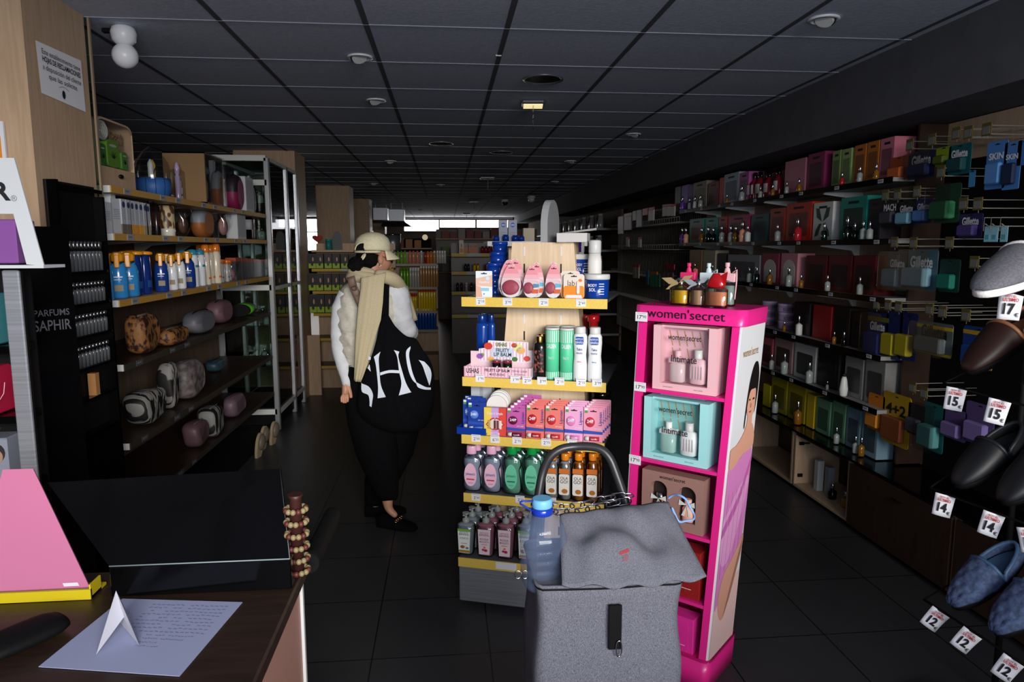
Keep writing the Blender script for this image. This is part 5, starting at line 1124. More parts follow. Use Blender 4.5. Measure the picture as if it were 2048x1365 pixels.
obj('back_panel', MB().box(0, LL, .42, .45, 0, 2.0, 'shelf_back'), un)
obj('base', MB().box(0, LL, .02, .42, 0, .05, 'black_matt'), un)
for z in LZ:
    sh = obj('shelf', MB().box(0, LL, 0, .42, z-.03, z, 'wood_dark' if z < 1.2 else 'wood_light').box(-.004, .0, 0, .42, z-.03, z, 'shelf_white'), un)  # lower boards get darker wood: their shade is put into the colour
    obj('price_strip', MB().box(.0, LL, -.004, -.0005, z-.03, z, 'yellow_tape_dim' if z > 1.2 else '#3a342c'), sh)  # lower strips, and the labels on them, are coloured dark for shade too
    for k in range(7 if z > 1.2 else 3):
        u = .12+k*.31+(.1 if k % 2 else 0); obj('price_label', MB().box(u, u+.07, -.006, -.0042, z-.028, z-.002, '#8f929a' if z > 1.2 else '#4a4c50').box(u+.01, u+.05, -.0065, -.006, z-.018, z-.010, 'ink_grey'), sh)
for z in LZ[:3]:
    for u in (.55, 1.15, 1.8, 2.45):
        obj('bracket', MB().prism([(-.40, z-.03), (-.40, z-.10), (-.36, z-.09), (-.30, z-.05), (-.08, z-.032)], u, u+.006, '#9a9a94', 'x').xf(Matrix.Scale(-1, 4, (0, 1, 0))), un)
def pillow(w, h, d, m, n=28, p=2.6, pinch=.0, bulge=.5, flatb=True):
    """soft pouch: rounded outline, swelling towards the middle"""
    rs = []
    for s in range(9):
        t = -1+2*s/8; k = (1-abs(t)**2.4)**.5*.28+.72 if abs(t) < 1 else .70
        rs.append([(w/2*k*abs(cos(a))**(2/p)*(1 if cos(a) > 0 else -1), d*t/2, max(0 if flatb else -9, h/2+h/2*k*abs(sin(a))**(2/p)*(1 if sin(a) > 0 else -1)*(1+pinch*cos(2*a)))) for a in [2*pi*i/n for i in range(n)]])
    return MB().rings(rs, m, True, True)
def place(t, lo, sc, label, rz, group=None): t.location = lo; t.scale = sc; t.rotation_euler = (0, 0, rz); return tag(t, label, None, group)
# --- aloe vera gift crate
def aloe():
    t = T0('gift_crate', 'gift set'); w, h, d = .27, .40, .12
    out = rrect(w, h, .045, 5); inn = rrect(w-.024, h-.13, .04, 5, 0, .118)
    g = MB(); n = len(out)
    g.add([(x, 0, z) for x, z in out]+[(x, d, z) for x, z in out], [(i, n+i, n+(i+1) % n, (i+1) % n) for i in range(n)]+[tuple(range(2*n-1, n-1, -1))], 'wood_side').box(-w*.46, w*.46, .036, .04, .1, h*.86, 'wood_side')
    g.prism([(-w/2, 0), (w/2, 0), (w/2, .115), (-w/2, .115)], -.001, .004, 'wood_side')
    g.add([(x, 0, z) for x, z in out]+[(x, 0, max(z, .115)) for x, z in inn], [(i, (i+1) % n, n+(i+1) % n, n+i) for i in range(n) if out[i][1] > .12 and out[(i+1) % n][1] > .12], 'wood_side')
    obj('crate', g, t); obj('knob', MB().sphere((.01, -.008, .07), .014, 'black_gloss', 12, 8, 1, .7), t)
    g = MB()
    for i in range(26): a = i*1.9; x = .02+.05*cos(a*1.3); z = .30+.03*sin(a*2.1); g.tube([(x, .03, z), (x+.02*cos(a), .02, z+.02*sin(a)), (x+.035*cos(a+.8), .025, z+.03*sin(a+.9))], .0016, '#b08a5a', 4)
    obj('straw', g, t)
    ro = MB()
    for k in range(5): r = .012+.009*k; ro.tube([(-.085+r*cos(a)*.8, .02-.003*k, .325+r*1.1*sin(a)+.003*sin(6*a)) for a in [i*pi/8 for i in range(16)]], .0055, '#cfcfc8', 6, closed=True)
    obj('bath_puff', ro, t, 'white net bath puff')
    for x, w_, h_, m in ((-.095, .042, .125, '#3f8a2a'), (-.02, .085, .165, '#7cb23c'), (.065, .045, .11, '#6aa84a')):
        b = MB().prism(rrect(w_, h_, w_*.35, 5, x, .12), .002, .03, m+'/g'); b.prism([(x+w_*.3*cos(a), .12+h_*.78+w_*.1*sin(a)) for a in [i*pi/6 for i in range(12)]], .0005, .002, '#cfd8cc')
        for k in range(5): a = pi/2+(k-2)*.5; b.prism([(x-.004, .12+h_*.32), (x+.004, .12+h_*.32), (x+w_*.36*cos(a), .12+h_*.32+h_*.27*sin(a))], .0003, .002, '#173a1c')
        obj('toiletry', b, t)
    obj('film', MB().prism(inn, -.002, -.0005, 'film_soft'), t); return t
lo, sc = lfit(.03, LZ[0], 192, 262, 243, .27, .40, 1); place(aloe(), lo, (sc[0], 1, sc[2]), 'wooden crate gift set with green aloe toiletries on the top left shelf', LF.a)
def basket():
    t = T0('gift_basket', 'gift basket'); b = MB().lathe([(.075, 0), (.095, .01), (.105, .06), (.102, .11)], '#2f63a8', 24)
    for k in range(12): a = k*pi/6; b.tube([(.097*cos(a), .097*sin(a), .01), (.107*cos(a), .107*sin(a), .06), (.103*cos(a), .103*sin(a), .108)], .002, '#16305c', 4)
    obj('basket', b, t, 'blue fabric basket'); obj('handle', MB().tube([(.055*cos(a), -.03, .11+.06*sin(a)) for a in [pi*i/10 for i in range(11)]], .003, 'black_matt', 6), t)
    for x, m in ((-.02, 'shelf_white'), (.012, '#d8b02e')): obj('tube', MB().lathe([(.016, .08), (.017, .19), (.004, .215)], m, 14, (x, 0, 0)), t)
    obj('cellophane', MB().lathe([(.108, .1), (.112, .14), (.095, .20), (.05, .26), (.006, .29)], 'film', 18, cap=False), t); return t
lo, sc = ofit(.12, LZ[0], 267, 334, 292, .21, .29); place(basket(), lo, sc, 'blue fabric gift basket wrapped in clear film on the top left shelf', LF.a)
def clearbag():
    t = T0('clear_gift_bag', 'gift bag'); obj('bag', MB().box(-.07, .07, -.03, .05, 0, .19, 'film', .01), t)
    obj('lilac_bottle', MB().lathe([(.02, 0), (.022, .01), (.022, .15), (.012, .16), (.02, .165), (.022, .20), (.01, .23)], '#b9a6cc/g', 14, (-.035, 0, 0)), t)
    for x, z in ((.01, .0), (.01, .045), (.01, .09), (.035, .0), (.035, .05)): obj('jar', MB().lathe([(.018, z), (.02, z+.004), (.02, z+.034), (.017, z+.038)], '#c9ccd2', 12, (x, .005, 0)), t)
    return t
lo, sc = ofit(.1, LZ[0], 340, 372, 330, .14, .22); place(clearbag(), lo, sc, 'clear bag with a lilac bottle and white pots on the top left shelf', LF.a)
def bamboo():
    t = T0('bamboo_set', 'gift set'); g = MB()
    for i in range(7): g.box(-.06+i*.0175, -.045+i*.0175, .05, .056, .0, .25, '#a88458')
    g.box(-.062, .062, -.03, .056, .0, .006, '#a88458').box(-.062, .062, -.03, .056, .244, .25, '#a88458').box(-.062, -.056, -.03, .056, 0, .25, '#8a6a46'); obj('stand', g, t)
    obj('spatula', MB().prism([(-.012, .03), (.012, .03), (.014, .11), (.0, .15), (-.014, .11)], -.01, -.004, '#d8bc7a'), t); obj('film', MB().box(-.064, .064, -.036, -.032, 0, .25, 'film'), t)
    obj('brush', MB().lathe([(.006, .04), (.007, .16), (.02, .17), (.018, .20)], '#7d9aa0', 10, (.035, .01, 0)), t); return t
lo, sc = lfit(.08, LZ[0], 380, 417, 312, .125, .25); place(bamboo(), lo, sc, 'bamboo stand gift set with pale wooden spatula on the top left shelf', LF.a)
def twotone(c1, c2, w, h, d, nm='wash_bag', zs=.55):
    t = T0(nm, 'wash bag'); g = pillow(w, h, d, c1); me = g; n = len(g.f)
    i2 = g.mi(c2)
    for k, f in enumerate(g.f):
        if sum(g.v[v][2] for v in f)/len(f) < h*zs: g.m[k] = i2
    obj('pouch', g, t); obj('zip', MB().tube([(w*.4*cos(a), -d*.1, h*.93+.01*sin(a)) for a in [pi*i/8 for i in range(9)]], .003, 'black_matt', 5), t); return t
for v, z, x0, x1, yt, c1, c2, w, h, d, l in ((.08, LZ[0], 421, 446, 342, '#9ea3a8', '#a8622e', .16, .17, .07, 'grey and tan wash bag standing on the top left shelf'),
        (.06, LZ[0], 446, 487, 350, '#2a2028', '#8a2050', .2, .16, .08, 'black and magenta wash bag on the top left shelf'), (.08, LZ[0], 494, 511, 374, '#8d9096', '#7d8086', .14, .12, .06, 'small grey wash bag at the far end of the top left shelf'),
        (.1, LZ[0], 504, 513, 374, '#121214', '#121214', .16, .12, .06, 'black wash bag beside the white glass cabinet'), (.1, LZ[1], 378, 428, 417, '#8d949c', '#a0602e', .2, .14, .07, 'grey and orange-brown wash bag on the second left shelf'),
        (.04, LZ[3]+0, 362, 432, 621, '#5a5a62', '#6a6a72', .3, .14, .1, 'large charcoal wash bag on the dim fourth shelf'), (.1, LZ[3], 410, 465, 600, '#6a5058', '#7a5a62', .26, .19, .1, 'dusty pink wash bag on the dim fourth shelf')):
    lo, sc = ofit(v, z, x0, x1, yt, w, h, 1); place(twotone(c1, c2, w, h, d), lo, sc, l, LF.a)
Gb = Proto(lambda: (lambda t: (obj('box', MB().box(-.03, .03, -.04, .04, 0, .12, '#c5c8cc').box(-.026, .026, -.0405, -.04, .01, .11, '#a9adb4'), t), t)[1])(T0('silver_box', 'box')))
for x0, x1, yt, z, l in ((480, 495, 356, LZ[0], 'silver striped box on the top left shelf'), (463, 479, 424, LZ[1], 'silver box on the second left shelf')):
    lo, sc = lfit(.07, z, x0, x1, yt, .06, .12, 1); Gb(lo, LF.a, l, None, sc)
# --- second shelf: slim cartons
def carton(c, foot=None, dot=None, w=.05, h=.17, d=.045):
    def f():
        t = T0('slim_carton', 'carton'); g = MB().box(-w/2, w/2, 0, d, 0, h, c); obj('box', g, t)
        p = MB()
        if foot: p.box(-w/2-.0003, w/2+.0003, -.0004, d+.0003, 0, h*.28, foot)
        if dot: p.prism([(.016*cos(a), h*.84+.016*sin(a)) for a in [i*pi/8 for i in range(16)]], -.0009, -.0004, dot)
        for k in range(6): p.box(-w*.3, w*.3, -.0006, 0, h*.42+k*.009, h*.42+k*.009+.003, '#9aa0aa')
        for k in range(7): p.box(-w/2-.0006, -w/2, d*.15, d*.85, h*.4+k*.011, h*.4+k*.011+.002, '#aab0b8')
        obj('print', p, t); return t
    return f
CWh = Proto(carton('#d9dde2')); 
for i, (x0, x1, yt, v) in enumerate(((205, 223, 405, .02), (207, 222, 403, .12), (222, 241, 398, .02))):
    lo, sc = lfit(v, LZ[1], x0, x1, yt, .05, .17, 1); CWh(lo, LF.a, 'white slim carton, %s at the near end of the second left shelf' % ('front one', 'rear one', 'right one')[i], 'white slim cartons', (sc[0], 1, sc[2]))
for i, (x, c) in enumerate(zip((241, 251, 259, 268, 277, 286, 292), ('#6d6258', '#6d6258', '#d9942e', '#d9942e', '#e0a030', '#a89a80', '#a89a80'))):
    lo, sc = lfit(.015, LZ[1], x, x+11-i*.6, 399+i*1.6, .05, .17, 1); place(carton('#b9bcc4', c, '#1c2a5a')(), lo, (.9, 1, sc[2]), 'grey face-cream carton with blue dot, %s from the near end' % ORD[i], LF.a, 'face-cream cartons')
CEnd = Proto(carton('#dfe3e6'))
for i, (x0, x1, yt) in enumerate(((179, 197, 403), (190, 197, 396))):
    u = 0
    t = CEnd(Vector((LX-.10-.0*i+(.03 if i else 0), 3.30+.06*i, LZ[1]+.001)), 0, 'white carton facing the camera at the end of the second left shelf, %s one' % ('front', 'rear')[i], 'end cartons', (1, 1, .95+.1*i))
DB = Proto(bottle('dark_bottle', 'bottle', [(.022, 0), (.024, .005), (.024, .12), (.012, .135), (.010, .14)], '#17100e/g', 'chrome', capprof=[(.011, .138), (.011, .16), (.009, .162)], label=(.04, .1, '#3a1a14')))
for i, (x0, x1) in enumerate(((292, 303), (304, 314), (298, 309))):
    lo, sc = ofit(.05+.08*(i == 2), LZ[1], x0, x1, 396, .048, .162, 1); DB(lo, LF.a, 'dark brown bottle beside the leopard print pot, %s one' % ORD[i], 'dark brown bottles', sc)
noisy('leopard', '#5a3a28', '#c8b48a', (26, 26, 26), 1, .4, 0, .46, .52)
t = T0('leopard_pot', 'pot'); obj('pot', MB().lathe([(.05, 0), (.055, .01), (.055, .12), (.05, .125)], 'leopard', 24), t); obj('base_band', MB().lathe([(.056, .0), (.057, .03), (.056, .031)], '#e0ddd2/g', 24), t)
lo, sc = ofit(.07, LZ[1], 316, 346, 412, .11, .125); place(t, lo, sc, 'leopard print round pot on the second left shelf', LF.a)
def crinkle(w, h, m='film'):
    g = pillow(w, h, .07, m, 24, 3)
    g.v = [(x+.006*sin(40*z+9*x), y+.012*sin(31*x+23*z)+.006*sin(71*z), z) for x, y, z in g.v]; return g
for x0, x1, yt, c, l in ((346, 380, 408, '#6a4a40', 'crinkled clear bag with brown contents on the second left shelf'), (427, 460, 411, '#b98a86', 'clear bag with a pink patterned purse on the second left shelf')):
    t = T0('clear_bag', 'bag'); obj('film', crinkle(.16, .15), t); obj('contents', MB().sphere((.0, .0, .055), .05, c, 14, 8, 1.1, .5, .8), t)
    lo, sc = ofit(.08, LZ[1], x0, x1, yt, .16, .15, 1); place(t, lo, sc, l, LF.a)
t = T0('red_case', 'case'); obj('case', MB().box(-.12, .12, -.03, .04, 0, .14, '#3a0c10', .015), t); obj('clasp', MB().box(-.01, .01, -.034, -.03, .08, .1, 'chrome'), t); lo, sc = ofit(.08, LZ[1], 499, 510, 424, .24, .14, 1); place(t, lo, sc, 'dark red case at the far end of the second left shelf', LF.a)
t = T0('black_flask', 'flask'); obj('body', MB().lathe([(.03, 0), (.032, .01), (.032, .12), (.02, .14)], 'black_gloss', 16), t); obj('band', MB().lathe([(.0325, .05), (.0325, .1)], '#b9bcc0', 16), t); lo, sc = ofit(.07, LZ[1], 480, 497, 424, .064, .14, 1); place(t, lo, sc, 'black flask with a silver band on the second left shelf', LF.a)
# --- third shelf: sun care
def trigger(body, head):
    return bottle('sun_spray', 'sunscreen bottle', [(.024, 0), (.029, .006), (.029, .09), (.026, .125), (.02, .142), (.015, .15)], body, None, sy=.75,
        extra=lambda t: (obj('trigger_head', MB().lathe([(.016, .148), (.02, .155), (.02, .175), (.012, .188)], head, 14).box(-.009, .009, -.034, -.01, .168, .186, head, .003).box(-.008, .008, -.038, -.028, .125, .178, head, .003), t), obj('collar', MB().lathe([(.0175, .138), (.018, .15)], '#b9c2cc/c', 14, cap=False), t), obj('print', MB().box(-.012, .014, -.0226, -.0222, .03, .055, '#8a7a5a').box(-.014, .014, -.0226, -.0222, .085, .090, '#dfe6ee').box(-.014, .010, -.0226, -.0222, .075, .078, '#dfe6ee'), t)))
S1 = Proto(trigger('#2f86c8/g', '#e89a1c/g')); S2 = Proto(trigger('#163a86/g', '#e89a1c/g')); S3 = Proto(trigger('#e4e6ea/g', '#e89a1c/g'))
n = 0
for P_, lst, nm in ((S1, ((194, 215, 505, .02), (212, 233, 507, .10), (222, 244, 505, .02), (243, 266, 505, .02), (236, 256, 503, .12)), 'light blue'), (S2, ((311, 328, 507, .02), (324, 340, 508, .07), (336, 352, 509, .12), (364, 382, 503, .03)), 'dark blue'), (S3, ((334, 348, 510, .02), (349, 364, 506, .02)), 'white')):
    for i, (x0, x1, yt, v) in enumerate(lst):
        lo, sc = ofit(v, LZ[2], x0, x1, yt, .058, .188, .9); P_(lo, .35, '%s spray sunscreen with orange trigger, %s from the near end' % (nm, ORD[i]), nm+' spray sunscreens', sc)
S4 = Proto(bottle('sun_lotion', 'sunscreen bottle', [(.026, 0), (.031, .006), (.032, .1), (.028, .16), (.024, .17)], '#10307a/g', '#e89a1c/g', sy=.6, capprof=[(.025, .170), (.03, .172), (.028, .182), (.01, .186)], label=(.03, .06, '#24509a')))
for i, (x0, x1, yt, v) in enumerate(((262, 280, 503, .02), (280, 298, 503, .02), (270, 290, 502, .10), (250, 270, 501, .17))):
    lo, sc = ofit(v, LZ[2], x0, x1, yt, .062, .186, .9); S4(lo, LF.a, 'dark blue sun lotion with flat orange cap, %s of the group' % ORD[i], 'dark blue sun lotions', sc)
S5 = Proto(bottle('sun_spray_can', 'sunscreen bottle', [(.022, 0), (.024, .004), (.024, .15), (.020, .165)], '#dfe2e6/g', '#2a8aa8/g', capprof=[(.021, .164), (.022, .17), (.02, .186), (.008, .192)], label=(.10, .112, '#3a8a8a')))
S6 = Proto(bottle('sun_spray_can', 'sunscreen bottle', [(.022, 0), (.024, .004), (.022, .15), (.014, .172)], '#ddd0bc/g', '#e07a1c/g', capprof=[(.02, .166), (.022, .172), (.02, .2), (.014, .206)], label=(.03, .04, '#d8742a')))
S7 = Proto(bottle('sun_lotion', 'sunscreen bottle', [(.022, 0), (.024, .004), (.022, .12), (.016, .13)], '#b8b4ae/g', '#d8701c/g', sy=.7, capprof=[(.018, .13), (.018, .155), (.015, .158)], label=(.03, .04, '#3a6aa8')))
for P_, lst, nm in ((S5, ((376, 390, 500, .02), (391, 404, 500, .02), (358, 368, 501, .12)), 'white sun spray can with teal cap'), (S6, ((404, 415, 496, .02), (415, 424, 496, .04), (424, 436, 494, .02), (394, 404, 495, .12), (410, 420, 494, .14)), 'cream sun spray with orange cap'), (S7, ((437, 445, 510, .02), (445, 451, 511, .04), (449, 456, 512, .02), (454, 461, 513, .06)), 'small grey sun lotion with orange cap')):
    for i, (x0, x1, yt, v) in enumerate(lst):
        lo, sc = ofit(v, LZ[2], x0, x1, yt, .048, .19, 1); P_(lo, LF.a, '%s, %s from the near end' % (nm, ORD[i]), nm+'s', sc)
def strawbox(c1, c2): return lambda: (lambda t: (obj('box', MB().box(-.035, .035, 0, .07, 0, .10, c1), t), obj('lid', MB().box(-.036, .036, -.001, .071, .10, .12, c2), t), t)[-1])(T0('small_box', 'box'))
SB = Proto(strawbox('#3a3c42', '#a8402e'))
for i, (x0, x1) in enumerate(((472, 482), (484, 494), (496, 506), (508, 518), (519, 529))):
    lo, sc = lfit(.05, LZ[2], x0, x1, 516+i, .07, .12, 1); SB(lo, LF.a, 'dark grey box with red lid, %s from the near end of its row' % ORD[i], 'dark boxes with red lids', sc)
t = T0('pink_bag', 'bag'); obj('bag', crinkle(.09, .2, 'film'), t); obj('contents', MB().sphere((0, 0, .06), .035, '#a8687a', 12, 8, 1, .6, 1.5), t); lo, sc = ofit(.05, LZ[2], 456, 470, 520, .09, .2, 1); place(t, lo, sc, 'clear film bag with pink contents behind the sun sprays', LF.a)
# --- dim lower shelves
noisy('floral', '#2a1214', '#8a5c30', (38, 38, 38), 2, .6, 0, .42, .56); noisy('zebra', '#0c0c0c', '#7c7c78', (60, 5, 10), 1, .6, 0, .48, .52); noisy('marble_print', '#4c4646', '#746a6a', (20, 20, 20), 3, .6, 0, .4, .6)
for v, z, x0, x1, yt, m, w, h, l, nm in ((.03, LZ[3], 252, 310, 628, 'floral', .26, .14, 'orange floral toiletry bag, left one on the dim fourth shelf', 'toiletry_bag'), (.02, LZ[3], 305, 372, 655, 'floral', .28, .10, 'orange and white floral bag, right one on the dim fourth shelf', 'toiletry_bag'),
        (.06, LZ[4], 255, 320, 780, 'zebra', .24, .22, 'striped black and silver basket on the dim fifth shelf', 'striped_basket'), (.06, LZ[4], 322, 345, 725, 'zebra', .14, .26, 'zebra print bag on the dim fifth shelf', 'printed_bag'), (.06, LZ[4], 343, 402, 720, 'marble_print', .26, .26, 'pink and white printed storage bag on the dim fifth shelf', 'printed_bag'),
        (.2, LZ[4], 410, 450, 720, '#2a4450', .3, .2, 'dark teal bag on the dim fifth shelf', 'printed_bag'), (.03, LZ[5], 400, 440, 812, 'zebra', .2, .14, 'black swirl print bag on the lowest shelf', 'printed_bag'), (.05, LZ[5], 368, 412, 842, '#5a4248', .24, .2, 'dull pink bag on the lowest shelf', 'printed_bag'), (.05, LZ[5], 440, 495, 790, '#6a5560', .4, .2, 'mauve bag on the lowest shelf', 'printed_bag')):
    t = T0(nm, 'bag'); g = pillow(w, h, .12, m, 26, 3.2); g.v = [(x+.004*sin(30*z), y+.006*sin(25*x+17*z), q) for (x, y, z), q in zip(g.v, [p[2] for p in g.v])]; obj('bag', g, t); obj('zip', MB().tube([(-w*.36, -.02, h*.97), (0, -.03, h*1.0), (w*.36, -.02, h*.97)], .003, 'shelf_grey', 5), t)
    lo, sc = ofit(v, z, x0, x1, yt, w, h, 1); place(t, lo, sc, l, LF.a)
t = T0('green_roll', 'roll'); obj('roll', MB().rings([[(x, .05*cos(a), .055+.05*sin(a)) for a in [i*pi/10 for i in range(20)]] for x in (-.06, .06)], '#58b81c', True), t); obj('end_cap', MB().rings([[(x, .051*cos(a), .055+.051*sin(a)) for a in [i*pi/10 for i in range(20)]] for x in (-.075, -.06)], 'black_matt', True), t)
lo, sc = ofit(.08, LZ[3], 470, 503, 606, .13, .11, 1); place(t, lo, sc, 'bright green rolled item on the dim fourth shelf', LF.a)
SL = Proto(lambda: (lambda t: (obj('sole', MB().prism([(.11*cos(a), .045+.045*sin(a)*(1+.2*cos(a))) for a in [i*pi/12 for i in range(24)]], -.01, .01, '#a8967a'), t), obj('upper', MB().sphere((.04, -.015, .045), .045, '#6d6252', 12, 8, 1.4, .6, .9), t), t)[-1])(T0('slipper', 'slipper')))
for i, (px, py) in enumerate(((520, 878), (500, 893), (540, 868))):
    q = onz(px, py, .07); SL((LX+.03+.02*i, q.y, .055), 1.3, 'beige slipper standing on the bottom ledge, %s from the near end' % ORD[i], 'beige slippers', None, (0, rad(-70), 1.35))
t = thing('brown_carton', 'plain dark carton standing at the foot of the left shelves', 'carton', (-1.34, 2.78, 0)); obj('box', MB().box(0, .42, 0, .34, 0, .46, '#3a3028'), t)
# ================================================================== WHITE GLASS CABINET
CAB = thing('glass_cabinet', 'tall white-framed glass display cabinet at the end of the left shelves', 'display cabinet', (0, 0, 0))
cx0, cx1, cy0, cy1, cz0, cz1 = -1.88, -1.45, 6.03, 7.12, .14, 2.285
P4 = .022; fr = MB()
for x in (cx0, cx1):
    for y in (cy0, (cy0+cy1)/2+.12, cy1): fr.box(x-P4, x+P4, y-P4, y+P4, 0, cz1, 'brushed_alu', .006)
for z in (cz0, 1.20, 2.06, cz1-.03):
    fr.box(cx0, cx1, cy0-P4, cy0+P4, z, z+.045, 'shelf_white'); fr.box(cx0, cx1, cy1-P4, cy1+P4, z, z+.03, 'shelf_white')
    if z != 2.06: fr.box(cx1-P4, cx1+P4, cy0, cy1, z, z+.03, 'shelf_white'); fr.box(cx0-P4, cx0+P4, cy0, cy1, z, z+.03, 'shelf_white')
obj('frame', fr, CAB, 'white metal frame'); obj('base', MB().box(cx0, cx1, cy0+.02, cy1-.02, .04, .17, 'black_matt'), CAB)
obj('roof', MB().box(cx0, cx1, cy0+.02, cy1, cz1-.012, cz1-.004, 'lamp_dark').box(cx0+.05, cx0+.08, cy0+.1, cy1-.1, cz1-.05, cz1-.02, 'shelf_white'), CAB)
for nm, a in (('front_pane', (cx0, cx1, cy0-.003, cy0+.003)), ('side_pane', (cx1-.003, cx1+.003, cy0, cy1)), ('side_pane', (cx0-.003, cx0+.003, cy0, cy1)), ('back_pane', (cx0, cx1, cy1-.003, cy1+.003))):
    obj(nm, MB().box(*a, cz0+.04, cz1-.03, 'glass_clear'), CAB)
for z in (.55, .9, 1.3, 1.62, 1.92): obj('glass_shelf', MB().box(cx0+.02, cx1-.02, cy0+.03, cy1-.03, z-.004, z, 'glass_clear'), CAB)
PB = Proto(bottle('cabinet_bottle', 'perfume bottle', [(.02, 0), (.024, .003), (.024, .07), (.01, .08)], 'liq_clear', 'chrome', sq=3, capprof=[(.011, .08), (.011, .105), (.009, .107)]))
n = 0
for z, nm in ((.55, 'lowest'), (.9, 'second'), (1.3, 'third'), (1.62, 'fourth'), (1.92, 'top')):
    for k in range(7): PB((cx1-.09-.06*(k % 2), cy0+.12+k*.135, z+.001), .3, 'perfume bottle on the %s glass shelf of the white cabinet, %s from the front' % (nm, ORD[k]), 'bottles in the white glass cabinet', (1, 1, .9+.25*((k*7) % 3)))
# ================================================================== COUNTER AND THINGS ON IT
CT = .88; ctx = -.315
ct = thing('counter', 'shop counter with a dark wooden top in the near left corner', 'counter', (0, 0, 0))
obj('worktop', MB().box(-2.2, ctx+.01, .35, 1.46, CT-.03, CT, 'wood_dark', .004), ct)
obj('side_panel', MB().box(ctx-.02, ctx, .38, 1.43, .10, CT-.03, '#b98a7a'), ct, 'pinkish wood side panel'); obj('front_panel', MB().box(-2.18, ctx-.02, 1.41, 1.43, 0, CT-.03, '#b98a7a'), ct)
obj('edge_trim', MB().box(ctx-.004, ctx+.006, 1.425, 1.437, .0, CT-.03, 'shelf_white'), ct, 'white edge trim'); obj('plinth', MB().box(-2.15, ctx-.01, .4, 1.4, 0, .10, '#9aa0ac'), ct)
q = [onz(245, 1198, CT+.002), onz(485, 1205, CT+.002), onz(359, 1353, CT+.002), onz(77, 1334, CT+.002)]
t = obj('paper_sheet', MB().add([tuple(p) for p in q]+[tuple(p-Vector((0, 0, .001))) for p in q], [(3, 2, 1, 0), (4, 5, 6, 7), (0, 1, 5, 4), (1, 2, 6, 5), (2, 3, 7, 6), (3, 0, 4, 7)], 'paper_blue') if 'paper_blue' in MATS else (mat('paper_blue', '#a2a8c8', .8, spec=.2), MB().add([tuple(p) for p in q]+[tuple(p-Vector((0, 0, .001))) for p in q], [(3, 2, 1, 0), (4, 5, 6, 7), (0, 1, 5, 4), (1, 2, 6, 5), (2, 3, 7, 6), (3, 0, 4, 7)], 'paper_blue'))[1])
tag(t, 'bluish white sheet of paper with faint handwriting lying on the counter', 'paper')
g = MB()
for r in range(13):
    a = q[0].lerp(q[3], .08+r*.05); b = q[1].lerp(q[2], .08+r*.05); s = a.lerp(b, .30); e = a.lerp(b, .93-.3*random.random()*(r > 8))
    if r > 8: s = a.lerp(b, .5)
    n = 16
    for k in range(n):
        if random.random() < .85:
            p0 = s.lerp(e, k/n)+Vector((0, .0015*random.uniform(-1, 1), .0006)); p1 = s.lerp(e, (k+.7)/n)+Vector((0, .0015*random.uniform(-1, 1), .0006)); w = (q[3]-q[0]).normalized()*.0016; g.add([tuple(p0), tuple(p1), tuple(p1+w), tuple(p0+w)], [(3, 2, 1, 0)], '#7c82a8')
obj('handwriting', g, t)
A = onz(192, 1311, CT+.003); C3 = onz(279, 1292, CT+.003); E3 = onz(247, 1270, CT+.003)+Vector((0, .02, 0)); Bk = onz(235, 1240, CT+.003); top = ony(232, 1182, (A.y+Bk.y)/2+.02)
mat('paper_fold', '#c2c2cc', .8, spec=.2)
t = obj('folded_note', MB().add([tuple(p) for p in (A, C3, Bk, top, E3)], [(0, 2, 3), (2, 1, 3)], 'paper_fold').add([tuple(p) for p in (A, C3, top, E3+Vector((0, 0, .03)))], [(0, 3, 2), (3, 1, 2)], 'paper_fold')); tag(t, 'white note folded into a small upright pyramid on the paper sheet', 'folded paper')
# pink board in its yellow tray
b0, b1 = onz(-60, 1196, CT+.012), onz(183, 1183, CT+.012); t1 = ony(66, 938, b1.y+.16); t0 = Vector((b0.x-.02, t1.y, t1.z))
nrm = (b1-b0).cross(t0-b0).normalized(); 
PK = thing('pink_board', 'large flat pink board leaning back in a yellow tray on the counter', 'board', (0, 0, 0)); mat('board_pink', '#bc6c90', .8)
obj('board', MB().add([tuple(p) for p in (b0, b1, t1, t0)]+[tuple(p+nrm*-.006) for p in (b0, b1, t1, t0)], [(0, 1, 2, 3), (7, 6, 5, 4), (0, 4, 5, 1), (1, 5, 6, 2), (2, 6, 7, 3), (3, 7, 4, 0)], 'board_pink'), PK)
lp = b0.lerp(b1, .86)+(t1-b1)*.055-nrm*-.001; du = (b1-b0).normalized(); dv_ = (t1-b1).normalized()
obj('sticker', MB().add([tuple(lp-du*.014-dv_*.004+nrm*.001), tuple(lp+du*.014-dv_*.004+nrm*.001), tuple(lp+du*.014+dv_*.004+nrm*.001), tuple(lp-du*.014+dv_*.004+nrm*.001)], [(0, 1, 2, 3)], '#d8d0dc'), PK)
obj('yellow_tray', MB().box(b0.x, b1.x+.004, b1.y-.012, b1.y-.006, CT+.001, CT+.021, '#c8b414').box(b0.x, b1.x+.004, b1.y-.006, b1.y+.05, CT+.001, CT+.006, '#c8b414').box(b1.x+.001, b1.x+.004, b1.y-.01, b1.y+.03, CT+.001, CT+.03, '#c8b414'), PK)
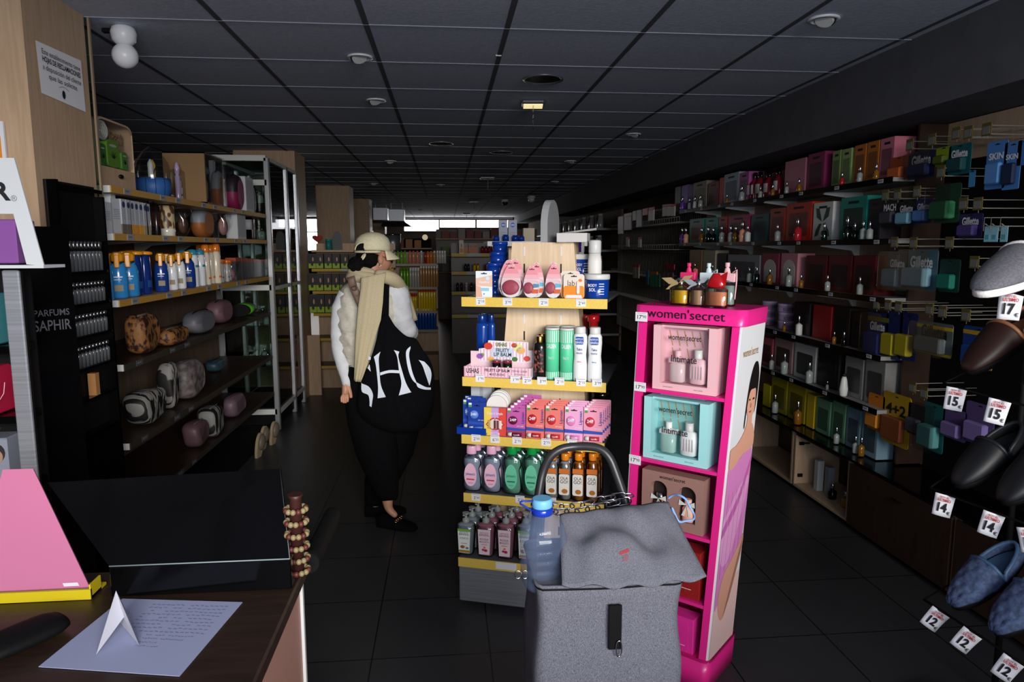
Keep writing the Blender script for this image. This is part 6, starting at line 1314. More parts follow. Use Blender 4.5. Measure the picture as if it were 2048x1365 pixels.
# black display case
k0 = onz(588, 1178, CT+.002); k1 = onz(200, 1196, CT+.002); yb = min(k0.y, k1.y); zt_ = ony(585, 1120, k0.y).z; tp = ony(560, 938, k0.y+.22); tp2 = ony(95, 966, k0.y+.22)
BC = thing('black_case', 'large black glossy display case with a sloping back on the counter', 'display case', (0, 0, 0))
ya = k0.y
obj('lower_box', MB().box(k1.x+.02, k0.x-.004, ya, ya+.03, CT+.001, zt_, 'black_gloss', .002), BC)
P_ = [Vector((k1.x+.02, ya+.002, zt_+.001)), Vector((k0.x-.006, ya+.002, zt_+.001)), tp, tp2]; up = Vector((0, .012, -.006))
obj('sloping_panel', MB().add([tuple(p) for p in P_]+[tuple(p+up) for p in P_], [(0, 1, 2, 3), (7, 6, 5, 4), (0, 4, 5, 1), (1, 5, 6, 2), (2, 6, 7, 3), (3, 7, 4, 0)], 'black_gloss'), BC)
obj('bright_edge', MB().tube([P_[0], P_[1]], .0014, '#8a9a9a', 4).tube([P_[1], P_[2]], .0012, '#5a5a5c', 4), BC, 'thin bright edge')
BR_ = thing('bracelet_stack', 'stack of beaded gold bracelets behind the black case', 'bracelets', onz(590, 1068, .93)); BR_.location.z = CT; BR_.location.y = 1.40; BR_.location.x = onx(592, 1068, ctx-.02).x-.0
bl = ony(592, 1030, 1.40); BR_.location = (bl.x, 1.40, CT+.001); hh = ony(592, 990, 1.40).z-CT
obj('post', MB().lathe([(.012, 0), (.012, hh*.95), (.016, hh)], '#3a1a16', 12), BR_)
for k in range(6):
    g = MB()
    for i in range(12): a = i*pi/6+k*.3; g.sphere((.020*cos(a), .020*sin(a), .012+k*hh*.15), .0062, '#8c7c58' if (i+k) % 3 else '#5a2820', 7, 5)
    obj('bracelet', g, BR_)
t = obj('black_pouch', pillow(.08, .03, .13, 'black_matt', 20, 2.4)); t.location = onz(45, 1290, CT+.001); t.rotation_euler = (0, 0, -.6); tag(t, 'small black pouch lying on the counter below the pink board', 'pouch')
t = obj('edge_cushion', MB().tube([(ctx+.012, y, CT-.012+.01*sin(6*y)) for y in [1.47+.04*i for i in range(9)]], .022, 'black_matt', 12)); 
tag(t, 'rolled black cushion behind the counter corner', 'cushion')
for v in t.data.vertices: pass
# silver-edged display unit with the white header
UY = 1.92
a0, a1 = ony(2, 545, UY), ony(36, 545, UY); SU = thing('silver_display', 'silver-edged cosmetics display with a white card header, far left', 'display stand', (0, 0, 0))
obj('edge_post', MB().box(a0.x, a1.x, UY, UY+.012, 0, a0.z+.005, 'metal_brushed', .003), SU, 'brushed silver edge post')
obj('side_panel', MB().box(a1.x-.004, a1.x-.001, UY+.0125, UY+.02, 0, a0.z, 'black_matt'), SU)
obj('back', MB().box(a0.x-.5, a0.x, UY+.125, UY+.13, 0, a0.z, 'black_matt'), SU)
TI = [ony(5, y, UY+.03).z for y in (692, 832, 972)]
for z in [.30]+TI: obj('tier', MB().box(a0.x-.5, a0.x, UY+.02, UY+.12, z-.02, z, 'black_gloss'), SU)
h0, h1, h2 = ony(88, 532, UY-.02), ony(28, 316, UY-.02), ony(-60, 316, UY-.02); h3 = Vector((h2.x-.1, h0.y, h0.z-.005)); wz0 = ony(30, 432, UY-.02).z; wx = ony(27, 432, UY-.02).x; wx2 = ony(53, 530, UY-.02).x
g = MB()
Y0 = UY-.02
def hq(pts, y0, y1, m): g.prism([(p[0], p[1]) for p in pts], y0, y1, m)
hq([(h2.x, wz0+.005), (wx, wz0+.005), (h1.x+.0, h1.z), (h2.x, h2.z)], Y0, Y0+.004, '#bcc0c4'); hq([(wx, wz0+.005), (wx2, h0.z+.004), (h0.x, h0.z), (h1.x, h1.z)], Y0, Y0+.004, '#bcc0c4'); hq([(h2.x, h0.z-.006), (h0.x, h0.z-.006), (h0.x, h0.z+.002), (h2.x, h0.z+.002)], Y0-.002, Y0+.10, '#bcc0c4')
obj('header_card', g, SU, 'white header card')
r_ = ony(6, 383, Y0-.001); obj('lettering', MB().text('R', (r_.x-.006, Y0-.001, r_.z-.002), .062, 'ink', bold=.035).text('?', (r_.x-.02, Y0-.001, r_.z+.035), .03, 'ink', bold=.02).text('®', (r_.x+.024, Y0-.001, r_.z-.018), .02, 'ink_grey'), SU)
def litem(name, px0, px1, py0, py1, z, m, l, dep=.08):
    a = ony(px0, py0, UY+.03); b = ony(min(px1, -4), py1, UY+.03) if px1 < 25 else ony(px1-16, py1, UY+.03); t = thing(name, l, 'box', ((a.x+b.x)/2, UY+.03, z+.001)); w = (b.x-a.x)/2
    obj('box', MB().box(-w, w, 0, dep, .001, min(a.z-z, .3), m, .004), t); return t
mat('purple_satin', '#7a4a8c', .35)
t = thing('purple_box', 'glossy purple box in the opening of the white header', 'box', (0, 0, 0)); z0 = h0.z+.006
obj('box', MB().box(h2.x+.005, ony(50, 520, UY+.02).x, UY-.01, UY+.08, z0, wz0-.008, 'purple_satin', .003), t)
mat('teal_satin', '#3a8088', .4); mat('crimson_satin', '#b01c40', .35)
for (n_, x0, x1, y0, y1, z, m, l) in (('teal_box', -60, 11, 590, 690, TI[0], 'teal_satin', 'teal box on the upper tier of the silver-edged display'), ('crimson_box', -60, 20, 738, 830, TI[1], 'crimson_satin', 'crimson box on the middle tier of the silver-edged display'), ('portrait_box', -60, 36, 880, 960, TI[2], '#7c8290', 'grey box with a portrait on the lower tier of the silver-edged display')):
    t = litem(n_, x0, x1, y0, y1, z, m, l)
    if n_ == 'crimson_box': obj('print', MB().tube([(.03, -.002, .03), (.05, -.002, .06), (.055, -.002, .09)], .001, '#e8b0b8', 4), t)
    if n_ == 'portrait_box': obj('print', MB().prism([(.02+.02*cos(a), .09+.025*sin(a)) for a in [i*pi/7 for i in range(14)]], -.001, .0, '#2a2424').prism([(.02+.014*cos(a), .08+.018*sin(a)) for a in [i*pi/7 for i in range(14)]], -.002, -.001, '#9a7a6a').text('Y', (.03, -.002, .15), .03, 'ink'), t)
p0 = ony(8, 242, 2.6); t = thing('wall_card', 'white card with an orange panel at the left picture edge, on the pillar', 'card', (0, 0, 0)); 
zc0 = ony(9, 316, 2.69).z; zc1 = ony(6, 242, 2.69).z; xr = ony(7, 280, 2.69).x
obj('card', MB().box(xr-.3, xr, 2.695, 2.705, zc0, zc1, '#dfe2ea'), t); obj('panel', MB().box(xr-.3, xr-.012, 2.693, 2.695, zc0+.0, zc1-.05, '#e8902a'), t)
# ================================================================== RIGHT WALL
RF = Frame((2.245, 6.65), -pi/2)
def rfit(v, z, x0, x1, yt, w0, h0, d=None): return fit(RF, v, z, x0, x1, yt, w0, h0, d)
RZ = [1.90, 1.59, 1.29, .985, .70]; RL = 3.25
ru = thing('wall_shelf_unit', 'long right-hand perfume shelf unit of five black-edged boards on white brackets', 'shelf unit', RF.o, RF.a)
obj('back_panel', MB().box(0, RL, .27, .30, .402, 2.12, 'wood_light'), ru)
for k, z in enumerate(RZ):
    sh = obj('shelf', MB().box(0, RL, 0, .27, z-.02, z, '#8f8f8c').box(0, RL, -.003, .0, z-.028, z+.004, 'black_gloss'), ru)
    for i in range(9): u = .15+i*.36+.05*(i % 3); obj('price_label', MB().box(u, u+.045, -.0042, -.003, z-.022, z-.002, '#b9bac0').box(u+.006, u+.036, -.0045, -.0042, z-.014, z-.008, 'ink_grey'), sh)
for z in RZ[:3]:
    for u in (.35, 1.05, 1.75, 2.55): obj('bracket', MB().prism([(.27, z-.022), (.03, z-.022), (.02, z-.034), (.10, z-.045), (.22, z-.06), (.245, z-.10), (.27, z-.10)], u, u+.012, 'shelf_white', 'x'), ru)
def gbox(c, win=None, w=.12, h=.2, d=.10, mark=None, bot='#8a8a84', word=None, shape=0):
    t = T0('gift_box', 'gift box'); obj('box', MB().box(-w/2, w/2, 0, d, 0, h, c, .0015), t)
    if win:
        if shape == 1: P_ = [(x*w, z*h) for x, z in ((-.36, .12), (-.05, .42), (-.30, .86), (-.36, .70))]; g = MB().prism([(-.38*w, .10*h), (-.20*w, .14*h), (-.03*w, .45*h), (-.16*w, .44*h), (-.34*w, .25*h)], -.001, 0, win).prism([(.03*w, .45*h), (.2*w, .14*h), (.38*w, .10*h), (.34*w, .25*h), (.16*w, .44*h)], -.001, 0, win).prism([(-.03*w, .5*h), (-.18*w, .84*h), (-.36*w, .86*h), (-.30*w, .62*h)], -.001, 0, win).prism([(.30*w, .62*h), (.36*w, .86*h), (.18*w, .84*h), (.03*w, .5*h)], -.001, 0, win)
        elif shape == 2: g = MB().prism([(-.36*w, .06*h), (.36*w, .06*h)]+[(.36*w*cos(a), .5*h+.30*h*sin(a)) for a in [i*pi/10 for i in range(11)]], -.001, 0, win)
        else: g = MB().prism(rrect(w*.74, h*.62, .008, 3, 0, h*.12), -.001, 0, win)
        obj('window', g, t)
        if shape != 1:
            b = MB()
            for x, hh_ in ((-.17, .42), (.16, .36)): b.lathe([(w*.10, h*.14), (w*.11, h*.16), (w*.11, h*(.14+hh_*.7)), (w*.05, h*(.14+hh_*.8)), (w*.05, h*(.14+hh_))], bot, 10, (x*w, .004, 0), 1, .35)
            obj('bottle', b, t)
    if mark: obj('mark', MB().box(-w*.2, w*.2, -.0015, 0, h*.84, h*.9, mark), t)
    if word: obj('lettering', MB().text(word, (0, -.002, h*.9), h*.06, mark or 'ink', w=w*.5), t)
    return t
ROWS = [(0, 'top', [(1350, 1362, 374, '#2a2c48', None), (1363, 1376, 371, '#8a5cc8', None), (1377, 1386, 370, '#4a2a7a', None), (1386, 1413, 364, '#8f8676', '#5c574c'), (1416, 1438, 365, '#7a1a24', '#4a1a1c'), (1439, 1447, 356, '#c8402a', None), (1448, 1478, 347, '#a9bccb', '#5a6a80'), (1479, 1498, 345, '#b45aa0', '#6a4a60'),  # bright violet stands for a lit box side, light put into its colour
        (1570, 1612, 320, '#c47c8c', None), (1616, 1650, 306, '#8a2454', '#4a1c34'), (1665, 1682, 302, '#8aa45c', '#5a7040'), (1684, 1704, 298, '#9cbc6c', '#6c8450'), (1709, 1733, 290, '#c8741e', '#8a4c14'), (1735, 1759, 283, '#c8741e', '#8a4c14'), (1761, 1790, 276, '#d87c90', '#8a4c5c')]),
    (1, 'second', [(1379, 1408, 438, '#3a9a8c', '#7a5048'), (1410, 1435, 436, '#1e9a8a', '#2a6a60'), (1437, 1454, 434, '#b82a1e', '#6a2a20'), (1456, 1499, 431, '#a81a5a', '#5a1430'), (1502, 1537, 429, '#0e4a50', '#0c2a30'), (1540, 1571, 417, '#a8301e', '#5a1c14'), (1573, 1624, 406, '#c2301a', '#6a2418'), (1627, 1667, 405, '#d9d8d4', '#1a4a40'), (1682, 1735, 394, '#12907e', '#14302c'), (1738, 1764, 398, '#241c24', '#0c0c10')]),
    (2, 'third', [(1379, 1404, 500, '#a08458', None), (1406, 1431, 501, '#b0a890', None), (1436, 1451, 507, '#101012', None), (1455, 1520, 510, '#8a8890', '#4a4a50'), (1524, 1558, 507, '#8a2c48', '#c8c4bc'), (1562, 1596, 507, '#c88490', '#d0ccc4'), (1612, 1654, 512, '#5a0c12', '#2c0a0c'), (1657, 1704, 512, '#5e0c12', '#2c0a0c'), (1707, 1752, 512, '#5e0c12', '#2c0a0c')]),
    (3, 'fourth', [(1588, 1620, 606, '#1c1418', None), (1626, 1664, 612, '#9a1c22', None), (1668, 1700, 616, '#241414', '#101010'), (1704, 1736, 625, '#2c1418', '#101010')]),
    (4, 'fifth', [(1524, 1546, 676, '#b85a64', '#5a2c34'), (1549, 1586, 680, '#a88684', '#4a3c3c'), (1589, 1633, 690, '#c0c0be', '#3a3c3c'), (1636, 1680, 694, '#0e0e10', '#050506'), (1690, 1728, 716, '#7c7c7a', '#3a3a3a'), (1731, 1772, 722, '#7c7c7a', '#3a3a3a')]),
    (5, 'cabinet', [(1526, 1541, 770, '#d8c81e', None), (1543, 1575, 756, '#a8981a', '#6a6014'), (1577, 1612, 770, '#a8981a', '#6a6014'), (1614, 1630, 790, '#d8b81e', None), (1633, 1662, 800, '#6a9a78', '#3a5c48'), (1665, 1692, 806, '#6a9a78', '#3a5c48'), (1694, 1722, 818, '#6a8a98', '#3c5058'), (1725, 1758, 826, '#7a98a8', '#3c5058')])]  # narrow amber is a lit box side, its brightness painted in
COLN = {'2a2c48': 'navy', '8a5cc8': 'bright violet', '4a2a7a': 'dark violet', '8f8676': 'tan', '7a1a24': 'dark red', 'c8402a': 'red', 'a9bccb': 'pale blue', 'b45aa0': 'orchid pink', 'c47c8c': 'large dusty pink', '8a2454': 'magenta', '8aa45c': 'olive green', '9cbc6c': 'light green', 'c8741e': 'orange', 'd87c90': 'large pink', '3a9a8c': 'turquoise', '1e9a8a': 'teal', 'b82a1e': 'red',
  'a81a5a': 'magenta', '0e4a50': 'dark teal', 'a8301e': 'brick red', 'c2301a': 'wide red', 'd9d8d4': 'white butterfly-window', '12907e': 'wide teal', '241c24': 'black', 'a08458': 'tan', 'b0a890': 'cream', '101012': 'black', '8a8890': 'wide grey', '8a2c48': 'dark pink arched-window', 'c88490': 'pink arched-window', '5a0c12': 'dark red', '5e0c12': 'dark red', '1c1418': 'black', '9a1c22': 'crimson', '241414': 'black brown', '2c1418': 'black brown',
  'b85a64': 'rose', 'a88684': 'mauve', 'c0c0be': 'white', '0e0e10': 'black', '7c7c7a': 'grey', 'd8c81e': 'narrow yellow', 'a8981a': 'mustard', 'd8b81e': 'narrow amber', '6a9a78': 'sage green', '6a8a98': 'grey blue', '7a98a8': 'pale blue'}
for k, nm, lst in ROWS:
    z = (RZ+[.405])[k]; n = 0
    for i, (x0, x1, yt, c, win) in enumerate(lst):
        sh_ = 1 if c == '#d9d8d4' else 2 if c in ('#8a2c48', '#c88490') else 0
        lo, sc = rfit(.06 if k != 1 else .06, z, x0, x1, yt, .12, .2, 1)
        t = gbox(c, win, mark='ink' if k in (0, 1) and win else None, d=.12 if k < 5 else .10, bot='#9a9284' if k < 3 else '#5a5a54', shape=sh_)
        place(t, lo, sc, '%s gift box, %s from the far end, %s' % (COLN[c[1:]], ORD[i], 'on the low cabinets' if k == 5 else nm+' right shelf'), RF.a, 'gift boxes on the %s' % ('low cabinets' if k == 5 else nm+' right shelf'))
def mini(liq, cap='chrome'): return Proto(bottle('tester_bottle', 'perfume bottle', [(.017, 0), (.019, .002), (.019, .045), (.008, .052)], liq, cap, sq=3, n=10, capprof=[(.008, .05), (.008, .085), (.006, .087)], capn=8))
mat('amber_dim', '#8a5c18', .12)
MN = {'g': mini('liq_clear'), 'a': mini('amber_dim'), 'r': mini('liq_red'), 'p': mini('liq_peach'), 'w': mini('shelf_white'), 't': mini('#1a9a8a/c'), 'v': mini('#7a4ab8/g'), 'k': mini('black_gloss')}
for k, lst in enumerate(([(1366, 388, 'v'), (1380, 392, 'g'), (1391, 388, 'w'), (1402, 385, 'g'), (1455, 385, 'a'), (1485, 365, 'g'), (1522, 368, 'g'), (1547, 364, 'a'), (1575, 358, 'g'), (1600, 352, 'a'), (1686, 340, 'r'), (1722, 325, 'g'), (1755, 320, 'a')],
        [(1366, 450, 'v'), (1373, 450, 'p'), (1405, 450, 'a'), (1418, 448, 't'), (1428, 450, 't'), (1445, 445, 'g'), (1463, 445, 'g'), (1473, 446, 'a'), (1487, 434, 'p'), (1497, 444, 'w'), (1557, 442, 'g'), (1598, 428, 'r'), (1651, 440, 't'), (1698, 425, 't'), (1712, 440, 'k'), (1729, 435, 'g'), (1742, 436, 'g')],
        [(1391, 522, 'p'), (1426, 525, 'g'), (1472, 528, 'w'), (1500, 530, 'g'), (1515, 528, 't'), (1541, 532, 'a'), (1580, 528, 'g'), (1604, 545, 'a'), (1657, 545, 'g'), (1722, 548, 'g')],
        [(1570, 640, 'a'), (1600, 625, 'w'), (1670, 660, 'a'), (1690, 660, 'k')], [(1545, 704, 'g'), (1571, 700, 'g'), (1621, 718, 'g'), (1656, 760, 'g')], [(1552, 783, 'g'), (1598, 795, 'a'), (1675, 850, 'g'), (1713, 868, 'g'), (1725, 870, 'a')])):
    nm = ('top', 'second', 'third', 'fourth', 'fifth', 'cabinet')[k]; zz = (RZ+[.405])[k]
    for i, (x, yt, c) in enumerate(lst):
        u, z = RF.hit(x, yt, .03); h = max(.055, z-zz); MN[c](RF.loc(u, .028, zz+.001), RF.a, 'small tester bottle, %s from the far end, %s' % (ORD[i], 'on the low cabinets' if k == 5 else nm+' right shelf'), 'tester bottles on the right shelves', (h/.087*.62, h/.087*.6, h/.087*.85))
DKB = Proto(bottle('syrup_bottle', 'bottle', [(.03, 0), (.032, .005), (.032, .09), (.014, .11), (.013, .12)], '#8a1a2c/g', 'black_gloss', capprof=[(.015, .12), (.016, .122), (.016, .15), (.013, .152)], label=(.035, .085, '#c8c8c8'), n=14))
for i, (x0, x1, yt) in enumerate(((1500, 1507, 346), (1508, 1514, 346), (1515, 1528, 344), (1532, 1544, 344), (1552, 1564, 337))):
    lo, sc = rfit(.09, RZ[0], x0, x1, yt, .064, .152, 1); DKB(lo, RF.a, 'dark bottle with white label on the top right shelf, %s from the far end' % ORD[i], 'dark labelled bottles', (sc[0], 1, sc[2]))
PJ = Proto(bottle('body_cream_jar', 'jar', [(.05, 0), (.052, .004), (.052, .04)], '#9a86a8', '#a896b4', capprof=[(.053, .04), (.054, .043), (.054, .056), (.05, .058)], n=20, label=(.006, .03, '#6a5a78')))
for i, (x, zz) in enumerate(((1535, 0), (1572, 0), (1535, .059), (1572, .059), (1538, .118), (1570, .118))): u, _ = RF.hit(x, 640, .12); PJ(RF.loc(u, .12, RZ[3]+.001+zz), 0, 'lilac cream jar on the fourth right shelf, %s stack, %s level' % (('far', 'near')[i % 2], ('bottom', 'middle', 'top')[i//2]), 'lilac cream jars')
t = T0('white_dispenser', 'bottle'); obj('body', MB().lathe([(.02, 0), (.026, .01), (.03, .05), (.02, .12), (.012, .14)], 'shelf_white', 16), t); obj('cap', MB().lathe([(.012, .14), (.013, .155), (.008, .16)], 'ink', 12), t); lo, sc = rfit(.02, RZ[4], 1680, 1697, 748, .06, .16, 1); place(t, lo, (.8, .8, sc[2]), 'white rounded bottle standing before the grey boxes on the fifth shelf', RF.a)
# --- low cabinets
for i, (y0, y1, door) in enumerate(((1.2, 2.72, 1), (2.74, 3.53, 1), (3.55, 4.17, 0), (4.19, 5.0, 0), (5.02, 6.65, 1))):
    t = thing('low_cabinet', ('low wooden cabinet with closed door, nearest the camera', 'low brown cabinet with closed door below the razor packs', 'open low cabinet with a white carton inside', 'open empty low cabinet behind the pink display', 'farthest closed low cabinet of the right wall')[i], 'cabinet', (2.21, y0, 0), 0, 'low wooden cabinets')
    L_ = y1-y0; obj('body', MB().box(.30, .325, 0, L_, .0, .385, 'wood_dark').box(0, .30, L_-.018, L_, .03, .385, 'wood_side').box(0, .30, 0, .018, .03, .385, 'wood_side').box(0, .30, .018, L_-.018, .03, .045, 'wood_side').box(.0, .30, .018, L_-.018, .365, .385, 'wood_dark'), t)
    obj('plinth', MB().box(.02, .30, 0, L_, 0, .03, 'black_matt'), t)
    if door: d_ = obj('door', MB().box(-.018, -.001, .004, L_-.004, .035, .375, 'door_brown' if 'door_brown' in MATS else (noisy('door_brown', '#33231a', '#3b291e', (6, 60, 4), 3, .5), 'door_brown')[1]), t); obj('handle', MB().tube([(-.02, L_*.4, .32), (-.035, L_*.4, .32), (-.035, L_*.4+.07, .32), (-.02, L_*.4+.07, .32)], .004, 'black_matt', 6), d_)
    else: obj('hinge', MB().box(.02, .05, L_-.03, L_-.018, .30, .32, 'black_matt').box(.05, .09, L_-.024, L_-.018, .305, .315, 'black_matt').box(.02, .05, L_-.03, L_-.018, .09, .11, 'black_matt'), t)
ct2 = obj('cabinet_worktop', MB().box(2.195, 2.50, 1.2, 6.65, .386, .4, 'black_gloss')); tag(ct2, 'long black top board over the low cabinets of the right wall', 'worktop')
for i, (px, nm, m) in enumerate(((1610, 'slim_carton', '#b8bcb8'), (1628, 'slim_carton', '#8a9090'))):
    p = onz(px, 975, .05); t = thing(nm, 'slim pale carton inside the open low cabinet, %s one' % ('far', 'near')[i], 'carton', (2.30+.03*i, 4.02-.07*i, .046)); obj('box', MB().box(-.02, .02, -.02, .02, 0, .19-.02*i, m), t)
for i, y in enumerate((3.86, 3.72)): MN['ka'[i]]((2.30, y, .046), .3, 'small bottle standing in the open low cabinet, %s one' % ('far', 'near')[i], None, (1.2, 1.2, 1.1))
# --- peg wall
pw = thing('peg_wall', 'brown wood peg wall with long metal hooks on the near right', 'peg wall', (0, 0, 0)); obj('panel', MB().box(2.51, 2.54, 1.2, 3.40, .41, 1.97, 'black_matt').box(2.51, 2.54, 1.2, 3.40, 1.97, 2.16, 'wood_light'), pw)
obj('divider', MB().box(2.36, 2.51, 3.385, 3.40, .41, 2.16, 'wood_dark'), pw)
PXF = 2.30
def hook(y, z, lab=True):
    g = MB().tube([(2.51, y, z+.02), (PXF-.03, y, z+.02), (PXF-.045, y, z+.03)], .0025, '#8c8b82', 6).tube([(2.51, y, z+.055), (PXF-.05, y, z+.055), (PXF-.05, y, z+.0)], .0018, '#8c8b82', 5); h_ = obj('hook', g, pw)
    if lab: obj('price_tag', MB().box(PXF-.058, PXF-.053, y-.025, y+.025, z+.012, z+.065, '#5c5126').box(PXF-.0592, PXF-.058, y-.02, y+.02, z+.018, z+.05, '#74746e'), h_)
for px, py in ((1820, 289), (1864, 279), (1913, 266), (1937, 264), (1974, 258), (1882, 343), (1771, 390), (1795, 389), (1834, 383), (1927, 407), (1956, 407), (1789, 484), (1827, 485), (1899, 485), (1949, 524), (1753, 608), (1776, 610), (1797, 613), (1859, 618), (1885, 623), (1932, 630), (1825, 774), (1848, 785)):
    p = onx(px, py, PXF-.055); hook(p.y, p.z-.04)
def pack(x0, x1, y0, y1, c, l, c2=None, word=None, nm='hanging_pack', dep=.03, tilt=0, wc='paper_white', film=False, c3=None):
    a = onx(x0, y0, PXF); b = onx(x1, y1, PXF); w = abs(a.y-b.y); h = a.z-onx((x0+x1)/2, y1, PXF).z
    t = thing(nm, l, 'pack', (PXF, (a.y+b.y)/2, a.z-h)); t.rotation_euler = (0, tilt, -pi/2) if tilt else (0, 0, -pi/2)
    g = MB().prism(rrect(w, h, min(w, h)*.08), .0, .003, c); euro(g, 0, h*.93, 'ink'); obj('card', g, t)
    if c2: obj('blister', MB().box(-w*.36, w*.36, -dep, 0, h*.10, h*.55, c2, .006), t)
    if c3: obj('band', MB().box(-w*.5, w*.5, -.001, 0, h*.8, h*.9, c3).box(-w*.5, w*.5, -.001, 0, h*.02, h*.10, c3), t)
    if word: obj('lettering', MB().text(word, (0, -.002, h*.68), w*.34, wc, w=w*.72, bold=.03), t)
    if film: obj('film', MB().prism(rrect(w*1.02, h, w*.1), -dep-.004, -dep-.002, 'film'), t)
    return t
for a in ((1781, 1813, 317, 361, '#a8481a', 'orange razor pack hanging below the large pink box', '#c8641e'), (1818, 1867, 310, 357, '#141c3c', 'navy razor pack on the top row of hooks', '#24305c', 'Gillette', 'hanging_pack', .03, 0, 'paper_white', True), (1873, 1900, 297, 332, '#8aa018', 'lime green razor pack on the top row of hooks', '#4c5a10'), (1899, 1939, 293, 349, '#0c5a60', 'teal razor pack with white lettering', '#0a4448', 'Gillette'),
        (1939, 1948, 342, 374, '#4a9ad0', 'narrow light blue pack edge beside the tall blue boxes'), (1976, 2008, 286, 378, '#4a84c8', 'tall blue skin care box with white roundel, left one', '#5a94d4', 'SKIN', 'hanging_box', .02), (2011, 2036, 286, 379, '#4a84c8', 'tall blue skin care box with black band, right one', '#1c2c4c', 'SKIN', 'hanging_box', .02), (2037, 2062, 282, 330, '#3a78c0', 'short blue box cut by the right picture edge', None),
        (1765, 1795, 401, 452, '#16161c', 'black razor pack, first of the second hook row', '#3a3a44', 'MACH'), (1797, 1829, 404, 453, '#0c1418', 'black razor pack with pale blue razor, second hook row', '#7ab0c8', 'Gillette'), (1832, 1862, 400, 447, '#16205c', 'dark blue razor pack, second hook row', '#5a8ad0', 'Gillette'), (1873, 1917, 371, 446, '#1c4430', 'green razor multipack in clear film', '#3a8a5c', None, 'hanging_pack', .05, 0, 'paper_white', True),
        (1920, 1962, 429, 477, '#2c2258', 'violet razor pack with orange mark', '#4a3c7c', 'Gillette'), (1777, 1812, 503, 581, '#35505c', 'grey blue razor pack, left one of the third row', '#6a94a8', 'Gillette', 'hanging_pack', .05, 0, 'paper_white', True), (1815, 1871, 499, 581, '#4a6c7c', 'light blue razor pack with red stripe, right one of third row', '#8ab4c4', 'Gillette', 'hanging_pack', .05, 0, 'paper_white', True), (1881, 1916, 518, 585, '#0c3c34', 'dark green razor pack in the third row', '#1a7a68'),
        (1737, 1772, 622, 716, '#14245c', 'navy and silver razor bag in the fourth row', '#243c8c', 'Gillette', 'hanging_bag', .04, 0, 'paper_white', True, '#6a6a1c'), (1774, 1800, 622, 720, '#14245c', 'navy and yellow razor bag, first one', '#a89a1c', None, 'hanging_bag', .04), (1802, 1830, 624, 722, '#14245c', 'navy and yellow razor bag, second one', '#a89a1c', None, 'hanging_bag', .04), (1835, 1902, 640, 712, '#5a6464', 'large grey razor pack with yellow bands', '#6c7878', 'Gillette', 'hanging_pack', .04, 0, 'ink', True, '#c8a81c'),
        (1928, 1984, 650, 738, '#10347c', 'blue and yellow razor pack in the fourth row', '#14408c', None, 'hanging_pack', .03, 0, 'paper_white', False, '#b8901c'), (1738, 1766, 784, 862, '#c8741a', 'orange razor bag in the fifth row', '#d88a2a', None, 'hanging_bag'), (1768, 1816, 780, 892, '#b8941c', 'yellow and red razor bag marked 4 plus 2', '#8a4a2a', '4+2', 'hanging_bag', .03, 0, 'ink'), (1818, 1846, 804, 872, '#24242c', 'black and grey razor pack in the fifth row', '#4a4c54'),
        (1850, 1884, 802, 904, '#1c5c5c', 'teal razor bag in clear film, fifth row', '#5a9c9c', None, 'hanging_bag', .05, 0, 'paper_white', True), (1888, 1930, 812, 880, '#5a4878', 'lilac razor pack, left one of the fifth row', '#7a68a0'), (1934, 1984, 800, 892, '#5a4878', 'lilac razor pack, right one of the fifth row', '#8474b0')): pack(*a)
for i, x in enumerate((1967, 1981, 2000)):
    a = onx(x, 453, 2.27); b = onx(x+16, 484, 2.27); hook((a.y+b.y)/2, a.z-.02, False); t = thing('toothbrush_card', 'bright pale blue card hanging under the top hooks, %s of three' % ORD[i], 'card', (2.27, (a.y+b.y)/2, b.z)); obj('card', MB().box(0, .002, -.018, .018, 0, a.z-b.z, '#9ed4e4'), t); obj('mark', MB().box(-.001, 0, -.01, .01, .01, .03, '#5aa8c4'), t)
